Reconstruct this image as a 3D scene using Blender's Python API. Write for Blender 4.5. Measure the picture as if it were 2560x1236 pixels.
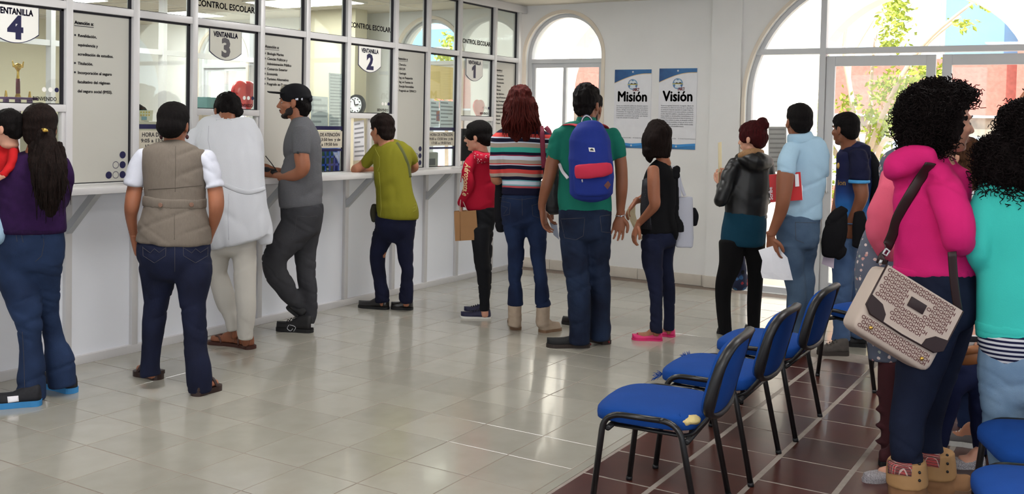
import bpy, bmesh, math, random
import numpy as np
from mathutils import Vector, Matrix, noise
random.seed(7); rng = np.random.default_rng(7)
for o in list(bpy.data.objects): bpy.data.objects.remove(o)
scene = bpy.context.scene
COL = scene.collection
# ------------------------------------------------------------------ camera (solved from the floor grid, verticals and rails)
F, CX, CY, H = 2493.9, 1280.0, 397.3, 1.52
yaw, pit, rol = np.radians([31.224, 2.123, 1.218])
f0 = np.array([math.cos(yaw), math.sin(yaw), 0.]); r0 = np.array([math.sin(yaw), -math.cos(yaw), 0.]); u0 = np.array([0, 0, 1.])
fw = math.cos(pit)*f0 - math.sin(pit)*u0; _u = math.cos(pit)*u0 + math.sin(pit)*f0
rt = math.cos(rol)*r0 + math.sin(rol)*_u; up = math.cos(rol)*_u - math.sin(rol)*r0
CAM = np.array([0, 0, H])
cd = bpy.data.cameras.new('camera'); cam = bpy.data.objects.new('camera', cd); COL.objects.link(cam)
cd.sensor_width = 36; cd.sensor_fit = 'HORIZONTAL'; cd.lens = F*36/2560; cd.shift_y = -(618-CY)/2560; cd.clip_start = .05; cd.clip_end = 200
cam.matrix_world = Matrix(((rt[0], up[0], -fw[0], 0), (rt[1], up[1], -fw[1], 0), (rt[2], up[2], -fw[2], H), (0, 0, 0, 1)))
scene.camera = cam
# ------------------------------------------------------------------ light
scene.view_settings.view_transform = 'Standard'; scene.view_settings.look = 'None'
scene.view_settings.exposure = 0.66; scene.view_settings.gamma = 1.0; scene.view_settings.use_curve_mapping = False
w = bpy.data.worlds.new('world'); scene.world = w; w.use_nodes = True
bg = w.node_tree.nodes['Background']; bg.inputs[0].default_value = (.86, .93, 1, 1); bg.inputs[1].default_value = 1.9
sd = bpy.data.lights.new('sun', 'SUN'); sd.energy = 7.0; sd.angle = .009; sd.color = (1, .95, .86)
sun = bpy.data.objects.new('sun', sd); COL.objects.link(sun); sun.location = (-6, -8, 12)
sun.rotation_euler = Vector((.62, .34, -1.05)).to_track_quat('-Z', 'Y').to_euler()
fl = bpy.data.lights.new('camera_flash', 'AREA'); fl.energy = 18; fl.size = .12; fl.color = (1, .98, .95)
flo = bpy.data.objects.new('camera_flash', fl); COL.objects.link(flo); flo.location = tuple(CAM + .13*up + .02*rt)
flo.rotation_euler = Vector(tuple(fw)).to_track_quat('-Z', 'Y').to_euler()

# ------------------------------------------------------------------ pixel helpers
def ray(x, y): return fw + rt*(x-CX)/F - up*(y-CY)/F
def gnd(x, y, z=0.): d = ray(x, y); return CAM + d*((z-H)/d[2])
def plY(x, y, Y): d = ray(x, y); return CAM + d*(Y/d[1])
def plX(x, y, X): d = ray(x, y); return CAM + d*(X/d[0])
def at(x, y, D): d = ray(x, y); return CAM + d*(D/(d@f0))
def dep(p): return float((np.asarray(p)-CAM)@f0)

# ------------------------------------------------------------------ materials
def lin(c):
    return tuple((v/255/12.92 if v/255 <= .04045 else ((v/255+.055)/1.055)**2.4) for v in c)
MATS = {}
def mat(name, col, rough=.6, metal=0., var=.10, vs=6., bump=0., bs=80., stretch=None, spec=.4, sheen=0., col2=None, coat=0.):
    if name in MATS: return MATS[name]
    m = bpy.data.materials.new(name); m.use_nodes = True; nt = m.node_tree; b = nt.nodes['Principled BSDF']
    c = lin(col); b.inputs['Roughness'].default_value = rough; b.inputs['Metallic'].default_value = metal
    b.inputs['Specular IOR Level'].default_value = spec
    if sheen: b.inputs['Sheen Weight'].default_value = sheen
    if coat: b.inputs['Coat Weight'].default_value = coat; b.inputs['Coat Roughness'].default_value = .08
    tc = nt.nodes.new('ShaderNodeTexCoord'); mp = nt.nodes.new('ShaderNodeMapping'); nt.links.new(tc.outputs['Object'], mp.inputs[0])
    if stretch: mp.inputs['Scale'].default_value = stretch
    n = nt.nodes.new('ShaderNodeTexNoise'); n.inputs['Scale'].default_value = vs; n.inputs['Detail'].default_value = 5
    nt.links.new(mp.outputs[0], n.inputs['Vector'])
    r = nt.nodes.new('ShaderNodeValToRGB'); r.color_ramp.elements[0].position = .3; r.color_ramp.elements[1].position = .7
    c2 = lin(col2) if col2 else tuple(min(1, v*(1+var)) for v in c)
    c1 = c if col2 else tuple(v*(1-var) for v in c)
    r.color_ramp.elements[0].color = (*c1, 1); r.color_ramp.elements[1].color = (*c2, 1)
    nt.links.new(n.outputs['Fac'], r.inputs[0]); nt.links.new(r.outputs[0], b.inputs['Base Color'])
    if bump:
        n2 = nt.nodes.new('ShaderNodeTexNoise'); n2.inputs['Scale'].default_value = bs; n2.inputs['Detail'].default_value = 4
        nt.links.new(mp.outputs[0], n2.inputs['Vector'])
        bp = nt.nodes.new('ShaderNodeBump'); bp.inputs['Strength'].default_value = bump; bp.inputs['Distance'].default_value = .01
        nt.links.new(n2.outputs['Fac'], bp.inputs['Height']); nt.links.new(bp.outputs[0], b.inputs['Normal'])
    MATS[name] = m; return m
def glass(name, tint=(1, 1, 1), refl=1.0, dirt=0.0):
    if name in MATS: return MATS[name]
    m = bpy.data.materials.new(name); m.use_nodes = True; nt = m.node_tree; nt.nodes.clear()
    o = nt.nodes.new('ShaderNodeOutputMaterial'); t = nt.nodes.new('ShaderNodeBsdfTransparent'); t.inputs[0].default_value = (*tint, 1)
    g = nt.nodes.new('ShaderNodeBsdfGlossy'); g.inputs['Roughness'].default_value = .015; g.inputs[0].default_value = (.9, .95, .95, 1)
    fr = nt.nodes.new('ShaderNodeFresnel'); ge = nt.nodes.new('ShaderNodeNewGeometry'); io = nt.nodes.new('ShaderNodeMath'); io.operation = 'MULTIPLY_ADD'
    io.inputs[1].default_value = -.8333; io.inputs[2].default_value = 1.5; nt.links.new(ge.outputs['Backfacing'], io.inputs[0]); nt.links.new(io.outputs[0], fr.inputs[0])
    mu = nt.nodes.new('ShaderNodeMath'); mu.operation = 'MULTIPLY'; mu.inputs[1].default_value = refl
    mx = nt.nodes.new('ShaderNodeMixShader'); nt.links.new(fr.outputs[0], mu.inputs[0]); nt.links.new(mu.outputs[0], mx.inputs[0])
    nt.links.new(t.outputs[0], mx.inputs[1]); nt.links.new(g.outputs[0], mx.inputs[2]); nt.links.new(mx.outputs[0], o.inputs[0])
    MATS[name] = m; return m
def emis(name, col, s):
    if name in MATS: return MATS[name]
    m = bpy.data.materials.new(name); m.use_nodes = True; b = m.node_tree.nodes['Principled BSDF']
    b.inputs['Emission Color'].default_value = (*col, 1); b.inputs['Emission Strength'].default_value = s
    MATS[name] = m; return m
def ramp_mat(name, stops, axis='Z', scale=1.0, offset=0., rough=.7, distort=0., dscale=4.):
    """flat stripes: stops = [(pos, rgb)] over axis*scale+offset, constant steps"""
    if name in MATS: return MATS[name]
    m = bpy.data.materials.new(name); m.use_nodes = True; nt = m.node_tree; b = nt.nodes['Principled BSDF']; b.inputs['Roughness'].default_value = rough
    b.inputs['Specular IOR Level'].default_value = .2
    tc = nt.nodes.new('ShaderNodeTexCoord'); sp = nt.nodes.new('ShaderNodeSeparateXYZ'); nt.links.new(tc.outputs['Object'], sp.inputs[0])
    ma = nt.nodes.new('ShaderNodeMath'); ma.operation = 'MULTIPLY_ADD'; ma.inputs[1].default_value = scale; ma.inputs[2].default_value = offset
    src = sp.outputs[axis]
    if distort:
        n = nt.nodes.new('ShaderNodeTexNoise'); n.inputs['Scale'].default_value = dscale; nt.links.new(tc.outputs['Object'], n.inputs['Vector'])
        a2 = nt.nodes.new('ShaderNodeMath'); a2.operation = 'MULTIPLY_ADD'; a2.inputs[1].default_value = distort
        nt.links.new(n.outputs['Fac'], a2.inputs[0]); nt.links.new(src, a2.inputs[2]); src = a2.outputs[0]
    nt.links.new(src, ma.inputs[0])
    r = nt.nodes.new('ShaderNodeValToRGB'); r.color_ramp.interpolation = 'CONSTANT'
    el = r.color_ramp.elements
    while len(el) < len(stops): el.new(.5)
    for e, (p, c) in zip(el, stops): e.position = p; e.color = (*lin(c), 1)
    nt.links.new(ma.outputs[0], r.inputs[0]); nt.links.new(r.outputs[0], b.inputs['Base Color'])
    MATS[name] = m; return m
def spots_mat(name, base, cols, scale=40, thr=.25, rough=.7, axes=(1, 1, 1)):
    """small blotches of several colours scattered over a plain cloth"""
    if name in MATS: return MATS[name]
    m = bpy.data.materials.new(name); m.use_nodes = True; nt = m.node_tree; b = nt.nodes['Principled BSDF']; b.inputs['Roughness'].default_value = rough
    tc = nt.nodes.new('ShaderNodeTexCoord'); mp = nt.nodes.new('ShaderNodeMapping'); mp.inputs['Scale'].default_value = axes; nt.links.new(tc.outputs['Object'], mp.inputs[0])
    v = nt.nodes.new('ShaderNodeTexVoronoi'); v.inputs['Scale'].default_value = scale; nt.links.new(mp.outputs[0], v.inputs['Vector'])
    n = nt.nodes.new('ShaderNodeTexNoise'); n.inputs['Scale'].default_value = scale*2; nt.links.new(mp.outputs[0], n.inputs['Vector'])
    ad = nt.nodes.new('ShaderNodeMath'); ad.operation = 'MULTIPLY_ADD'; ad.inputs[1].default_value = .35; nt.links.new(n.outputs['Fac'], ad.inputs[0]); nt.links.new(v.outputs['Distance'], ad.inputs[2])
    lt = nt.nodes.new('ShaderNodeMath'); lt.operation = 'LESS_THAN'; lt.inputs[1].default_value = thr+.17; nt.links.new(ad.outputs[0], lt.inputs[0])
    sp = nt.nodes.new('ShaderNodeSeparateColor'); nt.links.new(v.outputs['Color'], sp.inputs[0])
    r = nt.nodes.new('ShaderNodeValToRGB'); r.color_ramp.interpolation = 'CONSTANT'
    el = r.color_ramp.elements
    while len(el) < len(cols): el.new(.5)
    for i, (e, c) in enumerate(zip(el, cols)): e.position = i/len(cols); e.color = (*lin(c), 1)
    nt.links.new(sp.outputs[0], r.inputs[0])
    mx = nt.nodes.new('ShaderNodeMix'); mx.data_type = 'RGBA'; nt.links.new(lt.outputs[0], mx.inputs[0])
    mx.inputs[6].default_value = (*lin(base), 1); nt.links.new(r.outputs[0], mx.inputs[7]); nt.links.new(mx.outputs[2], b.inputs['Base Color'])
    MATS[name] = m; return m

# ------------------------------------------------------------------ objects
def tag(o, label=None, cat=None, group=None, kind=None):
    if label: o['label'] = label
    if cat: o['category'] = cat
    if group: o['group'] = group
    if kind: o['kind'] = kind
    return o
def empty(name, loc, label=None, cat=None, group=None, kind=None):
    o = bpy.data.objects.new(name, None); COL.objects.link(o); o.location = tuple(loc); o.empty_display_size = .1
    return tag(o, label, cat, group, kind)
def org(o):
    v = np.zeros(3)
    while o is not None:
        v = v + np.array(o.location); o = o.parent
    return v
def mk(name, V, Fc, m, parent=None, smooth=True, loc=None, auto=None):
    """mesh object from world-space vertices; origin at loc or at the middle of its foot"""
    V = np.asarray(V, float)
    if loc is None:
        loc = org(parent) if parent is not None else np.array([V[:, 0].mean(), V[:, 1].mean(), V[:, 2].min()])
    loc = np.asarray(loc, float)
    me = bpy.data.meshes.new(name); me.from_pydata((V-loc).tolist(), [], [list(map(int, f)) for f in Fc]); me.update()
    if smooth:
        me.polygons.foreach_set('use_smooth', np.ones(len(me.polygons), bool))
        if auto: me.set_sharp_from_angle(angle=math.radians(auto))
    me.materials.append(m)
    o = bpy.data.objects.new(name, me); COL.objects.link(o)
    if parent is not None: o.parent = parent; o.location = tuple(loc-org(parent))
    else: o.location = tuple(loc)
    return o
def join(parts):
    V = []; Fc = []; k = 0
    for v, f in parts:
        V.append(np.asarray(v, float)); Fc += [[i+k for i in g] for g in f]; k += len(v)
    return np.concatenate(V), Fc
BF = [(0, 3, 2, 1), (4, 5, 6, 7), (0, 1, 5, 4), (1, 2, 6, 5), (2, 3, 7, 6), (3, 0, 4, 7)]
def box(x0, x1, y0, y1, z0, z1):
    x0, x1 = sorted((x0, x1)); y0, y1 = sorted((y0, y1)); z0, z1 = sorted((z0, z1))
    return np.array([(x0, y0, z0), (x1, y0, z0), (x1, y1, z0), (x0, y1, z0), (x0, y0, z1), (x1, y0, z1), (x1, y1, z1), (x0, y1, z1)], float), BF
def bbox(x0, x1, y0, y1, z0, z1, b=.004):
    """box with chamfered edges"""
    bm = bmesh.new(); V, f = box(x0, x1, y0, y1, z0, z1); vs = [bm.verts.new(v) for v in V]
    for g in f: bm.faces.new([vs[i] for i in g])
    bmesh.ops.bevel(bm, geom=bm.edges[:], offset=b, segments=2, affect='EDGES', profile=.6)
    return from_bm(bm)
def from_bm(bm):
    bm.verts.index_update(); V = np.array([v.co[:] for v in bm.verts]); f = [[v.index for v in p.verts] for p in bm.faces]; bm.free(); return V, f
def xform(part, M):
    V, f = part; V = np.asarray(V); M = np.array(M); return V@M[:3, :3].T + M[:3, 3], f
def frame(loc, x, y, z):
    return np.array([[x[0], y[0], z[0], loc[0]], [x[1], y[1], z[1], loc[1]], [x[2], y[2], z[2], loc[2]], [0, 0, 0, 1.]])
def rotz(loc, a): c, s = math.cos(a), math.sin(a); return frame(loc, (c, s, 0), (-s, c, 0), (0, 0, 1))
def nrm(v): v = np.asarray(v, float); return v/(np.linalg.norm(v)+1e-12)
def ell(c, r, n=20, m=14, e=1.0):
    """ellipsoid / superellipsoid"""
    V = [(c[0], c[1], c[2]-r[2])]
    pw = lambda t: math.copysign(abs(t)**e, t)
    for j in range(1, m):
        ph = -math.pi/2 + math.pi*j/m
        for i in range(n):
            th = 2*math.pi*i/n
            V.append((c[0]+r[0]*pw(math.cos(ph))*pw(math.cos(th)), c[1]+r[1]*pw(math.cos(ph))*pw(math.sin(th)), c[2]+r[2]*pw(math.sin(ph))))
    V.append((c[0], c[1], c[2]+r[2])); f = []
    for i in range(n): f.append((0, 1+(i+1) % n, 1+i))
    for j in range(m-2):
        for i in range(n):
            a = 1+j*n+i; b = 1+j*n+(i+1) % n; f.append((a, b, b+n, a+n))
    L = len(V)-1; k = 1+(m-2)*n
    for i in range(n): f.append((k+i, k+(i+1) % n, L))
    return np.array(V), f
def crom(P, sub):
    P = np.asarray(P, float)
    if len(P) < 3 or sub <= 1:
        if sub <= 1: return P
        t = np.linspace(0, 1, sub+1)[:, None]; return P[0]*(1-t)+P[1]*t
    Q = np.vstack([2*P[0]-P[1], P, 2*P[-1]-P[-2]]); out = []
    for i in range(1, len(Q)-2):
        for k in range(sub):
            t = k/sub; a, b, c, d = Q[i-1:i+3]
            out.append(.5*((2*b)+(-a+c)*t+(2*a-5*b+4*c-d)*t*t+(-a+3*b-3*c+d)*t**3))
    out.append(P[-1]); return np.array(out)
def loft(C, RA, RB, Wd, n=18, cap=(.5, .5)):
    """rings of half-axes RA (along Wd hint) and RB; cap = bulge of the ends relative to the radius"""
    C = np.asarray(C, float); N = len(C); T = np.gradient(C, axis=0); T = T/(np.linalg.norm(T, axis=1)[:, None]+1e-12)
    rings = []; th = np.linspace(0, 2*math.pi, n, endpoint=False); prev = None
    for i in range(N):
        wv = Wd(T[i]) if callable(Wd) else np.asarray(Wd, float)
        wv = wv - T[i]*(wv@T[i])
        if np.linalg.norm(wv) < .15 and prev is not None: wv = prev - T[i]*(prev@T[i])
        wv = nrm(wv)
        if prev is not None and wv@prev < 0: wv = -wv
        prev = wv; dv = np.cross(T[i], wv)
        rings.append((C[i], RA[i], RB[i], wv, dv, T[i]))
    ex = []
    def capr(R, s, k):
        c, a, b, wv, dv, t = R; o = []
        for q in (.5, .85):
            sc = math.sqrt(1-q*q) if k > 0 else 1-q
            o.append((c+t*s*q*k*min(a, b), a*sc, b*sc, wv, dv, t))
        return o, c+t*s*k*min(a, b)
    s_, tip0 = capr(rings[0], -1, cap[0]); e_, tip1 = capr(rings[-1], 1, cap[1])
    rings = s_[::-1]+rings+e_
    V = [tip0]
    for c, a, b, wv, dv, t in rings:
        V += list(c[None]+np.outer(np.cos(th)*a, wv)+np.outer(np.sin(th)*b, dv))
    V.append(tip1); f = []; R = len(rings)
    for i in range(n): f.append((0, 1+(i+1) % n, 1+i))
    for j in range(R-1):
        for i in range(n):
            a = 1+j*n+i; b = 1+j*n+(i+1) % n; f.append((a, b, b+n, a+n))
    k = 1+(R-1)*n; L = len(V)-1
    for i in range(n): f.append((k+i, k+(i+1) % n, L))
    return np.array(V), f
def pipe(P, r, n=8, sub=1, cap=(0, 0), k=1., hint=None):
    C = crom(P, sub); R = np.full(len(C), r) if np.isscalar(r) else crom(np.array(r)[:, None], sub)[:, 0]
    h = hint if hint is not None else (lambda t: np.cross(t, (0, 0, 1.)) if abs(t[2]) < .9 else np.array([1., 0, 0]))
    return loft(C, R, R*k, h, n, cap)
def bent(P, rad, seg=5):
    """polyline with rounded corners"""
    P = [np.asarray(p, float) for p in P]; out = [P[0]]
    for i in range(1, len(P)-1):
        a = nrm(P[i-1]-P[i]); b = nrm(P[i+1]-P[i]); A = P[i]+a*rad; B = P[i]+b*rad
        for k in range(seg+1):
            t = k/seg; out.append((1-t)**2*A+2*t*(1-t)*P[i]+t*t*B)
    out.append(P[-1]); return np.array(out)
def slab(poly, nvec, th):
    """flat polygon (list of 3-D points) given thickness th along nvec"""
    P = np.asarray(poly, float); n = len(P); nv = nrm(nvec)*th
    return np.vstack([P, P+nv]), [list(range(n))[::-1], list(range(n, 2*n))]+[[i, (i+1) % n, (i+1) % n+n, i+n] for i in range(n)]
def vnoise(P, seed=0):
    """smooth value noise in -1..1, vectorised"""
    P = np.asarray(P, float)+seed*17.31; I = np.floor(P).astype(np.int64); f = P-I; f = f*f*f*(f*(f*6-15)+10)
    def h(i, j, k):
        n = (i*374761393+j*668265263+k*2147483647+seed*974711) & 0x7fffffff
        n = ((n ^ (n >> 13))*1274126177) & 0x7fffffff
        return ((n ^ (n >> 16)) & 0xffff)/32767.5-1
    r = 0
    for a in (0, 1):
        for b in (0, 1):
            for c in (0, 1):
                r = r+h(I[:, 0]+a, I[:, 1]+b, I[:, 2]+c)*(f[:, 0] if a else 1-f[:, 0])*(f[:, 1] if b else 1-f[:, 1])*(f[:, 2] if c else 1-f[:, 2])
    return r
def vnormals(V, Fc):
    q = np.array([list(g)[:4] if len(g) > 3 else [g[0], g[1], g[2], g[2]] for g in Fc])
    n = np.cross(V[q[:, 2]]-V[q[:, 0]], V[q[:, 3]]-V[q[:, 1]]); N = np.zeros_like(V)
    for k in range(4): np.add.at(N, q[:, k], n)
    return N/(np.linalg.norm(N, axis=1)[:, None]+1e-12)
def fuse(parts, vox=.012, smooth=4, wr=()):
    """voxel union of closed shapes, smoothed; wr = [(amp, (fx,fy,fz), ridged, weight function or None)] folds along the normal"""
    V, Fc = join(parts)
    me = bpy.data.meshes.new('tmp'); me.from_pydata(V.tolist(), [], Fc); me.update()
    o = bpy.data.objects.new('tmp', me); COL.objects.link(o)
    m = o.modifiers.new('r', 'REMESH'); m.mode = 'VOXEL'; m.voxel_size = vox
    if smooth: s = o.modifiers.new('s', 'SMOOTH'); s.iterations = smooth; s.factor = .5
    dg = bpy.context.evaluated_depsgraph_get(); ev = o.evaluated_get(dg); em = ev.to_mesh()
    n = len(em.vertices); A = np.empty(n*3); em.vertices.foreach_get('co', A); A = A.reshape(-1, 3)
    G = [list(p.vertices) for p in em.polygons]; ev.to_mesh_clear()
    bpy.data.objects.remove(o); bpy.data.meshes.remove(me)
    if wr and n:
        N = vnormals(A, G); d = np.zeros(n)
        for i, wv in enumerate(wr):
            amp, fr, rid = wv[:3]; sd_ = i+3+int(abs(A[0, 0])*10) % 7
            Q = A.copy()
            if rid == 'c': Q[:, 2] += (.55 if i % 2 else -.4)*(A@r0)
            x = vnoise(Q*np.array(fr), sd_)
            if rid == 'c':
                mk_ = np.clip(vnoise(A*4.3, sd_+11)*1.6+.35, 0, 1); x = .35*x-mk_*np.exp(-(x/.22)**2)
            elif rid: x = .6-2*np.abs(x)
            d += amp*x
        A = A+N*d[:, None]
    return A, G
# ------------------------------------------------------------------ lettering (flat print)
def text_mesh(lines, size, bold=0., spacing=1.0, align='LEFT', width=None):
    """list of strings -> mesh in XY plane, first baseline at 0, next lines below"""
    c = bpy.data.curves.new('t', 'FONT'); c.body = '\n'.join(lines) if isinstance(lines, (list, tuple)) else lines
    c.size = size; c.offset = -bold if bold < 0 else (bold if bold < .001 else 0.); c.space_line = spacing; c.resolution_u = 2; c.align_x = align; c.fill_mode = 'FRONT'
    o = bpy.data.objects.new('t', c); COL.objects.link(o)
    dg = bpy.context.evaluated_depsgraph_get(); ev = o.evaluated_get(dg); em = ev.to_mesh()
    V = np.array([v.co[:] for v in em.vertices]).reshape(-1, 3); f = [list(p.vertices) for p in em.polygons]; ev.to_mesh_clear()
    bpy.data.objects.remove(o); bpy.data.curves.remove(c)
    if bold >= .001 and len(V):
        n_ = len(V); sh = [(bold, 0), (-bold, 0), (0, bold*.8), (0, -bold*.8)]; V = np.vstack([V]+[V+np.array([a, b, 0]) for a, b in sh]); f = f+[[i+n_*(k+1) for i in g] for k in range(4) for g in f]
    if width is not None and len(V):
        V = V.copy(); V[:, 0] = (V[:, 0]-V[:, 0].min())*(width/(V[:, 0].max()-V[:, 0].min()))
    return V, f
def put(part, o, x, y):
    """place XY-plane mesh in 3-D with axes x (reading direction) and y (up)"""
    V, f = part; V = np.asarray(V); x = np.asarray(x, float); y = np.asarray(y, float)
    return np.asarray(o, float)+np.outer(V[:, 0], x)+np.outer(V[:, 1], y), f
# ================================================================== materials of the place
def tile_mat(name, c1, c2, rough, coat=0., nscale=7.):
    m = bpy.data.materials.new(name); m.use_nodes = True; nt = m.node_tree; b = nt.nodes['Principled BSDF']
    b.inputs['Roughness'].default_value = rough; b.inputs['Specular IOR Level'].default_value = .5
    if coat: b.inputs['Coat Weight'].default_value = coat; b.inputs['Coat Roughness'].default_value = .06
    g = nt.nodes.new('ShaderNodeNewGeometry'); n = nt.nodes.new('ShaderNodeTexNoise'); n.inputs['Scale'].default_value = nscale; n.inputs['Detail'].default_value = 6
    nt.links.new(g.outputs['Position'], n.inputs['Vector'])
    oi = nt.nodes.new('ShaderNodeObjectInfo'); a = nt.nodes.new('ShaderNodeMath'); a.operation = 'MULTIPLY_ADD'; a.inputs[1].default_value = .5
    nt.links.new(oi.outputs['Random'], a.inputs[0]); nt.links.new(n.outputs['Fac'], a.inputs[2])
    r = nt.nodes.new('ShaderNodeValToRGB'); r.color_ramp.elements[0].position = .3; r.color_ramp.elements[1].position = 1.
    r.color_ramp.elements[0].color = (*lin(c1), 1); r.color_ramp.elements[1].color = (*lin(c2), 1)
    nt.links.new(a.outputs[0], r.inputs[0]); nt.links.new(r.outputs[0], b.inputs['Base Color'])
    n2 = nt.nodes.new('ShaderNodeTexNoise'); n2.inputs['Scale'].default_value = 3.5; nt.links.new(g.outputs['Position'], n2.inputs['Vector'])
    bp = nt.nodes.new('ShaderNodeBump'); bp.inputs['Strength'].default_value = .06; bp.inputs['Distance'].default_value = .02
    nt.links.new(n2.outputs['Fac'], bp.inputs['Height']); nt.links.new(bp.outputs[0], b.inputs['Normal'])
    MATS[name] = m; return m
BEIGE = tile_mat('glazed_beige_tile', (157, 153, 142), (171, 167, 156), .16, .3)
BROWN = tile_mat('brown_clay_tile', (58, 29, 23), (80, 42, 34), .3, .1, 9.)
GROUT = mat('grout', (134, 120, 110), .9, var=.08, vs=20)
GROUT2 = mat('grey_grout', (150, 140, 132), .9, var=.08, vs=20)
ALU = mat('white_aluminium', (206, 204, 204), .35, .1, var=.03, vs=3, spec=.5)
ALUG = mat('satin_aluminium', (190, 192, 194), .38, .5, var=.03, vs=3)
WALLM = mat('white_painted_plaster', (230, 229, 227), .8, var=.025, vs=2.5, bump=.12, bs=14)
PANELW = mat('white_laminate_panel', (230, 232, 238), .32, var=.012, vs=2)
CEILM = mat('ceiling_tile_white', (222, 216, 204), .85, var=.03, vs=30, bump=.1, bs=120)
FROST = mat('frosted_film', (184, 182, 173), .28, var=.02, vs=2, spec=.5)
GASK = mat('black_gasket', (24, 22, 30), .6)
GLASS = glass('clear_glass', (.93, .97, .95), 1.25)
GLASSW = glass('window_glass', (.97, .99, .99), .7)
NAVY = mat('navy_vinyl', (26, 24, 66), .45, var=.05)
INK = mat('black_vinyl', (34, 32, 40), .5, var=.05)
GREYINK = mat('grey_vinyl', (96, 94, 92), .5, var=.05)
WHITEV = mat('white_vinyl', (232, 230, 224), .45, var=.02)
PAPER = mat('white_paper', (228, 228, 232), .75, var=.03, vs=12)
STONE = mat('pale_base_tile', (206, 198, 186), .4, var=.05, vs=9)

# ================================================================== floor
floor = empty('floor', (5, 2, 0), 'glazed beige floor tiles with a field of brown clay tiles at right', 'floor', kind='structure')
mk('grout_bed', *box(-5, 9.0, -6.5, 12.2, -.06, -.0018), GROUT, floor, False)
T = .3308; GX, GY = 3.853, 4.641; YB = 1.945; XF = 6.93
def tilemesh(name, sx, sy, m):
    V, f = bbox(-sx/2, sx/2, -sy/2, sy/2, -.008, 0, .0022)
    bm = bmesh.new(); vs = [bm.verts.new(v) for v in box(-sx/2, sx/2, -sy/2, sy/2, -.008, 0)[0]]
    for g in BF: bm.faces.new([vs[i] for i in g])
    top = [e for e in bm.edges if all(v.co.z > -.001 for v in e.verts)]
    bmesh.ops.bevel(bm, geom=top, offset=.0012, segments=1, affect='EDGES')
    me = bpy.data.meshes.new(name); bm.to_mesh(me); bm.free(); me.materials.append(m); return me
def tile(me, x, y, nm='tile'):
    o = bpy.data.objects.new(nm, me); COL.objects.link(o); o.parent = floor; o.location = (x-5, y-2, random.uniform(-.0006, .0006))
tb = tilemesh('beige_tile', T-.0055, T-.0055, BEIGE)
for i in range(-7, 16):
    for a in range(-2, 8):
        x = GX+(i-.5)*T
        if x-T/2 < 1.9 or x > 8.95: continue
        tile(tb, x, GY-(a+.5)*T)
for i in range(7):
    for a in range(8, 17):
        x = XF+(i+.5)*T
        if x > 8.95: continue
        tile(tb, x, GY-(a+.5)*T)
mk('edge_strip', *box(1.9, XF, YB+.003, GY-8*T-.003, -.008, 0), BEIGE, floor, False)
SX, SY = .355, .33
tb2 = tilemesh('brown_tile', SX-.012, SY-.024, BROWN)
mk('grey_grout_bed', *box(2.0, XF, -2.2, YB, -.05, -.0008), GROUT2, floor, False)
for i in range(-5, 9):
    for j in range(11):
        x = 4.2+(i-.5)*SX
        if x+SX/2 > XF+.1: continue
        tile(tb2, x, YB-.004-(j+.5)*SY, 'clay_tile')

xs_ = min(o.location[0]+5-T/2 for o in floor.children if o.name.startswith('tile'))
mk('tile_field', *box(-5, xs_-.003, YB, 5.3, -.008, -.0005), BEIGE, floor, False)
mk('clay_field', *join([box(-5, 4.2-5.5*SX-SX/2+.02, -6.5, YB-.01, -.008, -.0005), box(2.3, 9.0, -6.5, YB-.004-11*SY-.01, -.008, -.0007)]), BROWN, floor, False)

# ================================================================== glazed counter partition
WL = empty('wall_left', (6, 5.3, 0), 'white aluminium service partition with glazed ticket windows and white lower panels', 'partition', kind='structure')
PX = [2.13, 2.6, 3.07, 3.688, 4.158, 4.625, 5.24, 5.715, 6.19, 6.807, 7.28, 7.778, 8.394, 8.853]
PW = .022; YF = 5.30; YG = 5.335; ZS, ZT0, ZT1, ZC0, ZC = 1.092, 2.128, 2.174, 2.646, 2.73
for x in PX: mk('post', *bbox(x-PW, x+PW, YF, YF+.07, .05, ZC0, .003), ALU, WL, auto=30)
mk('base_rail', *bbox(2.0, 8.98, YF-.003, YF+.07, 0, .052, .003), ALU, WL, auto=30)
mk('head_rail', *bbox(2.0, 8.98, YF-.003, YF+.07, ZC0, ZC-.01, .003), ALU, WL, auto=30)
TYP = ['I', 'H', 'V', 'I', 'H', 'V', 'I', 'H', 'V', 'I', 'H', 'V', 'I']
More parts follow.
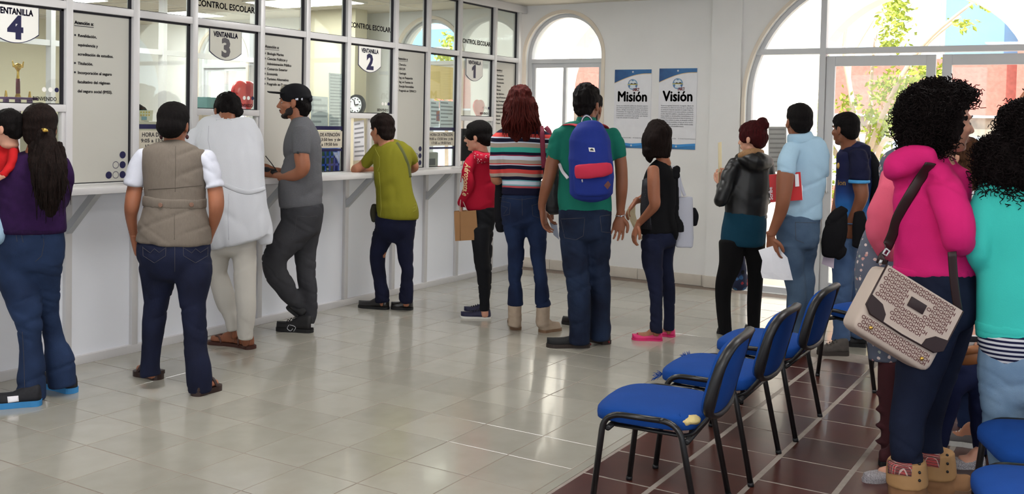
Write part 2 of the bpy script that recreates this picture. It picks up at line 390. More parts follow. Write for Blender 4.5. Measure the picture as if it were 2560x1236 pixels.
for i, k in enumerate(TYP):
    a, b = PX[i]+PW, PX[i+1]-PW
    mk('transom_rail', *bbox(a, b, YF+.002, YF+.066, ZT0, ZT1, .003), ALU, WL, auto=30)
    mk('lower_panel', *box(a, b, YF+.028, YF+.045, .05, 1.04), PANELW, WL, False)
    mk('glass_pane', *box(a, b, YG, YG+.005, ZT1, ZC0), GLASS, WL, False)
    g = .006
    def gasket(z0, z1):
        p = [box(a, a+g, YG-.006, YG+.008, z0, z1), box(b-.016, b, YG-.008, YG+.008, z0, z1), box(a, b, YG-.008, YG+.008, z1-.013, z1), box(a, b, YG-.006, YG+.008, z0, z0+g)]
        mk('gasket', *join(p), GASK, WL, False)
    gasket(ZT1, ZC0)
    mk('sill_rail', *bbox(a, b, YF+.002, YF+.066, 1.04, ZS, .003), ALU, WL, auto=30)
    if k == 'I':
        gasket(ZS, ZT0)
    elif k == 'H':
        mk('glass_pane', *box(a, b, YG, YG+.005, ZS, ZT0), GLASS, WL, False); gasket(ZS, ZT0)
    else:
        mk('glass_pane', *box(a, b, YG, YG+.005, 1.565, ZT0), GLASS, WL, False); gasket(1.565, ZT0)
        mk('ticket_rail', *bbox(a, b, YF+.002, YF+.066, 1.522, 1.565, .003), ALU, WL, auto=30)
        mk('ticket_frame', *join([bbox(a, a+.022, YF+.01, YF+.05, ZS, 1.522), bbox(a+(b-a)*.5-.012, a+(b-a)*.5+.012, YF+.02, YF+.05, ZS, 1.522), bbox(b-.022, b, YF+.01, YF+.05, ZS, 1.522)]), ALU, WL, auto=30)
        mk('sliding_pane', *box(a+(b-a)*.5, b-.02, YG, YG+.005, ZS, 1.522), GLASS, WL, False)
# counter shelf and brackets
SH = empty('counter_shelf', (5.4, 5.1, 1.05), 'long white counter shelf on diagonal brackets along the ticket windows', 'counter')
mk('shelf_board', *bbox(2.2, 8.38, 5.03, YF-.002, 1.05, 1.088, .004), ALU, SH, auto=30)
for x in (3.688, 5.24, 6.19, 7.28):
    V, f = slab([(x-.02, 5.297, .80), (x-.02, 5.297, .86), (x-.02, 5.085, 1.05), (x-.02, 5.025, 1.05)], (1, 0, 0), .04)
    mk('bracket', V, f, ALUG, SH, False)

# ---- prints on the partition
ex, ez = (1, 0, 0), (0, 0, 1)
def onY(part, x, z, Y): return put(part, (x, Y, z), ex, ez)
def disc(cx, cz, r, Y, n=20, r1=None):
    if r1 is None:
        V = [(cx, Y, cz)]+[(cx+r*math.cos(2*math.pi*i/n), Y, cz+r*math.sin(2*math.pi*i/n)) for i in range(n)]
        return np.array(V), [(0, 1+i, 1+(i+1) % n) for i in range(n)]
    V = []; 
    for i in range(n):
        c, s = math.cos(2*math.pi*i/n), math.sin(2*math.pi*i/n); V += [(cx+r*c, Y, cz+r*s), (cx+r1*c, Y, cz+r1*s)]
    return np.array(V), [(2*i, 2*((i+1) % n), 2*((i+1) % n)+1, 2*i+1) for i in range(n)]
YP = YG-.0065
def info(i, head, items, z0, pitch, size, label, ink):
    a, b = PX[i]+PW+.006, PX[i+1]-PW-.006
    e = empty('information_panel', ((a+b)/2, YG, ZS), label, 'information panel', 'frosted information panels of the partition')
    mk('frosted_panel', *box(a, b, YG-.005, YG+.004, ZS+.006, ZT0-.008), FROST, e, False)
    t = text_mesh(head, size*1.15, .0016); hw = t[0][:, 0].max()
    ps = [onY(t, a+.022, z0+pitch*1.35, YP), (np.array([(a+.02, YP, z0+pitch*1.35-.008), (a+.022+hw, YP, z0+pitch*1.35-.008), (a+.022+hw, YP, z0+pitch*1.35-.012), (a+.02, YP, z0+pitch*1.35-.012)]), [(0, 1, 2, 3)])]
    mk('heading', *join(ps), ink, e, False)
    for k, s in enumerate(items):
        qs = []
        z = z0-k*pitch
        if s.startswith('*'): mk('bullet', *disc(a+.026, z+size*.33, size*.26, YP), ink, e, False); s = s[1:]
        qs.append(onY(text_mesh(s, size, .0011), a+.045, z, YP))
        mk('text_line', *join(qs), ink, e, False)
    R = .0225; dx = .05; d = []
    for (cx, cz, ring) in ((0, 3, 0), (0, 2, 0), (0, 1, 0), (1, 2, 1), (1, 1, 1), (2, 1, 0)):
        X = b-.05-cx*dx; Z = ZS+.045+(cz-1)*.062
        d.append(disc(X, Z, R, YP, 24, R*.86 if ring else None))
    mk('dot_emblem', *join(d), NAVY, e, False)
def zpx(x, y): return plY(x, y, YP)[2]
p3 = ['*Revalidación,', 'equivalencia y', 'acreditación de estudios.', '*Titulación.', '*Incorporación al seguro', 'facultativo del régimen', 'del seguro social (IMSS).']
z0 = zpx(197, 92); info(3, 'Atención a:', p3, z0, (z0-zpx(197, 231))/6, .0245, 'frosted panel listing Revalidación and Titulación, left of the vest woman', INK)
p6 = ['*Biología Marina', '*Ciencias Políticas y', 'Administración Pública', '*Comercio Exterior', '*Economía', '*Turismo Alternativo', '*Posgrado en Desarrollo']
z0 = zpx(669, 137); info(6, 'Atención a:', p6, z0, (z0-zpx(669, 213))/6, .027, 'frosted panel listing Biología Marina and Comercio Exterior, behind the man in the cap', GREYINK)
p9 = ['*Derecho', '*ESCUFI', '*Geología', '*Ing. en Pesquerías', '*Ing. en Fuentes de', 'Energía Renovables', '*Posgrado en CIMACO']
z0 = zpx(1000, 164); info(9, 'Atención a:', p9, z0, (z0-zpx(1000, 229))/6, .027, 'frosted panel listing Derecho and Geología, right of the man in yellow-green', GREYINK)
p12 = ['Agronegocios', 'Computación', 'Comunicación', 'Filosofía', 'Historia', 'Ing. Agrónomo', 'Ing. en Producción Animal', 'Ing. Tecnología Computacional', 'Lengua y Literatura', 'Lenguas Modernas', 'Medio Ambiente', 'Derecho', 'Maestría', 'Ciencias']
z0 = zpx(1245, 190); info(12, 'Atención a:', p12, z0, .037, .023, 'frosted panel with a long course list, behind the red-haired woman in stripes', GREYINK)
info(0, 'Atención a:', ['*Servicio Social', '*Becas'], 1.95, .06, .027, 'frosted panel beyond the left edge', INK)
# shields
def shield(i, num, label, numcol):
    a, b = PX[i]+PW, PX[i+1]-PW; cx = (a+b)/2-.015; W = .142; zt = ZT0-.008; zb = 1.908
    if i == 11: cx -= .012
    e = empty('window_sign', (cx, YG, zb), label, 'sign', 'ticket window number signs')
    def outline(s, Y):
        P = [(cx-W*s, Y, zt), (cx-W*s, Y, zb+.055-(s-1)*.12)]
        for t in np.linspace(-1, 1, 13)[1:-1]: P.append((cx+W*s*t, Y, zb+.055*t*t-(s-1)*.12))
        P += [(cx+W*s, Y, zb+.055-(s-1)*.12), (cx+W*s, Y, zt)]; return P
    mk('border', *slab(outline(1.035, YG-.0045), (0, 1, 0), .003), NAVY, e, False)
    mk('plate', *slab(outline(1., YG-.0065), (0, 1, 0), .003), WHITEV if i != 5 else mat('cream_vinyl', (206, 204, 192), .5, var=.02), e, False)
    mk('lettering', *onY(text_mesh('VENTANILLA', .05, .0022, width=W*1.56), cx-W*.8, zt-.055, YG-.008), NAVY, e, False)
    if num == '1': V, f = np.array([(-.02, 0, 0), (.018, 0, 0), (.018, .128, 0), (-.008, .128, 0), (-.048, .098, 0), (-.048, .068, 0), (-.02, .082, 0)]), [[0, 1, 2, 6], [2, 3, 4, 5, 6]]
    else: V, f = text_mesh(num, .172, -.0085); V = V-np.array([(V[:, 0].max()+V[:, 0].min())/2, 0, 0])
    mk('numeral', *onY((V, f), cx, zb+.026, YG-.008), numcol, e, False)
shield(2, '4', 'VENTANILLA 4 sign above the long-haired woman in purple', NAVY)
shield(5, '3', 'VENTANILLA 3 sign above the bowed person in a white coat', mat('slate_vinyl', (84, 80, 84), .5))
shield(8, '2', 'VENTANILLA 2 sign above the man in yellow-green', NAVY)
shield(11, '1', 'VENTANILLA 1 sign above the girl in the red hoodie', NAVY)
for i, pxs in ((2, None), (5, (499, 631)), (8, (879, 971)), (11, (1155, 1222))):
    a, b = PX[i]+PW, PX[i+1]-PW
    lab = {2: 'fourth', 5: 'third', 8: 'second', 11: 'first'}[i]
    mk('lettering', *onY(text_mesh('CONTROL ESCOLAR', .06, .0022, width=(b-a)*.93), a+.012, ZT1+.085, YG-.002), INK, WL, False)
    mk('lettering', *onY(text_mesh('BIENVENIDO', .032, .001, width=.15), b-.19, 1.585, YG-.002), INK, WL, False)
    for q, mm in enumerate((WHITEV, WHITEV, NAVY)): mk('dot_sticker', *disc(b-.12+q*.04, 1.65, .014, YG-.002), mm, WL, False)
# opening hours stickers
HORAP = mat('cream_film', (198, 190, 172), .5, var=.02)
for i in (4, 7, 10):
    a, b = PX[i]+PW+.004, PX[i+1]-PW-.004
    e = empty('opening_hours_sign', ((a+b)/2, YG, 1.25), {4: 'opening hours notice on the glass beside the vest woman', 7: 'opening hours notice above the blue crate', 10: 'opening hours notice between the yellow-green shirt and the red hoodie'}[i], 'sign', 'opening hours notices')
    mk('film', *box(a, b, YG-.004, YG-.002, 1.285, 1.415), HORAP, e, False)
    mk('blue_band', *join([box(a, b, YG-.004, YG-.001, 1.425, 1.455), box(a, b, YG-.004, YG-.001, 1.255, 1.275)]), NAVY, e, False)
    w_ = b-a
    for tx_, sz_, x_, z__ in (('HORA DE ATENCIÓN', .038, .1, 1.375), ('9:05 a 13:50 hrs  y de', .034, .08, 1.338), ('17:05 a 19:50 hrs', .034, .16, 1.30)): mk('text_line', *onY(text_mesh(tx_, sz_, .0007, width=w_*(1-2*x_)), a+w_*x_, z__, YG-.0055), INK, e, False)
# ================================================================== back wall with arched windows
def arch_pts(yc, R, zs, zsp, n=24):
    P = [(yc+R, zs), (yc+R, zsp)]+[(yc+R*math.cos(t), zsp+R*math.sin(t)) for t in np.linspace(0, math.pi, n)[1:-1]]+[(yc-R, zsp), (yc-R, zs)]
    return P
YL_, YR_ = 1.822, -.25
def wide_pts(R, z0, zsp, n=22, mid=False):
    """wide basket arch: quarter circles about YL_ and YR_ joined by a flat crown"""
    P = [(YL_+R, z0)]+([(YL_+R, (z0+zsp)/2)] if mid else [])+[(YL_+R*math.cos(t), zsp+R*math.sin(t)) for t in np.linspace(0, math.pi/2, n)]
    return P+[(YR_+R*math.cos(t), zsp+R*math.sin(t)) for t in np.linspace(math.pi/2, math.pi, n)]+([(YR_-R, (z0+zsp)/2)] if mid else [])+[(YR_-R, z0)]
def holed_wall(X0, X1, y0, y1, z0, z1, holes):
    bm = bmesh.new(); E = []
    def loop(P):
        vs = [bm.verts.new((X0, p[0], p[1])) for p in P]
        for i in range(len(vs)): E.append(bm.edges.new((vs[i], vs[(i+1) % len(vs)])))
    loop([(y0, z0), (y1, z0), (y1, z1), (y0, z1)])
    for h in holes: loop(h)
    bmesh.ops.triangle_fill(bm, use_beauty=True, edges=E)
    r = bmesh.ops.extrude_face_region(bm, geom=bm.faces[:])
    for v in r['geom']:
        if isinstance(v, bmesh.types.BMVert): v.co.x = X1
    bmesh.ops.recalc_face_normals(bm, faces=bm.faces[:])
    return from_bm(bm)
XB, XB2 = 9.0, 9.22
holes = [arch_pts(4.871, .442, .9, 2.198), wide_pts(1.1325, .004, 1.768), arch_pts(6.56, .442, .9, 2.198), arch_pts(8.22, .442, .9, 2.198), arch_pts(9.82, .442, .9, 2.198)]
V, f = holed_wall(XB, XB2, -6.5, 12.2, -.05, 3.4, holes)
tag(mk('wall_back', V, f, WALLM, smooth=False), 'white plastered end wall with arched windows', 'wall', kind='structure')
PIL = tag(mk('trim_1', *box(8.955, XB+.02, 2.99, 3.275, 0, 3.38), WALLM, smooth=False), 'shallow white pilaster left of the big arch', 'pilaster', kind='structure')
BB = empty('baseboard_back', (8.98, 4, 0), 'row of pale tiles along the foot of the end wall', 'baseboard', kind='structure')
y = 5.3
while y > 3.3:
    y2 = max(3.28, y-.33)
    mk('base_tile', *bbox(XB-.012, XB+.01, y2+.003, y-.003, .002, .105, .002), STONE, BB, auto=30); y = y2
mk('base_tile', *bbox(8.94, 8.97, 2.99, 3.285, .002, .11, .002), STONE, BB, auto=30)
# moulding and frames of an arched window
def ribbon(P, X0, X1, wd):
    """frame bar of rectangular section following the polyline P of (y,z) points, lying inside it by wd"""
    P = np.asarray(P); n = len(P); T_ = np.gradient(P, axis=0); N_ = np.c_[-T_[:, 1], T_[:, 0]]; N_ /= np.linalg.norm(N_, axis=1)[:, None]
    Q = P+N_*wd; V = []; f = []
    for i in range(n): V += [(X0, *P[i]), (X1, *P[i]), (X1, *Q[i]), (X0, *Q[i])]
    for i in range(n-1):
        for k in range(4): f.append((4*i+k, 4*i+(k+1) % 4, 4*i+4+(k+1) % 4, 4*i+4+k))
    f += [(0, 1, 2, 3), (4*n-1, 4*n-2, 4*n-3, 4*n-4)]
    return np.array(V), f
WALUM = mat('window_aluminium', (206, 207, 209), .4, 0., var=.02, vs=3)
def arch_path(yc, R, z0, zsp, n=28):
    return [(yc+R, z0), (yc+R, zsp*.5+z0*.5), (yc+R, zsp)]+[(yc+R*math.cos(t), zsp+R*math.sin(t)) for t in np.linspace(0, math.pi, n)[1:-1]]+[(yc-R, zsp), (yc-R, zsp*.5+z0*.5), (yc-R, z0)]
def glaze(yc, R, z0, zsp, X, n=26):
    P = [(X, yc-R, z0), (X, yc+R, z0)]+[(X, yc+R*math.cos(t), zsp+R*math.sin(t)) for t in np.linspace(0, math.pi, n)]
    return slab(P, (1, 0, 0), .005)
def small_window(nm, yc, lab):
    e = empty(nm, (9.1, yc, .9), lab, 'window', kind='structure')
    R = .442
    mk('window_frame', *ribbon(arch_path(yc, R-.002, .9, 2.198), 9.06, 9.12, .035), WALUM, e, False)
    mk('arch_moulding', *ribbon(arch_path(yc, R+.035, .9, 2.198), 8.985, XB+.01, .036), mat('moulding_cream', (226, 214, 198), .6, var=.02), e, False)
    mk('transom', *box(9.055, 9.125, yc-R+.02, yc+R-.02, 2.135, 2.178), WALUM, e, False)
    for s, x in ((-1, 9.075), (1, 9.09)):
        a, b = (yc, yc+R-.036) if s > 0 else (yc-R+.036, yc+.035)
        mk('sash', *join([box(x, x+.022, a, a+.034, .98, 2.09), box(x, x+.022, b-.034, b, .98, 2.09), box(x, x+.022, a, b, 2.09, 2.135), box(x, x+.022, a, b, .93, .98)]), WALUM, e, False)
        mk('glass_pane', *box(x+.008, x+.013, a+.02, b-.02, .96, 2.1), GLASSW, e, False)
    mk('glass_pane', *slab([(9.09, yc+(R-.03)*math.cos(t), 2.178+.02+(R-.03)*math.sin(t)) for t in np.linspace(0, math.pi, 26)], (1, 0, 0), .005), GLASSW, e, False)
    mk('sill', *box(8.97, 9.22, yc-R, yc+R, .87, .9), WALLM, e, False)
small_window('window_1', 4.871, 'arched sliding window beside the end of the partition')
small_window('window_2', 6.56, 'arched office window seen through the glass behind the yellow-green shirt')
small_window('window_3', 8.22, 'arched office window seen through the pane right of the man in the cap')
small_window('window_4', 9.82, 'arched office window seen behind the VENTANILLA 3 sign')
# big arched front with doors
W5 = empty('window_5', (9.1, 1.82, 0), 'big arched glazed front with transom and side light', 'window', kind='structure')
YC, RB, ZSP = 1.822, 1.1325, 1.768
mk('arch_moulding', *ribbon(wide_pts(RB+.03, 0, ZSP, 22, True), 8.985, XB+.01, .031), mat('moulding_cream', (226, 214, 198), .6, var=.02), W5, False)
mk('window_frame', *ribbon(wide_pts(RB-.002, 0, ZSP, 22, True), 9.06, 9.125, .04), WALUM, W5, False)
mk('transom', *box(9.05, 9.13, YR_-RB*.93, YC+RB*.93, 2.185, 2.236), WALUM, W5, False)
PD = 2.272
mk('post', *box(9.046, 9.134, PD-.026, PD+.026, 0, 2.84), WALUM, W5, False)
mk('post', *box(9.046, 9.134, .34, .392, 0, 2.88), WALUM, W5, False)
mk('sill', *box(9.045, 9.135, PD, YC+RB-.01, 0, .055), WALUM, W5, False)
_t0 = math.asin(.425/1.1)
mk('glass_pane', *slab([(9.09, YC+(RB-.03)*math.cos(t), ZSP+(RB-.03)*math.sin(t)) for t in np.linspace(_t0, math.pi/2, 20)]+[(9.09, YR_+(RB-.03)*math.cos(t), ZSP+(RB-.03)*math.sin(t)) for t in np.linspace(math.pi/2, math.pi-_t0, 20)], (1, 0, 0), .005), GLASSW, W5, False)
mk('glass_pane', *box(9.09, 9.095, YR_-RB*.95, .34, .05, 2.19), GLASSW, W5, False)
mk('sill', *box(9.045, 9.135, YR_-RB+.01, .34, 0, .055), WALUM, W5, False)
mk('glass_pane', *slab([(9.09, PD+.02, .05), (9.09, YC+RB-.04, .05), (9.09, YC+RB-.04, ZSP)]+[(9.09, YC+(RB-.04)*math.cos(t), ZSP+(RB-.04)*math.sin(t)) for t in np.linspace(0.03, .385, 8)]+[(9.09, PD+.02, 2.19)], (1, 0, 0), .005), GLASSW, W5, False)
def door(nm, ya, yb, x, lab):
    e = empty(nm, (x, (ya+yb)/2, 0), lab, 'door', kind='structure')
    lo, hi = min(ya, yb), max(ya, yb)
    for nm2, q in (('stile', (lo, lo+.075)), ('stile', (hi-.075, hi))): mk(nm2, *bbox(x, x+.045, q[0], q[1], .012, 2.165, .003), WALUM, e, auto=30)
    mk('top_rail', *bbox(x+.003, x+.042, lo+.075, hi-.075, 2.075, 2.165, .003), WALUM, e, auto=30)
    mk('bottom_rail', *bbox(x+.003, x+.042, lo+.075, hi-.075, .012, .14, .003), WALUM, e, auto=30)
    mk('glass_pane', *box(x+.02, x+.025, lo+.07, hi-.07, .12, 2.09), GLASSW, e, False)
    mk('handle', *pipe(bent([(x-.002, hi-.04, .95), (x-.05, hi-.04, .95), (x-.05, hi-.04, 1.15), (x-.002, hi-.04, 1.15)], .02), .009), ALUG, e)
door('door_1', PD-.03, 1.335, 9.07, 'glazed aluminium door behind the boy in the navy jersey')
door('door_2', 1.285, .40, 9.07, 'glazed aluminium door behind the pink hoodie woman')
# notice on the glass
NT = empty('notice', (9.06, 2.72, 1.1), 'grey printed notice taped to the side light behind the light blue polo', 'notice')
V = [plX(*p, 9.08) for p in ((1921, 317), (1966, 317), (1966, 430), (1921, 430))]
mk('sheet', *slab(V, (1, 0, 0), .002), mat('grey_notice', (176, 176, 174), .7), NT, False)
nl = []
for k in range(9):
    a = plX(1924, 326+k*11.5, 9.078); b = plX(1962, 326+k*11.5, 9.078); nl.append((np.array([a, b, b+(0, 0, .014), a+(0, 0, .014)]), [(0, 1, 2, 3)]))
mk('printed_rows', *join(nl), mat('notice_rows', (140, 140, 138), .7), NT, False)

# ================================================================== ceilings
tag(mk('ceiling', *box(-5, 9.0, 3.27, 12.2, ZC, ZC+.06), CEILM, smooth=False), 'low white panelled ceiling', 'ceiling', kind='structure')
CEIL = bpy.data.objects['ceiling']
tag(mk('ceiling_2', *join([box(-5, 9.0, -6.5, 3.27, 3.12, 3.18), box(-5, 9.0, 3.24, 3.27, ZC, 3.12)]), CEILM, smooth=False), 'raised white ceiling over the waiting area', 'ceiling', kind='structure')
tag(mk('roof_slab', *box(-5.2, 9.3, -6.7, 12.4, 3.4, 3.6), WALLM, smooth=False), 'flat roof slab over the hall', 'roof', kind='structure')
TBAR = mat('ceiling_bar', (232, 228, 220), .6, var=.02)
for k in range(11):
    x = 8.98-.61*k
    if k: mk('ceiling_bar', *box(x-.012, x+.012, 3.3, 12.1, ZC-.006, ZC+.01), TBAR, CEIL, False)
for k in range(8):
    yy = 4.1+1.22*k
    mk('ceiling_bar', *box(2.4, 8.98, yy-.012, yy+.012, ZC-.006, ZC+.01), TBAR, CEIL, False)
def lamp(x, y, z, label, e_=7., wx=.6, wy=1.2, power=40):
    e = empty('ceiling_light', (x, y, z), label, 'ceiling light', 'fluorescent ceiling lights')
    mk('housing', *box(x-wx/2, x+wx/2, y-wy/2, y+wy/2, z-.012, z+.02), TBAR, e, False)
    mk('diffuser', *box(x-wx/2+.03, x+wx/2-.03, y-wy/2+.03, y+wy/2-.03, z-.016, z-.0125), emis('lit_diffuser', (1, .98, .95), e_), e, False)
    l = bpy.data.lights.new('tube_light', 'AREA'); l.shape = 'RECTANGLE'; l.size = wx-.06; l.size_y = wy-.06; l.energy = power; l.color = (.97, .99, 1)
    lo = bpy.data.objects.new('tube_light', l); COL.objects.link(lo); lo.parent = e; lo.location = (0, 0, -.02)
for n_, (x, y) in enumerate(((4.0, 7.3), (5.9, 7.3), (7.8, 7.3), (4.6, 9.8), (6.6, 9.8), (8.2, 9.8))):
    lamp(x, y, ZC-.004, ('left', 'middle', 'right')[n_ % 3]+' fluorescent panel in the office ceiling, '+('front row near the partition' if y < 8 else 'back row deep in the office'), power=9)
for n_, (x, y) in enumerate(((3.0, 3.95), (6.2, 3.95))):  # out-of-view panels added over the queue to raise the hall's ambient light
    lamp(x, y, ZC-.004, 'fluorescent panel in the hall ceiling above the counter queue, '+('nearer' if x < 5 else 'farther'), power=9)
for n_, (x, y) in enumerate(((2.0, .6), (5.2, .6), (2.0, -2.6), (5.2, -2.6), (-1.5, 1.5))):  # added fill panels, all out of view, lighting the waiting area
    lamp(x, y, 3.115, ('near left', 'far left', 'near right', 'far right', 'rearmost')[n_]+' fluorescent panel in the raised hall ceiling', power=8)
# hall and office outer walls; side and rear openings added to let skylight in
tag(mk('wall_right', *join([box(-5, 9.0, -6.7, -6.5, 0, .9), box(-5, 9.0, -6.7, -6.5, 2.5, 3.4)]+[box(x, x+.8, -6.7, -6.5, .9, 2.5) for x in (-5, -1.9, 1.2, 4.3, 8.2)]), WALLM, smooth=False), 'white right side wall with wide openings', 'wall', kind='structure')
OFFW = mat('office_cream_wall', (206, 198, 172), .8, var=.03, vs=3)
tag(mk('wall_office', *box(-5, 9.2, 12.0, 12.2, 0, 3.4), OFFW, smooth=False), 'cream far wall of the office', 'wall', kind='structure')
tag(mk('wall_rear', *join([box(-5.2, -5, -6.7, 12.4, 0, .7), box(-5.2, -5, -6.7, 12.4, 2.9, 3.4)]+[box(-5.2, -5, y_, y_+.9, .7, 2.9) for y_ in (-6.7, -2.6, 1.5, 5.2, 8, 11.4)]), WALLM, smooth=False), 'white rear wall behind the camera with wide windows', 'wall', kind='structure')

# ================================================================== outside: arcade, court, pink building, tree
SUNW = mat('sunlit_white_wall', (236, 230, 220), .85, var=.02, vs=2)
V, f = holed_wall(11.5, 11.85, -9, 16, 0, 4.6, [arch_pts(yc, 1.13, .02, 1.9, 28) for yc in (5.10, 1.885, -1.33, -4.55, 8.3, 11.5)])
tag(mk('arcade_wall', V, f, SUNW, smooth=False), 'sunlit white arcade wall with round arches outside the windows', 'arcade')
tag(mk('ground', *box(9.0, 26, -16, 22, -.3, -.02), mat('pale_paving', (206, 196, 180), .9, var=.05, vs=2), smooth=False), 'pale paved courtyard outside', 'ground', kind='structure')
BL = empty('pink_building', (18, 3, 0), 'pink stucco building with blue windows across the courtyard', 'building')
STUC = mat('pink_stucco', (192, 112, 102), .9, var=.14, vs=16, bump=.5, bs=24)
WHT = mat('pale_render', (224, 222, 220), .8, var=.02)
mk('wall', *join([box(17.3, 17.5, -9, 18, 1.78, 2.68), box(17.35, 17.5, -9, 18, 0, .55), box(17.0, 17.4, .2, 1.35, 1.6, 6.4), box(17.35, 17.5, -9, 18, 4.3, 6.4), box(17.5, 22, -9, 18, 6.2, 6.4)]), STUC, BL, False)
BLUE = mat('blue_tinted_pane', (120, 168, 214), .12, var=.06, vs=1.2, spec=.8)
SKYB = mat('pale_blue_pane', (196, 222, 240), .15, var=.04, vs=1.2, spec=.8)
for k in range(13):
    y0_ = -7+1.9*k
    mk('window', *box(17.42, 17.46, y0_, y0_+1.84, 2.68, 4.3), BLUE if k % 3 == 1 else SKYB, BL, False)
    mk('window_bar', *box(17.38, 17.46, y0_+1.84, y0_+1.9, 2.68, 4.3), WHT, BL, False)
    mk('window', *box(17.42, 17.46, y0_, y0_+1.84, .55, 1.4), SKYB, BL, False)
    mk('window_bar', *box(17.38, 17.46, y0_+1.84, y0_+1.9, .55, 1.78), WHT, BL, False)
    mk('vent_grille', *box(17.43, 17.46, y0_+.1, y0_+1.74, 1.44, 1.74), mat('dark_louvre', (150, 140, 128), .7, var=.3, vs=8), BL, False)
for k in range(26):
    mk('blind_slat', *box(17.40, 17.415, 7.6+.13*k, 7.63+.13*k, 2.7, 4.28), WHT, BL, False)
TR = empty('courtyard_tree', (13.6, 2.45, 0), 'young leafy tree with pale forking branches outside the doors', 'tree')
BARK = mat('pale_bark', (206, 186, 168), .8, var=.1, vs=10)
def tp(x, y, X=13.6): return plX(x, y, X)
bl = [[tp(2150, 720), tp(2152, 560), tp(2150, 460, 13.7), tp(2172, 330, 13.8), tp(2180, 180, 13.8), tp(2200, 0, 13.9)],
      [tp(2150, 470), tp(2190, 330, 13.4), tp(2260, 180, 13.3), tp(2330, 90, 13.2), tp(2440, 0, 13.1)],
      [tp(2150, 480), tp(2140, 300, 13.9), tp(2125, 160, 14.), tp(2200, 20, 14.1)],
      [tp(2155, 470), tp(2130, 260, 13.5), tp(2110, 120, 13.4), tp(2130, 0, 13.3)],
      [tp(2150, 570), tp(2200, 370, 13.2), tp(2240, 345, 13.1), tp(2300, 290, 13.)],
      [tp(2148, 480), tp(2060, 330, 13.8), tp(2045, 250, 13.9), tp(2060, 160, 14.)],
      [tp(2160, 420), tp(2240, 260, 13.9), tp(2300, 130, 14.), tp(2400, 40, 14.)]]
mk('branches', *join([pipe(b, list(np.linspace(.06 if i == 0 else .042, .016, len(b))), 7, 4) for i, b in enumerate(bl)]), BARK, TR)
LEAF = mat('sunlit_leaf', (112, 138, 44), .6, var=.25, vs=9, col2=(196, 206, 80))
lv = []; lf = []; r_ = np.random.default_rng(3)
clumps = [(2040, 200, 25, 40), (2045, 300, 30, 60), (2050, 420, 35, 70), (2120, 260, 25, 25), (2110, 330, 20, 20), (2235, 60, 35, 45), (2225, 110, 25, 20), (2240, 20, 30, 30), (2210, 220, 35, 30), (2270, 210, 60, 35), (2320, 180, 45, 30), (2280, 250, 40, 30), (2200, 340, 30, 40), (2235, 300, 35, 30), (2180, 290, 20, 30), (2460, 10, 25, 14), (2410, 60, 25, 12), (2050, 500, 30, 60), (2170, 420, 40, 40), (2060, 600, 25, 40), (2340, 210, 30, 25)]
for (x, y, sx, sy) in clumps:
    for k in range(int(105*max(.4, sx*sy/900))):
        p = tp(x+r_.normal()*sx*.6, y+r_.normal()*sy*.6, 13.6+r_.normal()*.25)
        a = nrm(r_.normal(size=3)); b = nrm(np.cross(a, r_.normal(size=3))); s = r_.uniform(.03, .065)
        c_ = nrm(np.cross(a, b)); n0 = len(lv)
        lv += [p-a*s, p+b*s*.45+c_*s*.1, p+a*s, p-b*s*.45+c_*s*.1]; lf.append((n0, n0+1, n0+2, n0+3))
tag(mk('leaves', np.array(lv), lf, LEAF, TR, False), kind='stuff')

T2 = empty('courtyard_shrub_tree', tuple(tp(1118, 700, 13.2)*np.array([1, 1, 0])), 'slim leafy tree seen through the office arch behind the opening hours notice', 'tree')
mk('branches', *join([pipe([tp(1118, 640, 13.2), tp(1116, 300, 13.2), tp(1122, 90, 13.2)], [.04, .03, .012], 7, 4), pipe([tp(1116, 300, 13.2), tp(1104, 140, 13.3)], [.02, .01], 6, 3)]), BARK, T2)
lv = []; lf = []
for (x, y, sx, sy, n_) in ((1120, 105, 12, 18, 60), (1106, 138, 14, 12, 60), (1122, 150, 12, 12, 40), (1110, 230, 16, 30, 60)):
    for k in range(n_):
        p = tp(x+r_.normal()*sx*.7, y+r_.normal()*sy*.7, 13.2+r_.normal()*.15)
        a = nrm(r_.normal(size=3)); b = nrm(np.cross(a, r_.normal(size=3))); s = r_.uniform(.035, .075); n0 = len(lv)
        lv += [p-a*s, p+b*s*.45, p+a*s, p-b*s*.45]; lf.append((n0, n0+1, n0+2, n0+3))
tag(mk('leaves', np.array(lv), lf, LEAF, T2, False), kind='stuff')
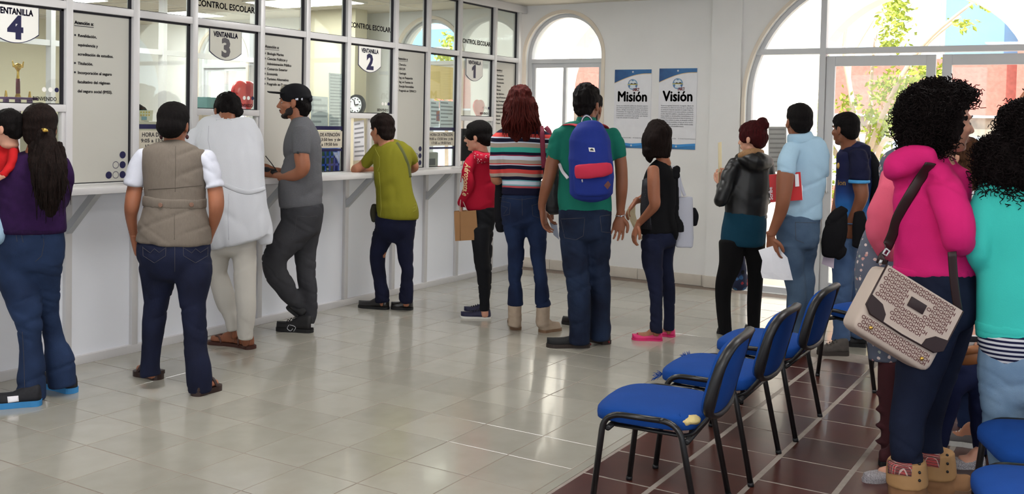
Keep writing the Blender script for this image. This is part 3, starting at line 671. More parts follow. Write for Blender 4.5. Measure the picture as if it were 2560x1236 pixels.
# ================================================================== posters on the end wall
def poster(cs, title, body, foot, label):
    X = XB-.012
    A, B, C_, D_ = [plX(*p, X) for p in cs]          # TL TR BR BL
    y0, y1 = (A[1]+D_[1])/2, (B[1]+C_[1])/2; zt, zb = (A[2]+B[2])/2, (C_[2]+D_[2])/2; Wd = y0-y1; Hh = zt-zb
    e = empty('poster', (X, (y0+y1)/2, zb), label, 'poster', 'framed posters on the end wall')
    def P(u, v, k=0): return (X-.0008*k, y0-u*Wd, zt-v*Hh)
    mk('board', *box(X, X+.012, y0, y1, zb, zt), PAPER, e, False)
    BLU = mat('poster_blue', (30, 62, 112), .4, var=.35, vs=2.5, col2=(62, 132, 192)); LBL = mat('poster_light_blue', (64, 142, 206), .4, var=.12, vs=4)
    top = [(u, .17-.12*math.sin(min(1., u*1.15)*math.pi/2)-.0*u) for u in np.linspace(0, 1, 16)]
    V = [P(0, 0, 1), P(1, 0, 1)]+[P(u, v, 1) for u, v in top[::-1]]
    mk('blue_corner', np.array(V), [list(range(len(V)))], BLU, e, False)
    q = [P(u, v, 2) for u, v in top]+[P(u, v+.008, 2) for u, v in top[::-1]]; mk('gold_edge', np.array(q), [list(range(len(q)))], mat('gold_ink', (206, 180, 132), .4), e, False)
    low = [P(0, .925, 1), P(.25, .935, 1), P(.5, .945, 1), P(.75, .935, 1), P(1, .925, 1), P(1, 1, 1), P(0, 1, 1)]
    mk('blue_foot', np.array(low), [list(range(7))], LBL, e, False)
    low = [P(0, .955, 2), P(.25, .962, 2), P(.5, .985, 2), P(.75, .962, 2), P(1, .955, 2), P(1, 1, 2), P(0, 1, 2)]
    mk('dark_foot', np.array(low), [list(range(7))], BLU, e, False)
    def dsc(u, v, r, k, n=24): return np.array([P(u+r*math.cos(t)/Wd*Hh, v+r*math.sin(t), k) for t in np.linspace(0, 2*math.pi, n, endpoint=False)]), [list(range(n))]
    for v in (.03, .968): mk('hanging_hole', *dsc(.5, v, .012, 3), mat('hole_grey', (196, 204, 208), .5), e, False)
    mk('round_emblem', *dsc(.5, .19, .068, 2, 32), mat('emblem_blue', (44, 84, 142), .5, vs=22, col2=(150, 190, 214)), e, False)
    mk('emblem_shield', *slab([P(.40, .16, 3), P(.45, .135, 3), P(.5, .15, 3), P(.56, .14, 3), P(.6, .17, 3), P(.57, .21, 3), P(.6, .235, 3), P(.5, .245, 3), P(.42, .235, 3), P(.44, .2, 3)], (1, 0, 0), .0006), mat('emblem_pale', (206, 216, 224), .5, var=.1, vs=60), e, False)
    mk('emblem_band', *slab([P(.36, .187, 4), P(.64, .187, 4), P(.64, .196, 4), P(.36, .196, 4)], (1, 0, 0), .0006), mat('emblem_yellow', (206, 190, 90), .5), e, False)
    mk('emblem_hills', *slab([P(.42, .187, 5), P(.47, .172, 5), P(.52, .182, 5), P(.57, .170, 5), P(.62, .187, 5)], (1, 0, 0), .0006), INK, e, False)
    rd = (0, -1, 0); uz = (0, 0, 1)
    V, f = text_mesh('UABCS', .05, .0015, width=Wd*.17); V = V.copy(); V[:, 0] += V[:, 1]*.25; V[:, 1] *= .8
    mk('emblem_lettering', *put((V, f), P(.5, .272, 6), rd, uz), mat('emblem_red', (196, 36, 44), .5), e, False)
    t = text_mesh(title, .14, .0055, width=Wd*.80)
    mk('title', *put(t, P(.1, .405, 3), rd, uz), mat('title_black', (20, 20, 22), .5), e, False)
    TG = mat('text_grey', (120, 122, 130), .6)
    for k, s in enumerate(body): mk('text_line', *put(text_mesh(s, .0185, .0002, width=Wd*(.86 if k < len(body)-1 else .62)), P(.07, .47+k*.0255, 3), rd, uz), TG, e, False)
    for q_, u_ in ((0, .07), (1, .55)): mk('text_line', *put(text_mesh(foot[q_], .013, .0002), P(u_, .875, 3), rd, uz), TG, e, False)
ft_ = ('Universidad Autónoma de Baja', 'H. Consejo General Universitario')
poster([(1535, 175), (1627, 173), (1626, 371), (1535, 369)], 'Misión', ['Somos una institución pública de educación superior', 'que ofrece programas educativos de nuevos planes,', 'genera y divulga conocimiento científico, tecnológico', 'y humanístico de vanguardia, contribuye al rescate y', 'conservación de la cultura para formar profesionales', 'competentes, socialmente responsables, que impulsan', 'el desarrollo sustentable de la entidad y del país.'], ft_, 'white poster headed Misión with blue corners')
poster([(1646, 172), (1741, 170), (1740, 374), (1646, 372)], 'Visión', ['Nuestros programas de docencia, investigación, difusión del', 'conocimiento y la cultura son reconocidos por su alta calidad y', 'su contribución al desarrollo sustentable de la entidad. El desarrollo', 'institucional se sustenta en sus cuerpos académicos consolidados', 'en pleno desarrollo académico y una planta de profesores de', 'tiempo completo con elevados grados y reconocimientos, en un', 'ambiente de armonía interna para la toma de decisiones y la', 'transparencia y rendición de cuentas, con una gestión certificada', 'que responde a las necesidades y al buen uso de los recursos', 'públicos (generales y propios), con sólidos vínculos sociales', 'y de aportación al desarrollo sustentable del entorno.'], ft_, 'white poster headed Visión with blue corners')

# ================================================================== office behind the glass
DESK = mat('office_laminate', (196, 184, 160), .5, var=.04); DGREY = mat('dark_grey_plastic', (52, 52, 56), .5); BLK = mat('black_plastic', (22, 22, 26), .45)
GOLD = mat('gold_plastic', (212, 172, 84), .22, .85, var=.1); REDB = mat('red_balloon', (206, 30, 40), .25, var=.05, spec=.7)
def cabinet(x0, x1, y0, y1, h, label):
    e = empty('cabinet', ((x0+x1)/2, (y0+y1)/2, 0), label, 'cabinet', 'office cabinets behind the glass')
    mk('body', *bbox(x0, x1, y0, y1, 0, h-.03), DESK, e, auto=30); mk('top', *bbox(x0-.02, x1+.02, y0-.02, y1+.02, h-.03, h), DESK, e, auto=30)
    n = max(1, int((x1-x0)/.5))
    for k in range(n):
        a = x0+(x1-x0)*k/n+.01; b = x0+(x1-x0)*(k+1)/n-.01
        d = mk('door', *box(a, b, y0-.014, y0-.001, .08, h-.06), DESK, e, False); mk('handle', *box(b-.05, b-.035, y0-.03, y0-.014, h*.6, h*.6+.12), ALUG, d, False)
cabinet(3.2, 4.3, 6.15, 6.6, 1.46, 'tall office cabinet carrying the trophy')
cabinet(5.4, 6.6, 6.2, 6.6, 1.05, 'low office cabinet behind the man in the cap')
cabinet(6.9, 8.2, 6.1, 6.5, .98, 'low office cabinet behind the printer window')
t = empty('trophy', (4.02, 6.35, 1.46), 'tall gold trophy with purple column on the office cabinet', 'trophy')
tx, ty = 4.03, 6.35
mk('base', *join([bbox(tx-.11, tx+.11, ty-.06, ty+.06, 1.60, 1.615)]+[bbox(tx+d-.014, tx+d+.014, ty-.015, ty+.015, 1.46, 1.60) for d in (-.085, 0, .085)]), mat('purple_plastic', (104, 60, 120), .4), t, auto=30)
mk('column', *pipe([(tx, ty, 1.64), (tx, ty, 1.74)], .014, 10), mat('maroon_plastic', (120, 46, 56), .3), t)
mk('figure', *fuse([pipe([(tx, ty, 1.61), (tx, ty, 1.645)], [.022, .012], 10), pipe([(tx, ty, 1.735), (tx, ty, 1.79), (tx, ty, 1.81)], [.012, .008, .022], 10, 2), ell((tx, ty, 1.825), (.028, .02, .02)), pipe([(tx-.03, ty, 1.815), (tx-.04, ty, 1.86)], [.008, .005], 8), pipe([(tx+.03, ty, 1.815), (tx+.04, ty, 1.86)], [.008, .005], 8)]+[pipe([(tx+d, ty, 1.612), (tx+d, ty, 1.66)], [.012, .006], 8) for d in (-.085, .085)], .004, 2), GOLD, t)
hb = [(0, -.035), (.03, 0), (.035, .018), (.02, .03), (0, .016), (-.02, .03), (-.035, .018), (-.03, 0)]
tag(mk('heart_sticker', *slab([(3.86+a, 5.331, 1.60+b) for a, b in hb], (0, 1, 0), .002), mat('maroon_sticker', (126, 56, 76), .5), smooth=False), 'small maroon heart sticker on the glass left of the trophy', 'sticker')
# notices taped to the glass
def sheet(px, Y, m, label, name='paper_notice', rows=0):
    P = [plY(*p, Y) for p in px]; e = empty(name, tuple(P[3]), label, 'paper', 'papers taped inside the glass')
    mk('sheet', *slab(P, (0, 1, 0), .001), m, e, False)
    if rows:
        A, B, C_, D_ = P; q = []
        for k in range(rows):
            v = (k+.8)/(rows+.6); u1 = .93 if k % 4 else .6
            l = A*(1-v)+D_*v; r = B*(1-v)+C_*v; a = l*.93+r*.07; b = l*(1-u1)+r*u1; hgt = (A-D_)/(rows+.6)*.38; o_ = np.array([0, -.0012, 0])
            q.append((np.array([a+o_, b+o_, b+hgt+o_, a+hgt+o_]), [(0, 1, 2, 3)]))
        mk('printed_lines', *join(q), mat('print_grey', (150, 150, 154), .7), e, False)
    return e
GP = mat('grey_print', (190, 190, 192), .6, var=.08, vs=40)
YI = YG+.008
sheet([(822, 182), (866, 186), (866, 318), (822, 318)], YI, GP, 'densely printed list taped to the glass right of the cap', rows=17)
sheet([(777, 240), (820, 243), (820, 318), (777, 318)], YI+.002, GP, 'pale sheet taped to the glass right behind the cap', rows=5)
sheet([(1076, 251), (1098, 253), (1098, 318), (1076, 318)], YI, PAPER, 'white printed sheet below the yellow blind, left one', rows=6)
sheet([(1099, 251), (1134, 254), (1134, 320), (1099, 320)], YI, PAPER, 'white printed sheet below the yellow blind, right one', rows=7)
sheet([(884, 305), (910, 300), (912, 400), (884, 402)], YI, PAPER, 'printed sheet inside the ticket opening left of the yellow-green man', rows=8)
sheet([(1091, 278), (1099, 278), (1099, 303), (1091, 303)], YI-.003, mat('photo_print', (70, 110, 160), .5, vs=30, col2=(214, 130, 70)), 'small colour photo stuck on the sheet below the blind')
V = [plX(*p, 8.93) for p in ((1070, 162), (1140, 170), (1140, 250), (1070, 246))]
tag(mk('roller_blind', *slab(V, (1, 0, 0), .01), mat('yellow_blind', (212, 190, 128), .8, var=.08, vs=6, stretch=(1, 1, 20)), smooth=False), 'yellow woven blind in the office arch above the printed sheets', 'blind')
# wall clock on an inner pillar
tag(mk('wall_office_pillar', *box(8.5, 8.7, 7.2, 7.95, 0, ZC), OFFW, smooth=False), 'cream inner office pillar behind window two', 'pillar', kind='structure')
c = plX(893, 263, 8.49); ck = empty('wall_clock', tuple(c), 'round black and white wall clock in the office', 'clock')
def dX(c, r, X, n=28): return np.array([(X, c[1]+r*math.cos(t), c[2]+r*math.sin(t)) for t in np.linspace(0, 2*math.pi, n, endpoint=False)])
mk('rim', *slab(dX(c, .115, 8.46), (1, 0, 0), .04), BLK, ck, False); mk('face', *slab(dX(c, .088, 8.455), (1, 0, 0), .01), PAPER, ck, False)
mk('hands', *join([pipe([(8.45, c[1], c[2]), (8.45, c[1]-.05, c[2]+.01)], .006, 6), pipe([(8.45, c[1], c[2]), (8.45, c[1]+.015, c[2]+.06)], .005, 6)]), BLK, ck)
mk('hour_marks', *join([box(8.45, 8.455, c[1]+.072*math.cos(t)-.006, c[1]+.072*math.cos(t)+.006, c[2]+.072*math.sin(t)-.006, c[2]+.072*math.sin(t)+.006) for t in np.linspace(0, 2*math.pi, 12, endpoint=False)]), BLK, ck, False)
# balloons, boxes, crate, monitors
def heart_balloon(c, s, label, zf=0.):
    e = empty('heart_balloon', tuple(c), label, 'balloon', 'red balloons in the office')
    V, f = ell((0, 0, 0), (1, .42, 1), 28, 18); x, z = V[:, 0].copy(), V[:, 2].copy()
    V[:, 2] = z*.95+.42*np.abs(x)*(1-.3*np.abs(x))-.15; V[:, 0] = x*(1-.28*np.clip(-z, 0, 1))
    mk('balloon', V*s+np.array(c), f, REDB, e); mk('ribbon', *pipe([np.array(c)-(0, 0, s), (c[0]-.02, c[1], zf)], .003, 5), REDB, e)
heart_balloon(plY(612, 240, 6.5), .15, 'red heart balloon behind the VENTANILLA 3 glass', 1.05)
heart_balloon(plY(1197, 270, 5.75), .10, 'red balloon behind the VENTANILLA 1 glass', .0)
bx_ = plY(520, 288, 5.69)
tag(mk('document_rack', *box(bx_[0]-.15, bx_[0]+.15, 5.58, 5.79, 1.062, bx_[2]-.001), DESK, smooth=False), 'small wooden rack carrying the pale teal box', 'rack')
tb_ = empty('gift_box', tuple(bx_), 'tilted pale teal box inside window three', 'box')
mk('carton', *xform(bbox(-.10, .10, -.05, .05, 0, .13), rotz(bx_, .3)), mat('teal_box', (150, 196, 196), .5, var=.1, vs=5), tb_, auto=30)
cr = empty('plastic_crate', (5.98, 5.5, 1.06), 'blue perforated plastic crate on the office desk', 'crate')
cm = mat('blue_plastic', (34, 84, 190), .35); p0 = plY(803, 428, 5.46); p1 = plY(858, 372, 5.46); q = []
xa, xb, za, zb_ = p0[0], p1[0], 1.075, p1[2]
for k in range(6): x = xa+(xb-xa)*k/5; q.append(box(x-.006, x+.006, 5.46, 5.47, za, zb_))
for k in range(4): z = za+(zb_-za)*k/3; q.append(box(xa, xb, 5.46, 5.47, z-.008, z+.008))
mk('front_lattice', *join(q), cm, cr, False); mk('tub', *join([box(xa, xb, 5.72, 5.73, za, zb_), box(xa, xa+.01, 5.47, 5.72, za, zb_), box(xb-.01, xb, 5.47, 5.72, za, zb_), box(xa, xb, 5.47, 5.72, za, za+.01)]), cm, cr, False)
for k in range(3): mk('folder', *box(xa+.02+.07*k, xa+.07+.07*k, 5.5, 5.7, za+.012, zb_-.02), mat('green_folder', (60, 110, 90), .6), cr, False)
tag(mk('office_desk', *join([bbox(2.3, 8.3, 5.38, 5.80, 1.03, 1.062)]+[box(x, x+.04, 5.42, 5.76, 0, 1.03) for x in (2.4, 3.7, 5.2, 6.8, 8.2)]), DESK, smooth=False), 'long inner office desk behind the ticket windows', 'desk')
mo = empty('monitor', (7.95, 5.62, 1.062), 'black computer monitor behind the girl in the red hoodie', 'monitor')
p0 = plY(1155, 388, 5.55); p1 = plY(1177, 322, 5.55)
mk('screen', *bbox(p0[0], p0[0]+.42, 5.55, 5.58, 1.12, p1[2]), BLK, mo, auto=30); mk('stand', *join([box(p0[0]+.18, p0[0]+.24, 5.58, 5.6, 1.07, 1.2), box(p0[0]+.12, p0[0]+.3, 5.54, 5.66, 1.062, 1.075)]), BLK, mo, False)
pr_ = empty('printer', (7.5, 5.6, 1.062), 'grey office printer behind the low opening hours notice', 'printer')
mk('case', *bbox(7.34, 7.70, 5.48, 5.75, 1.062, 1.22, .015), mat('grey_plastic', (150, 148, 138), .5), pr_, auto=30); mk('paper_slot', *box(7.40, 7.64, 5.474, 5.482, 1.10, 1.16), DGREY, pr_, False)
ca = empty('desk_calendar', tuple(plY(364, 306, 5.7)), 'small yellow dotted desk calendar by the vest woman', 'calendar')
p = [plY(*q_, 5.7) for q_ in ((346, 276), (383, 276), (381, 303), (349, 303))]
mk('card', *slab(p, (0, 1, 0), .004), mat('cream_card', (222, 214, 190), .6), ca, False)
mk('dots', *join([disc(p[0][0]+.02+.022*(k % 4), p[0][2]-.012-.02*(k//4), .006, 5.697, 10) for k in range(8)]), mat('yellow_dot', (206, 170, 60), .5), ca, False)
mk('picture', *box(p[0][0]+.025, p[0][0]+.065, 5.694, 5.698, p[0][2]-.065, p[0][2]-.042), mat('teal_print', (110, 150, 160), .5), ca, False)
tag(mk('shelf_stand', *box(p[0][0]-.05, p[0][0]+.16, 5.64, 5.78, 1.062, plY(364, 304, 5.7)[2]), DESK, smooth=False), 'small wooden ledge under the desk calendar', 'shelf')
# inner office glazing: posts and rails seen through the panes
IG = empty('wall_inner', (6, 8.3, 0), 'inner office glazing with pale posts behind the ticket windows', 'partition', kind='structure')
for x in (2.9, 4.15, 5.4, 6.6, 7.8): mk('post', *box(x-.022, x+.022, 7.992, 8.066, 0, ZC), ALU, IG, False)
mk('rail', *join([box(2.0, 7.8, 8.0, 8.05, 2.1, 2.15), box(2.0, 7.8, 8.0, 8.05, .9, .96)]), ALU, IG, False)
mk('lower_panel', *box(2.0, 7.8, 8.01, 8.04, 0, .9), PANELW, IG, False)
# ================================================================== people
SKIN = {}
def skin(k):
    cols = {'tan': (168, 112, 84), 'brown': (132, 82, 58), 'light': (206, 152, 128), 'mid': (154, 98, 72)}
    if k not in SKIN:
        m = mat('skin_'+k, cols[k], .5, var=.07, vs=9, spec=.35); b = m.node_tree.nodes['Principled BSDF']
        b.inputs['Subsurface Weight'].default_value = .08; b.inputs['Subsurface Radius'].default_value = (.012, .005, .003); SKIN[k] = m
    return SKIN[k]
def cloth(name, col, var=.12, vs=5, rough=.85, **k): return mat(name, col, rough, var=var, vs=vs, spec=.2, bump=.12, bs=220, **k)
def denim(name, c1, c2): return mat(name, c1, .85, vs=4.5, spec=.2, bump=.15, bs=260, col2=c2)
def hairmat(name, col, var=.5): return mat(name, col, .68, var=var, vs=40, spec=.12, bump=.8, bs=110, stretch=(3, 3, .3))
WR_SHIRT = [(.009, (2.6, 2.6, 7), 'c'), (.006, (4.5, 4.5, 14), 'c')]
WR_JEAN = [(.008, (3, 3, 9), 'c'), (.006, (5, 5, 19), 'c')]
WR_SOFT = [(.010, (2.4, 2.4, 6), 'c'), (.007, (4.5, 4.5, 12), 'c')]
class Person:
    def __init__(s, label, D, base, group=None):
        s.D = D; b = gnd(*base) if base is not None else None
        s.b = b; s.e = empty('person', (b[0], b[1], 0), label, 'person', group); s.body = []; s.sk = 'mid'
    def p(s, x, y, dd=0.): return at(x, y, s.D+dd)
    def m(s, px, dd=0.): return px*(s.D+dd)/F
    def tube(s, pts, k=1., n=18, sub=4, cap=(.5, .5), grow=0., sc=1.):
        if sc < 1: cap = (.3, .04)
        """pts: (px, py, half width px, depth offset m, depth ratio)"""
        C_ = []; A = []; B = []
        for q in pts:
            x, y, r = q[:3]; dd = q[3] if len(q) > 3 else 0.; kk = q[4] if len(q) > 4 else k
            C_.append(s.p(x, y, dd)); a = s.m(r, dd)*sc+grow; A.append(a); B.append(s.m(r, dd)*kk*sc+grow)
        C_ = crom(C_, sub); A = crom(np.array(A)[:, None], sub)[:, 0]; B = crom(np.array(B)[:, None], sub)[:, 0]
        return loft(C_, A, B, lambda t: np.cross(t, f0), n, cap)
    def add(s, name, part, m, parent=None, **kw): return mk(name, *part, m, parent or s.e, **kw)
    def garment(s, name, parts, m, vox=.0105, smooth=7, wr=WR_SHIRT, label=None):
        o = mk(name, *fuse(parts, vox, smooth, wr), m, s.e)
        if label: o['label'] = label
        return o
    def headframe(s, cx, cy, psi, pitch=0., roll=0., dd=0., sc=1.):
        a = yaw+math.radians(psi); fy = np.array([math.cos(a), math.sin(a), 0]); rx = np.array([math.sin(a), -math.cos(a), 0]); uz = u0.copy()
        t = math.radians(pitch); fy, uz = math.cos(t)*fy-math.sin(t)*uz, math.cos(t)*uz+math.sin(t)*fy      # + = bowed
        t = math.radians(roll); rx, uz = math.cos(t)*rx+math.sin(t)*uz, math.cos(t)*uz-math.sin(t)*rx
        s.HF = frame(s.p(cx, cy, dd), rx*sc, fy*sc, uz*sc); s.hs = sc; return s.HF
    def h(s, part): return xform(part, s.HF)
    def hp(s, *q): return np.array(s.HF)[:3, :3]@np.array(q, float)+np.array(s.HF)[:3, 3]
    def head(s, face=True, ears=True, necklen=.12, female=False, neck_to=None, nr=None):
        """head in its own frame: x right, y to the face, z up; ear level at 0"""
        w_ = .93 if female else 1.
        P = [ell((0, -.014, .036), (.073*w_, .093, .080)), ell((0, .03, -.028), (.058*w_, .060, .082)), ell((0, .052, -.088), (.034*w_, .032, .024)),
             ell((0, .012, -.070), (.052*w_, .050, .034))]
        if face:
            P += [pipe([(0, .082, .022), (0, .098, -.008), (0, .108, -.028)], [.008, .011, .0145], 10, 3, (.6, .8)), ell((.012, .09, -.034), (.010, .012, .009)), ell((-.012, .09, -.034), (.010, .012, .009)),
                  ell((0, .074, .024), (.048*w_, .017, .011)), ell((0, .086, -.058), (.023, .0125, .0065)), ell((0, .084, -.069), (.019, .0125, .007)), ell((0, .074, -.094), (.017, .014, .014)),
                  ell((.042*w_, .052, -.022), (.022, .026, .022)), ell((-.042*w_, .052, -.022), (.022, .026, .022))]
        if ears:
            for q in (-1, 1): P += [ell((q*.076*w_, -.016, -.008), (.009, .019, .031)), ell((q*.072*w_, -.010, -.03), (.009, .012, .014))]
        P = [s.h(q) for q in P]
        nb = s.hp(0, -.022, -.04); ne = np.asarray(neck_to, float) if neck_to is not None else nb-np.array([0, 0, necklen*s.hs])
        r = (nr or (.047 if female else .056))*s.hs
        P.append(pipe([nb, nb*.5+ne*.5, ne], [r, r*.97, r*1.15], 14, 3, (.5, .5)))
        s.body.append(fuse(P, .0052*max(1, s.hs), 3))
        if face:
            for q in (-1, 1):
                mk('eye', *s.h(ell((q*.029*w_, .0725, -.002), (.0115, .0105, .0062), 12, 8)), mat('eye_white', (150, 130, 122), .25, var=.02), s.e)
                mk('iris', *s.h(ell((q*.029*w_, .0805, -.002), (.006, .004, .0055), 10, 6)), mat('dark_iris', (30, 18, 14), .2), s.e)
                mk('eyebrow', *s.h(pipe([(q*.012, .0905, .022), (q*.03*w_, .087, .029), (q*.047*w_, .072, .023)], [.003, .0045, .002], 8, 4, k=.6)), mat('brow_hair', (26, 18, 16), .7), s.e)
            mk('lips', *s.h(join([ell((0, .0915, -.0585), (.021, .0085, .0045), 14, 8), ell((0, .0895, -.067), (.018, .009, .0052), 14, 8)])), mat('lip_'+s.sk, (158, 84, 74), .45), s.e)
    def neckpt(s): return s.hp(0, -.022, -.04)
    def hair_cap(s, name, m, front=.0, nape=-.06, vol=1.0, tuft=.006, top=1.0, extra=(), vox=.0075, freq=38, smooth=3):
        P = [ell((0, -.020, .044), (.080*vol, .097*vol, .082*vol*top)), ell((0, -.050, .0), (.075*vol, .062*vol, .06)), ell((0, -.062, nape*.5), (.062*vol, .042*vol, abs(nape)*.55+.02)), ell((0, .02+front, .075), (.066*vol, .062*vol, .046*top))]
        P += list(extra)
        o = mk(name, *fuse([s.h(q) for q in P], vox, smooth, [(tuft, (freq, freq, freq*.6), True), (tuft*.5, (freq*2, freq*2, freq), True)]), m, s.e); return o
    def arm(s, pts, **k): s.body.append(fuse([s.tube(pts, **k)], .009, 2))
    def hand(s, wrist, tip, palm, side=1, curl=.35, sc=1., spread=.12, thumb=.6):
        """wrist and mean finger direction as 3-D points/vectors; palm = palm normal; side = +1 thumb towards cross(dir,palm)"""
        wv = np.asarray(wrist, float); d = nrm(np.asarray(tip, float)-wv); n_ = np.asarray(palm, float); n_ = nrm(n_-d*(n_@d)); a = nrm(np.cross(d, n_))*side
        P = [loft(crom([wv-d*.03*sc, wv+d*.02*sc, wv+d*.06*sc, wv+d*.092*sc], 3), crom(np.array([.026, .03, .041, .040])[:, None]*sc, 3)[:, 0], crom(np.array([.02, .019, .016, .012])[:, None]*sc, 3)[:, 0], a, 14, (.3, .5))]
        for k, (off, L, r) in enumerate(((.029, .072, .0085), (.010, .082, .009), (-.010, .076, .0085), (-.029, .060, .0075))):
            b = wv+d*(.088 if k < 3 else .08)*sc+a*off*1.12*sc; ang = 0.; q = [b-d*.02*sc, b]; cur = b
            dd_ = nrm(d+a*spread*off/.029)
            for j, fr in enumerate((.45, .3, .25)):
                ang += curl*(1.1 if j else .7); v = dd_*math.cos(ang)+n_*math.sin(ang); cur = cur+v*L*fr*sc; q.append(cur)
            P.append(pipe(q, list(np.array([r, r, r*.95, r*.86, r*.7])*sc), 8, 3, (.5, .9)))
        t0 = wv+d*.025*sc+a*.022*sc; t1 = t0+(d*.55+a*.75+n_*.25*thumb)*.035*sc; t2 = t1+nrm(d*.85+a*.35+n_*.4*thumb)*.032*sc; t3 = t2+nrm(d+n_*.5*thumb)*.026*sc
        P.append(pipe([t0, t1, t2, t3], list(np.array([.015, .0125, .0105, .008])*sc), 9, 3, (.6, .9)))
        s.body.append(fuse(P, .0042*sc, 2))
    def finish(s, core=()):
        P = list(s.body)
        if core: P.append(fuse(list(core), .02, 3))
        o = mk('body', *join(P), skin(s.sk), s.e); return o
def shoe_part(heel, toe, wd=.047, hh=.08, ht=.035, z=0., n=14, toe_pow=1., close=.35, grow=0.):
    """rounded shoe upper from heel point to toe point"""
    heel = np.asarray(heel, float); toe = np.asarray(toe, float); L = np.linalg.norm(toe-heel); d = (toe-heel)/L; a = nrm(np.cross(d, u0)); upv = np.cross(a, d)
    V = []; ts = np.array([0, .008, .03, .07, .12, .2, .3, .4, .5, .6, .7, .78, .85, .905, .945, .972, .99, 1.])
    rnd = lambda t, k: np.sqrt(np.clip(1-(1-np.clip(t/k, 0, 1))**2, .004, 1))
    wp = np.interp(ts, [0, .2, .4, .55, .74, 1.], [.76, .78, .76, .88, 1., .96])*rnd(ts, .10)*rnd(1-ts, .20)
    hp_ = np.interp(ts, [0, .05, .25, .4, .6, .8, .93, 1.], [.86, 1., 1., .86, .62, .48, .42, .36])*np.maximum(.25, rnd(1-ts, .07))*np.maximum(.5, rnd(ts, .04))
    for t, w_, h_ in zip(ts, wp, hp_):
        c_ = heel+d*L*t
        for i in range(n):
            th = math.pi*i/(n-1); x = math.cos(th); y = math.sin(th)
            V.append(c_+a*(wd*w_+grow)*math.copysign(abs(x)**.8, x)+upv*((hh*h_*(1-t)+max(ht, hh*h_*.6)*t if t > .5 else hh*h_)*y**.75+z))
    f = []; R = len(ts)
    for j in range(R-1):
        for i in range(n-1): f.append((j*n+i, j*n+i+1, (j+1)*n+i+1, (j+1)*n+i))
        f.append((j*n+n-1, j*n, (j+1)*n, (j+1)*n+n-1))
    f.append(list(range(n))[::-1]); f.append([(R-1)*n+i for i in range(n)])
    return np.array(V), [g[::-1] for g in f]
def sole_part(heel, toe, wd=.05, z0=0., z1=.022, lift=0.):
    heel = np.asarray(heel, float); toe = np.asarray(toe, float); L = np.linalg.norm(toe-heel); d = (toe-heel)/L; a = nrm(np.cross(d, u0)); upv = np.cross(a, d)
    ts = np.array([-.012, -.004, .012, .035, .07, .12, .2, .3, .4, .5, .62, .74, .82, .88, .93, .965, .99, 1.008, 1.015]); tq = (ts+.012)/1.027
    rnd = lambda t, k: np.sqrt(np.clip(1-(1-np.clip(t/k, 0, 1))**2, .01, 1)); wp = np.interp(tq, [0, .2, .4, .55, .74, 1.], [.80, .84, .79, .9, 1., .97])*rnd(tq, .11)*rnd(1-tq, .21)
    L_ = [heel+d*L*t+a*wd*w_ for t, w_ in zip(ts, wp)]; R_ = [heel+d*L*t-a*wd*w_ for t, w_ in zip(ts, wp)]
    P = np.array(L_+R_[::-1]); n = len(P)
    return np.vstack([P+upv*z0, P+upv*z1]), [list(range(n))[::-1], list(range(n, 2*n))]+[[i, (i+1) % n, (i+1) % n+n, i+n] for i in range(n)]
def shoe(P, heel, toe, m, ms, wd=.046, hh=.085, ht=.04, st=.022, name='shoe', lace=None):
    """heel / toe: ground pixels or 3-D points"""
    h_ = gnd(*heel) if len(heel) == 2 else np.asarray(heel, float); t_ = gnd(*toe) if len(toe) == 2 else np.asarray(toe, float)
    o = mk(name, *shoe_part(h_, t_, wd, hh, ht, st*.8), m, P.e); mk('sole', *sole_part(h_, t_, wd*1.06, 0, st), ms, o, False)
    if lace:
        d = t_-h_; q = []
        for k in range(4):
            c_ = h_+d*(.42+.09*k)+np.array([0, 0, st+hh*(.82-.10*k)]); a = nrm(np.cross(d, u0))*wd*.55; q.append(pipe([c_-a-(0, 0, .012), c_+(0, 0, .004), c_+a-(0, 0, .012)], .003, 5, 3))
        mk('laces', *join(q), lace, o)
    return o
def strip(P3, wd, nv, th=.004, sub=5):
    """flat strap along 3-D points; nv = outward normal"""
    C_ = crom(P3, sub); nv = np.asarray(nv, float)
    return loft(C_, np.full(len(C_), wd/2), np.full(len(C_), th/2), lambda t: np.cross(t, nv), 8, (0, 0))
BLACKH = hairmat('black_hair', (15, 11, 11)); DARKBR = hairmat('dark_brown_hair', (26, 16, 13)); REDH = hairmat('dyed_red_hair', (68, 18, 13)); REDH2 = hairmat('wine_red_hair', (58, 12, 14))
BLKRUB = mat('black_rubber', (24, 24, 26), .6); WHRUB = mat('white_rubber', (214, 212, 206), .5)
J_DARK = denim('dark_indigo_denim', (17, 20, 38), (26, 32, 58)); J_MID = denim('mid_blue_denim', (24, 36, 62), (40, 58, 92)); J_NAVY = denim('navy_denim', (18, 27, 52), (34, 50, 84))
J_LIGHT = denim('light_blue_denim', (96, 124, 154), (134, 160, 184)); J_BLACK = cloth('black_denim', (20, 21, 25)); J_CHAR = denim('charcoal_denim', (46, 46, 50), (66, 66, 70))
STITCH = mat('pocket_stitch', (70, 68, 72), .85)
def seam(P, pts, r=.0018, m=None, name='stitching', parent=None, lift=.0):
    """thin stitched line drawn over a garment, pts = (px,py,dd)"""
    return mk(name, *pipe([P.p(x, y, d) for x, y, d in pts], r, 5, 3), m or STITCH, parent or P.e)
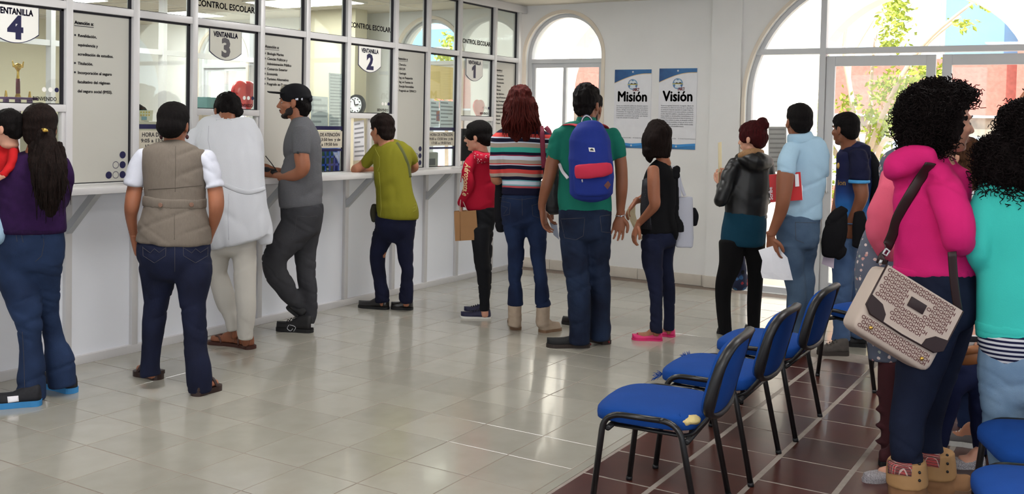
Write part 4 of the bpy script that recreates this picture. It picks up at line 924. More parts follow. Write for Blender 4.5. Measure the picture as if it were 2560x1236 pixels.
def snap(P, o, pts, lift=.002):
    """drop pixel points on the surface of mesh o as seen from the front; returns 3-D points and normals"""
    me = o.data; from mathutils.bvhtree import BVHTree
    if not hasattr(snap, 'c'): snap.c = {}
    if o.name not in snap.c:
        A = np.array([v.co[:] for v in me.vertices])+org(o); snap.c[o.name] = BVHTree.FromPolygons([tuple(v) for v in A], [tuple(p.vertices) for p in me.polygons])
    T_ = snap.c[o.name]; out = []
    for x, y in pts:
        d = Vector(tuple(nrm(ray(x, y)))); loc, n_, i, ds = T_.ray_cast(Vector(tuple(CAM)), d)
        if loc is None: loc = Vector(tuple(at(x, y, P.D))); n_ = -d
        if n_.dot(d) > 0: n_ = -n_
        out.append((np.array(loc)+np.array(n_)*lift, np.array(n_)))
    return out
def stitch(P, o, pts, r=.0013, m=None, name='stitching', closed=False, sub=6):
    """stitched line lying on garment o through pixel points"""
    q = [];  pts = list(pts)+([pts[0]] if closed else [])
    for a, b in zip(pts[:-1], pts[1:]):
        for k in range(sub): q.append((a[0]+(b[0]-a[0])*k/sub, a[1]+(b[1]-a[1])*k/sub))
    q.append(pts[-1]); L_ = [s_[0] for s_ in snap(P, o, q, r*.4)]
    return mk(name, *pipe(L_, r, 5), m or STITCH, o)
def patch(P, o, poly, m, name='patch', lift=.003, grid=5):
    """cloth patch lying on garment o: poly = 4 pixel corners TL TR BR BL"""
    a, b, c_, d = [np.array(q, float) for q in poly]; pts = []
    for j in range(grid+1):
        for i in range(grid+1):
            u, v = i/grid, j/grid; pts.append(tuple((a*(1-u)+b*u)*(1-v)+(d*(1-u)+c_*u)*v))
    S_ = snap(P, o, pts, lift); A = np.array([q[0] for q in S_]); B = A-np.array([q[1] for q in S_])*(lift+.004); n = len(A); g = grid+1; f = []
    for j in range(grid):
        for i in range(grid):
            k = j*g+i; f += [(k, k+1, k+g+1, k+g), (n+k+g, n+k+g+1, n+k+1, n+k)]
    ed = [j for j in range(g)]+[j*g+grid for j in range(1, g)]+[grid*g+grid-j for j in range(1, g)]+[(grid-j)*g for j in range(1, grid)]
    for i in range(len(ed)): x, y = ed[i], ed[(i+1) % len(ed)]; f.append((y, x, n+x, n+y))
    return mk(name, np.vstack([A, B]), f, m, o)
# ---------------------------------------------------------------- 1 woman in purple with the long ponytail
P = Person('woman in a purple sweater with a long dark ponytail, carrying a baby', 5.20, (105, 1000)); P.sk = 'tan'
P.headframe(100, 322, 22, 6, 0, .03, 1.02); tor = [(72, 400, 70, 0, .5), (78, 430, 92, 0, .6), (76, 480, 92, 0, .68), (75, 530, 88, 0, .7), (74, 574, 90, 0, .72)]
P.head(True, True, female=True, neck_to=P.p(82, 405))
sweat = P.garment('sweater', [P.tube(tor, cap=(.8, .15)), P.tube([(150, 408, 24, 0), (168, 440, 18, .02), (163, 490, 17, .06), (150, 512, 16, .14), (120, 500, 15, .17), (60, 480, 14, .19)]), P.tube([(-4, 408, 26), (-22, 450, 20, .02), (-18, 500, 18, .08), (10, 500, 16, .16)])], cloth('purple_knit', (44, 18, 62), .15, 30), wr=WR_SOFT)
P.garment('sweater_hem', [P.tube([(74, 566, 90, 0, .73), (74, 582, 89, 0, .73)], cap=(.05, .05))], cloth('purple_rib', (36, 14, 52), .2, 60), wr=())
jean = P.garment('jeans', [P.tube([(72, 572, 84, 0, .7), (74, 620, 86, 0, .78), (76, 660, 78, 0, .75)], cap=(.05, .5)),
    P.tube([(40, 640, 46, 0, 1.1), (48, 710, 48, -.03), (70, 790, 35, -.05), (78, 860, 29, -.04), (80, 930, 33, -.04), (76, 1003, 38, -.04)], cap=(.4, .05)),
    P.tube([(112, 640, 46, 0, 1.1), (112, 710, 38, .06), (122, 785, 26, .10), (136, 850, 27, .12), (150, 910, 36, .12), (156, 968, 34, .12)], cap=(.4, .05))], J_MID, wr=WR_JEAN)
stitch(P, jean, [(106, 578), (110, 610), (104, 640), (88, 655)]); stitch(P, jean, [(40, 585), (43, 605)]); stitch(P, jean, [(53, 585), (58, 607)]); stitch(P, jean, [(0, 584), (80, 588), (157, 578)], .0014)
patch(P, jean, [(104, 574), (110, 574), (110, 596), (104, 596)], J_MID, 'belt_loop', .004, 2)
stitch(P, jean, [(56, 830), (60, 900), (62, 980)], .0014)
BLUR = mat('sky_blue_rubber', (54, 132, 190), .55)
BSH = mat('black_mesh_shoe', (26, 26, 32), .7, var=.3, vs=60)
s1 = shoe(P, gnd(104, 1012), gnd(-18, 1020), BSH, BLUR, .047, .085, .05, .03); s2 = shoe(P, gnd(186, 984), gnd(106, 962), BSH, BLUR, .046, .085, .05, .03)
patch(P, s1, [(18, 993), (46, 990), (47, 1004), (20, 1008)], mat('silver_reflective', (246, 242, 250), .25, .0), 'reflective_patch', .003, 4)
# hair: smooth crown, gathered clip, long tail
P.hair_cap('hair', DARKBR, .005, -.09, 1.08, .002, 1., [ell((0, -.05, -.03), (.078, .06, .08)), ell((.05, .02, .0), (.03, .05, .06)), ell((-.055, .01, -.01), (.028, .05, .06))], freq=60)
tail = [P.tube([(112, 330, 20, -.12, .7), (114, 370, 28, -.15, .6), (118, 430, 36, -.18, .5), (126, 490, 32, -.18, .45), (124, 540, 12, -.17, .4)], cap=(.6, .9)), P.tube([(92, 360, 22, -.10, .6), (98, 420, 26, -.16, .5), (104, 480, 20, -.17, .5), (108, 520, 9, -.17)]), P.tube([(142, 360, 16, -.08, .7), (154, 420, 18, -.13, .6), (156, 470, 10, -.14), (152, 500, 5, -.13)])]
po = mk('ponytail', *fuse(tail, .009, 3, [(.006, (60, 60, 7), True), (.004, (120, 120, 10), True)]), DARKBR, P.e)
st_ = []
for k in range(70):
    x0 = random.uniform(80, 158); x1 = x0*.75+30+random.uniform(-12, 14)+(18 if k % 9 == 0 else 0); y1 = random.uniform(455, 560)
    st_.append(pipe([P.p(x0*.6+45, 345, -.13), P.p(x0, 410, -.20), P.p(x1, (410+y1)/2+10, -.205), P.p(x1+random.uniform(-6, 6), y1, -.19)], [.0035, .004, .003, .0008], 5, 4))
tag(mk('loose_strands', *join(st_), DARKBR, po), kind='stuff')
mk('hair_clip', *fuse([pipe([P.p(106, 322, -.155), P.p(112, 328, -.165), P.p(120, 327, -.155)], .007, 8, 3), ell(P.p(112, 326, -.165), (.012, .012, .012))], .004, 1), GOLD, po)
P.finish([P.tube(tor, sc=.78), P.tube([(46, 640, 30), (72, 790, 22), (78, 990, 18)]), P.tube([(112, 640, 30), (124, 790, 15, .1), (150, 965, 16, .12)])])
# ---------------------------------------------------------------- baby on her arm
B = Person('dark-haired baby in red held by the woman in purple', 5.17, (20, 990)); B.sk = 'light'; B.e.location = (B.e.location[0], B.e.location[1], 1.05)
B.headframe(17, 322, 80, 4, 0, 0, .80); B.head(True, True, neck_to=B.p(24, 362), nr=.05)
B.hair_cap('hair', BLACKH, .012, -.05, 1.05, .004, 1.02, [ell((0, .05, .055), (.055, .03, .03)), ell((0, -.07, -.02), (.06, .04, .05))], vox=.006)
B.garment('romper', [B.tube([(14, 362, 30, .04, 1.), (8, 400, 44, .04, 1.), (2, 460, 48, .05, 1.), (-4, 520, 44, .05, 1.)]), B.tube([(34, 375, 14, -.02), (28, 410, 15, -.06), (6, 440, 13, -.12)])], cloth('red_cotton', (186, 26, 30)), wr=WR_SHIRT)
B.garment('collar', [B.tube([(20, 358, 24, .03, 1.), (19, 366, 27, .03, 1.)], cap=(.1, .1))], cloth('navy_collar', (24, 24, 44)), wr=(), vox=.008)
B.garment('blue_trousers', [B.tube([(-4, 505, 44, .05, .9), (-4, 540, 40, .0), (-14, 600, 24, -.1)])], cloth('pale_blue_cotton', (150, 178, 200)), wr=())
B.hand(B.p(4, 442, -.12), B.p(-30, 455, -.12), -f0, 1, .4, .5)
B.finish([B.tube([(14, 370, 24, .04), (4, 460, 36, .05), (-4, 520, 34, .05)])])
# ---------------------------------------------------------------- 2 woman in a grey vest with a bun
P = Person('woman in a grey-brown vest over a white shirt, dark hair in a smooth bun', 5.49, (440, 972)); P.sk = 'mid'
P.headframe(436, 312, 0, -2, 0, .02, 1.03); P.head(False, True, female=True, neck_to=P.p(438, 366, .02), nr=.054)
P.hair_cap('hair', BLACKH, 0, -.05, 1.04, .0015, .98, [ell((0, -.075, -.005), (.07, .06, .065)), ell((0, -.10, .0), (.055, .03, .05))], freq=90)
for q in (403, 468): mk('earring', *join([pipe([P.p(q, 330), P.p(q, 338)], .0015, 5), ell(P.p(q, 343), (.009, .009, .012))]), mat('dark_bead', (60, 24, 30), .3), P.e)
tor = [(440, 362, 40, .01, .8), (438, 376, 82, .0, .5), (438, 410, 84, 0, .58), (437, 460, 79, 0, .64), (436, 512, 78, 0, .66), (436, 562, 90, 0, .7), (434, 609, 96, 0, .72)]
P.garment('shirt', [P.tube([(440, 366, 42, .01, .7), (438, 384, 78, .01, .45), (438, 420, 72)], k=.45), P.tube([(364, 386, 22, 0), (346, 415, 24, .0), (334, 466, 25, -.01)], cap=(.6, .05)), P.tube([(512, 388, 22, 0), (526, 415, 24, .0), (537, 470, 25, -.01)], cap=(.6, .05))], cloth('white_cotton', (206, 208, 220), .03), wr=WR_SHIRT)
vest = P.garment('vest', [P.tube(tor, cap=(.3, .06))], mat('grey_brown_linen', (112, 102, 92), .8, var=.07, vs=60, bump=.2, bs=300, stretch=(3, 3, .6)), wr=[(.006, (2, 2, 9), 'c'), (.004, (3, 3, 22), 'c')])
band = P.garment('waist_band', [P.tube([(437, 492, 79.5, 0, .67), (436, 520, 80.5, 0, .67)], cap=(.02, .02))], MATS['grey_brown_linen'], wr=[(.0015, (8, 8, 30), True)])
for q in ((402, 513), (478, 512)):
    (pt, n_), = snap(P, band, [q], .002); mk('button', *fuse([slab([pt+nrm(np.cross(n_, u0))*.013*math.cos(t)+u0*.013*math.sin(t) for t in np.linspace(0, 2*math.pi, 14, endpoint=False)], n_, .005)], .002, 1), mat('brown_button', (124, 92, 76), .35), band)
stitch(P, vest, [(439, 366), (439, 420), (438, 480)], .0012, mat('vest_seam', (84, 76, 68), .9)); stitch(P, vest, [(358, 475), (437, 470), (515, 463)], .002, MATS['vest_seam']); stitch(P, vest, [(436, 535), (436, 600)], .0012, MATS['vest_seam'])
P.arm([(350, 420, 17), (338, 468, 19), (330, 515, 18.5, -.02), (328, 545, 14, .01), (335, 592, 10, .06), (337, 606, 9.5, .07)])
P.arm([(522, 420, 17), (537, 470, 19), (541, 515, 19, -.02), (536, 550, 14.5, .02), (524, 590, 10, .10), (520, 606, 9.5, .14)])
P.hand(P.p(335, 598, .06), P.p(345, 650, .10), r0+.3*f0, -1, .6, .95); P.hand(P.p(520, 604, .14), P.p(512, 640, .2), -r0, 1, .5, .95)
jean = P.garment('jeans', [P.tube([(435, 598, 90, 0, .7), (435, 640, 92, 0, .78), (437, 680, 84, 0, .7)], cap=(.05, .4)),
    P.tube([(390, 650, 46, 0, 1.1), (395, 700, 42), (390, 765, 31), (385, 810, 29), (378, 870, 23.5), (376, 920, 25), (378, 941, 28)], cap=(.4, .05)),
    P.tube([(484, 650, 46, 0, 1.1), (484, 700, 44, -.03), (482, 760, 33, -.05), (488, 810, 30, -.06), (490, 870, 31, -.08), (498, 925, 33, -.1), (500, 981, 30, -.1)], cap=(.4, .05))], J_DARK, wr=WR_JEAN)
for x0, x1 in ((357, 415), (458, 520)):
    xm = (x0+x1)/2; stitch(P, jean, [(x0, 617), (x0+1, 640), (xm, 658), (x1-1, 640), (x1, 617)], .0013); stitch(P, jean, [(x0+1, 620), (xm-10, 633), (xm, 622), (xm+12, 632), (x1-1, 620)], .0013)
stitch(P, jean, [(437, 612), (437, 680)], .0013)
BRS = mat('dark_brown_leather', (46, 28, 24), .4)
for heel, toe, D_ in ((gnd(402, 950), gnd(340, 936), 0), (gnd(484, 992), gnd(548, 972), 0)):
    o = mk('foot_bed', *sole_part(heel, toe, .045, 0, .03), BRS, P.e, False, ); o['label'] = 'dark leather sandal sole with a low wedge heel'
    mk('wedge_heel', *sole_part(heel, heel*.6+toe*.4, .043, .03, .05), BRS, o, False); d = nrm(toe-heel)
    mk('strap', *pipe([heel*.3+toe*.7+np.cross(d, u0)*.045+(0, 0, .03), heel*.3+toe*.7+(0, 0, .075), heel*.3+toe*.7-np.cross(d, u0)*.045+(0, 0, .03)], .011, 6, 4, k=.4), BRS, o)
    mk('heel_strap', *pipe([heel*.85+toe*.15+np.cross(d, u0)*.03+(0, 0, .045), heel+d*.015+(0, 0, .052), heel*.85+toe*.15-np.cross(d, u0)*.03+(0, 0, .045)], .005, 6, 4), BRS, o)
    P.body.append(fuse([xform(shoe_part(heel+d*.03, toe-d*.02, .034, .055, .028, .032), np.eye(4))], .006, 2))
P.finish([P.tube(tor, sc=.75), P.tube([(390, 650, 28), (385, 810, 18), (378, 945, 12)]), P.tube([(484, 650, 28), (488, 810, 18, -.06), (500, 985, 13, -.1)])])
# ---------------------------------------------------------------- 3 person in a white coat bent over the counter
P = Person('person in a long white coat bent over the counter', 6.42, (592, 868)); P.sk = 'brown'
P.headframe(568, 283, 25, 48, -8, .17, 1.0); P.head(False, True, neck_to=P.p(566, 318, .08))
P.hair_cap('hair', BLACKH, .01, -.05, 1.1, .007, 1.0, [ell((.02, -.06, .02), (.06, .06, .06)), ell((.065, -.03, -.02), (.035, .04, .045))], freq=30)
tor = [(562, 300, 34, .16, .9), (558, 318, 74, .14, .62), (566, 350, 84, .10, .64), (578, 410, 83, .04, .68), (584, 460, 78, .0, .72), (590, 520, 82, -.02, .74), (598, 575, 86, -.02, .76), (606, 606, 82, -.02, .76)]
coat = P.garment('coat', [P.tube(tor, cap=(.5, .05)), P.tube([(492, 332, 22, .12), (476, 370, 24, .10), (474, 420, 22, .14), (490, 440, 18, .20)]), P.tube([(630, 330, 22, .14), (642, 370, 22, .12), (640, 415, 20, .2), (620, 432, 17, .20)]), P.tube([(655, 540, 20, -.02, .8), (662, 585, 22, -.02, .8), (664, 612, 18, -.02, .8)], cap=(.6, .1))], cloth('white_lab_cotton', (200, 202, 208), .02, 3), wr=[(.010, (5, 5, 2.5), 'c'), (.007, (9, 9, 4), 'c')])
belt = [snap(P, coat, [q], .006)[0][0] for q in ((556, 458), (575, 468), (600, 478), (622, 481), (645, 476), (660, 470))]
mk('half_belt', *strip(belt, .03, -f0, .008), MATS['white_lab_cotton'], coat)
stitch(P, coat, [(522, 315), (520, 350), (530, 400)], .0016, mat('coat_seam', (180, 180, 190), .9)); stitch(P, coat, [(572, 485), (570, 540), (572, 600)], .0016, MATS['coat_seam']); stitch(P, coat, [(540, 300), (562, 296), (580, 300)], .004, MATS['white_lab_cotton'], 'collar')
P.arm([(490, 436, 13, .19), (506, 434, 10.5, .22)]); P.arm([(620, 432, 13, .19), (602, 428, 10.5, .22)])
P.hand(P.p(506, 434, .22), P.p(540, 428, .24), -u0, 1, .4); P.hand(P.p(602, 428, .22), P.p(575, 425, .24), -u0, -1, .5)
P.garment('trousers', [P.tube([(580, 575, 62, 0, .75), (582, 625, 62, 0, .75)], cap=(.1, .4)), P.tube([(552, 620, 30, 0, 1.2), (546, 680, 25, .04), (562, 745, 26, .08), (578, 800, 17, .08), (583, 828, 14, .08)], cap=(.4, .05)), P.tube([(610, 620, 32, -.02, 1.2), (612, 690, 28, -.04), (615, 760, 25, -.05), (614, 815, 22, -.05), (613, 850, 20, -.05)], cap=(.4, .05))], mat('pale_grey_trouser', (188, 184, 176), .85, var=.04, vs=5, spec=.2), wr=WR_JEAN)
FLP = mat('brown_flip_flop', (66, 34, 26), .5)
for heel, toe in ((gnd(598, 866), gnd(522, 858)), (gnd(632, 874), gnd(585, 862))):
    d = nrm(toe-heel); o = mk('flip_flop', *sole_part(heel, toe, .05, 0, .022), FLP, P.e, False)
    mk('thong_strap', *join([pipe([heel*.2+toe*.8+(0, 0, .05), heel*.4+toe*.6+s_*np.cross(d, u0)*.03+(0, 0, .06), heel*.55+toe*.45+s_*np.cross(d, u0)*.046+(0, 0, .02)], .006, 6, 4) for s_ in (-1, 1)]), FLP, o)
    P.body.append(fuse([shoe_part(heel+d*.01, toe-d*.02, .04, .075, .03, .024)], .006, 2))
P.finish([P.tube(tor, sc=.75), P.tube([(552, 620, 20), (547, 685, 13, .04), (562, 745, 13, .08), (579, 800, 9, .08), (584, 850, 8, .08)]), P.tube([(610, 620, 20), (615, 760, 16, -.05), (613, 862, 12, -.05)])])
# ---------------------------------------------------------------- 4 man in a black cap and grey tee
P = Person('man in a black cap and grey T-shirt leaning at the counter in profile', 7.06, (742, 826)); P.sk = 'mid'
P.headframe(735, 256, 88, 2, 0, 0, 1.04); P.head(True, True, neck_to=P.p(752, 318), nr=.058)
mk('beard', *fuse([P.h(q) for q in (ell((0, .058, -.092), (.036, .032, .021)), ell((.046, .02, -.06), (.014, .03, .030)), ell((-.046, .02, -.06), (.014, .03, .030)), pipe([(.05, -.0, -.03), (.05, .03, -.07), (.03, .06, -.095)], [.010, .014, .016], 8, 4), pipe([(-.05, -.0, -.03), (-.05, .03, -.07), (-.03, .06, -.095)], [.010, .014, .016], 8, 4), pipe([(-.024, .089, -.062), (0, .099, -.0505), (.024, .089, -.062)], [.004, .005, .004], 8, 4))], .0045, 2, [(.002, (120, 120, 120), True)]), mat('beard_hair', (30, 20, 18), .75), P.e)
P.hair_cap('hair', BLACKH, -.01, -.09, 1.0, .006, .9, [ell((0, -.085, -.035), (.062, .035, .038))], freq=36)
CAPM = cloth('black_cap_twill', (20, 20, 24), .1)
cp_ = mk('cap', *fuse([P.h(ell((0, -.012, .052), (.087, .107, .078))), P.h(ell((0, -.02, .035), (.088, .108, .03)))], .007, 3), CAPM, P.e)
bv = []; 
for i in range(13):
    t = math.pi*(i/12); bv.append((.078*math.cos(t), .055+.125*math.sin(t)**.8, .066-.012*abs(math.cos(t))+.008*math.sin(t)))
V = np.array(bv+[(.06, .04, .062), (-.06, .04, .062)][::-1]); V = np.vstack([V[:13], [(-.07, .03, .058), (.07, .03, .058)]])
mk('visor', *fuse([P.h(slab(V, (0, .1, 1), .009))], .004, 1), CAPM, cp_)
mk('front_patch', *P.h(slab([(-.028, .088, .075), (.028, .088, .075), (.024, .068, .118), (-.024, .068, .118)], (0, .9, .4), .006)), mat('cream_patch', (196, 188, 168), .7), cp_, False)
for x_ in (722, 733):
    (pt, n_), = snap(P, cp_, [(x_+20, 247)], .001); mk('stud', *xform(bbox(-.010, .010, -.001, .006, -.010, .010, .001), rotz(pt, yaw-math.pi/2)), mat('silver_stud', (190, 190, 200), .3, .5), cp_)
mk('back_tab', *P.h(ell((0, -.112, .018), (.03, .014, .02))), CAPM, cp_)
tor = [(750, 298, 22, 0, 1.6), (754, 322, 34, 0, 1.75), (757, 360, 46, 0, 1.45), (757, 405, 48, 0, 1.2), (752, 450, 55, 0, 1.05), (751, 490, 55, 0, 1.02), (753, 516, 54, 0, 1.0)]
tee = P.garment('t_shirt', [P.tube(tor, cap=(.3, .05)), P.tube([(754, 330, 24, -.17), (753, 355, 23, -.20), (753, 386, 22.5, -.215)], cap=(.6, .05)), P.tube([(748, 332, 22, .17), (742, 360, 21, .2), (736, 388, 20, .22)], cap=(.6, .05))], mat('grey_marl_jersey', (94, 94, 98), .85, var=.08, vs=120, spec=.2), wr=[(.009, (3, 3, 6), 'c'), (.006, (5, 5, 13), 'c')])
mk('sleeve_tag', *xform(bbox(-.008, .008, -.002, .002, -.008, .008, .001), rotz(P.p(745, 382, -.285), yaw-math.pi/2)), BLK, tee)
P.arm([(753, 360, 17, -.2), (754, 392, 19, -.215), (757, 420, 18, -.22), (742, 436, 15.5, -.18), (712, 443, 13, -.08), (688, 440, 10, 0)])
P.arm([(742, 365, 17, .2), (735, 395, 18, .22), (728, 425, 16, .22), (708, 432, 12, .18), (690, 428, 10, .12)])
P.hand(P.p(686, 440, .01), P.p(664, 430, .04), u0*.5+f0*.8, 1, .45, 1.05); P.hand(P.p(688, 428, .12), P.p(666, 424, .10), -f0+u0*.2, -1, .5, 1.0)
mk('belt', *fuse([P.tube([(753, 516, 52, 0, 1.02), (753, 524, 52, 0, 1.02)], cap=(.02, .02))], .01, 1), BLK, P.e)
jean = P.garment('jeans', [P.tube([(754, 512, 54, 0, 1.02), (756, 545, 53, 0, 1.05), (756, 575, 46, 0, 1.)], cap=(.05, .4)),
    P.tube([(750, 560, 46, -.06, .7), (722, 600, 42, -.08, .75), (690, 640, 34, -.10, .9), (690, 680, 31, -.08, .9), (715, 722, 26, -.04), (738, 758, 19, 0.), (742, 772, 18, .02)], cap=(.4, .1)),
    P.tube([(764, 560, 42, .06, .8), (762, 620, 31, .08), (765, 680, 25, .08), (770, 730, 23, .06), (772, 780, 24, .05), (770, 812, 18, .05)], cap=(.4, .1))], J_CHAR, wr=[(.011, (3.5, 3.5, 9), 'c'), (.008, (6, 6, 18), 'c')])
stitch(P, jean, [(742, 540), (770, 543), (793, 540)], .0016); stitch(P, jean, [(742, 540), (738, 575), (728, 600)], .0014); stitch(P, jean, [(793, 540), (786, 570)], .0014)
BK = mat('black_suede_shoe', (26, 25, 27), .6, var=.2, vs=30)
s1 = shoe(P, gnd(782, 832), gnd(692, 826), BK, BLKRUB, .047, .10, .045, .026, lace=BLKRUB)
hh_ = P.p(752, 800, .02); tt_ = P.p(716, 768, .02)
s2 = shoe(P, hh_, tt_, BK, BLKRUB, .045, .085, .04, .022)
mk('side_logo', *join([pipe([P.p(x, y, -.30+.02) for x, y in q], .0022, 5, 3) for q in (((722, 813), (718, 822), (726, 828), (732, 822)), ((734, 829), (739, 820), (733, 815), (724, 813)))]), mat('pale_print', (170, 170, 176), .6), s1)
mk('heel_tab', *xform(bbox(-.004, .02, -.003, .003, 0, .025, .001), rotz(P.p(779, 819, -.08), yaw-math.pi/2)), mat('pale_tab', (190, 190, 190), .6), s1)
P.finish([P.tube(tor, sc=.78), P.tube([(745, 570, 26, -.06), (692, 645, 20, -.09), (742, 775, 12, .02)]), P.tube([(764, 570, 26, .06), (765, 680, 17, .08), (770, 815, 12, .05)])])
SG = empty('sunglasses', tuple(P.p(676, 420, .0)), 'black sunglasses held by the man in the cap', 'sunglasses')
mk('frame', *join([pipe([P.p(662, 419, -.02), P.p(676, 423, -.03), P.p(690, 425, -.03)], .006, 8, 4)]+[xform(ell((0, 0, 0), (.026, .004, .018), 14, 8), rotz(P.p(x, y, -.02), yaw-math.pi/2)) for x, y in ((667, 424), (685, 430))]), BLK, SG)
mk('temple', *pipe([P.p(690, 425, -.03), P.p(678, 408, -.05), P.p(666, 393, -.06), P.p(664, 390, -.06)], .0035, 6, 4), BLK, SG)
# ---------------------------------------------------------------- 5 man in yellow-green
P = Person('man in a yellow-green T-shirt leaning on the counter', 7.92, (970, 772)); P.sk = 'tan'
P.headframe(954, 326, 48, 8, 0, .05, 1.03); P.head(True, True, neck_to=P.p(966, 366, .02))
P.hair_cap('hair', DARKBR, .0, -.07, 1.06, .005, 1.05, [ell((0, .045, .085), (.05, .04, .03))], freq=32)
tor = [(978, 352, 18, .04, 1.), (980, 366, 42, .03, .7), (981, 395, 49, .02, .7), (981, 440, 47, .0, .75), (986, 490, 49, -.02, .78), (994, 530, 53, -.03, .78), (994, 545, 53, -.03, .78)]
tee = P.garment('t_shirt', [P.tube(tor, cap=(.4, .05)), P.tube([(945, 372, 17, .03), (930, 390, 17, .06), (910, 412, 16, .1)], cap=(.6, .05)), P.tube([(1016, 375, 15, .04), (1030, 395, 15, .08), (1035, 412, 12, .12)], cap=(.6, .05))], cloth('yellow_green_jersey', (120, 117, 30), .06, 5), wr=[(.011, (6, 6, 3.5), 'c'), (.007, (10, 10, 6), 'c')])
YS = mat('pale_yellow_seam', (150, 150, 60), .9)
stitch(P, tee, [(938, 372), (948, 392), (949, 415), (944, 428)], .0016, YS); stitch(P, tee, [(947, 430), (951, 470), (953, 520), (950, 550)], .0016, YS)
stitch(P, tee, [(1030, 522), (1038, 518), (1034, 512), (1042, 510), (1040, 526), (1032, 530)], .0016, YS, 'hem_print')
P.arm([(918, 402, 13, .09), (904, 416, 13, .1), (888, 424, 12, .08), (905, 428, 10, .2), (930, 424, 8, .3)]); P.arm([(1033, 405, 11, .1), (1037, 420, 10, .12), (1020, 426, 9, .25), (1000, 424, 8, .32)])
P.hand(P.p(928, 424, .3), P.p(955, 420, .34), -u0, 1, .3); P.hand(P.p(1002, 424, .32), P.p(980, 420, .36), -u0, -1, .3)
jean = P.garment('jeans', [P.tube([(992, 534, 51, -.02, .75), (988, 565, 52, -.02, .8), (986, 590, 48, 0, .75)], cap=(.1, .4)), P.tube([(960, 585, 29, 0, 1.1), (944, 630, 22, .02), (946, 670, 19.5, .02), (953, 715, 19, 0), (956, 756, 19, 0)], cap=(.4, .05)), P.tube([(1012, 580, 26, -.02, 1.2), (1014, 640, 21, -.04), (1018, 680, 17, -.05), (1016, 725, 18, -.05), (1015, 758, 18, -.05)], cap=(.4, .05))], denim('deep_navy_denim', (15, 17, 36), (22, 26, 52)), wr=WR_JEAN)
LSH = mat('black_leather_shoe', (28, 24, 24), .3, spec=.6)
shoe(P, gnd(972, 774), gnd(897, 768), LSH, BLKRUB, .045, .085, .04, .02); shoe(P, gnd(1032, 775), gnd(978, 772), LSH, BLKRUB, .045, .085, .04, .02)
P.finish([P.tube(tor, sc=.78), P.tube([(960, 590, 18), (946, 670, 13, .02), (956, 765, 9)]), P.tube([(1012, 590, 18), (1018, 680, 12, -.05), (1015, 765, 9, -.05)])])
SB = empty('crossbody_bag', tuple(P.p(935, 553, .1)), 'small dark crossbody bag slung from the man in yellow-green', 'bag')
mk('pouch', *fuse([P.tube([(937, 514, 8, .02, 2.), (934, 532, 9, .02, 2.), (937, 552, 8, .02, 2.)])], .008, 2), cloth('olive_canvas', (58, 56, 44)), SB)
sp_ = [q[0] for q in snap(P, tee, [(991, 357), (1003, 375), (1014, 398), (1021, 420), (1024, 444)], .004)]
mk('strap', *strip(sp_, .028, -f0, .004), mat('olive_strap', (96, 100, 60), .8), SB)
# ---------------------------------------------------------------- 6 girl in the red hoodie
P = Person('girl in a red hoodie and glasses holding a paper bag by the counter', 7.66, (1195, 793)); P.sk = 'light'
P.headframe(1194, 342, 66, 4, 0, 0, .98); P.head(True, True, female=True, neck_to=P.p(1206, 388))
P.hair_cap('hair', BLACKH, .0, -.05, 1.08, .0015, 1.0, [ell((0, -.085, -.025), (.06, .055, .055)), ell((0, .05, .05), (.06, .04, .035)), ell((-.05, .03, .02), (.03, .05, .05)), ell((.05, .03, .02), (.03, .05, .05))], freq=90)
gl = mk('glasses', *join([P.h(pipe([(-.072, -.01, .0), (-.066, .06, .004), (-.05, .092, .004)], .0025, 6, 3)), P.h(pipe([(.072, -.01, .0), (.066, .06, .004), (.05, .092, .004)], .0025, 6, 3))]+[P.h(xform(pipe([(.022*math.cos(t), 0, .014*math.sin(t)) for t in np.linspace(0, 2*math.pi, 15)], .0025, 6), frame((q*.029, .096, .0), (1, 0, 0), (0, 1, 0), (0, 0, 1)))) for q in (-1, 1)]), BLK, P.e)
tor = [(1206, 384, 22, .0, 1.1), (1203, 400, 36, 0, .8), (1204, 440, 38, 0, .72), (1203, 490, 38, 0, .72), (1203, 526, 39, 0, .72)]
hood = P.garment('hoodie', [P.tube(tor, cap=(.3, .05)), P.tube([(1180, 402, 18, -.06), (1169, 430, 15.5, -.10), (1172, 465, 14.5, -.10), (1160, 495, 12.5, -.04), (1153, 512, 10.5, .0)], cap=(.6, .1)), P.tube([(1228, 402, 18, .06), (1238, 440, 15, .10), (1236, 475, 14, .12), (1215, 490, 12, .22)]), P.tube([(1186, 388, 12, -.04), (1206, 396, 16, -.13), (1226, 392, 13, -.04)], cap=(.8, .8))], cloth('crimson_fleece', (168, 18, 46), .07, 6), wr=WR_SOFT)
sp = []
for k in range(26):
    q = (random.uniform(1186, 1226), random.uniform(382, 408)); pt = snap(P, hood, [q], .001)[0][0]; sp.append(ell(pt, (.0035, .0035, .0035), 6, 5))
tag(mk('sequins', *join(sp), mat('pale_sequin', (222, 190, 190), .3), hood), kind='stuff')
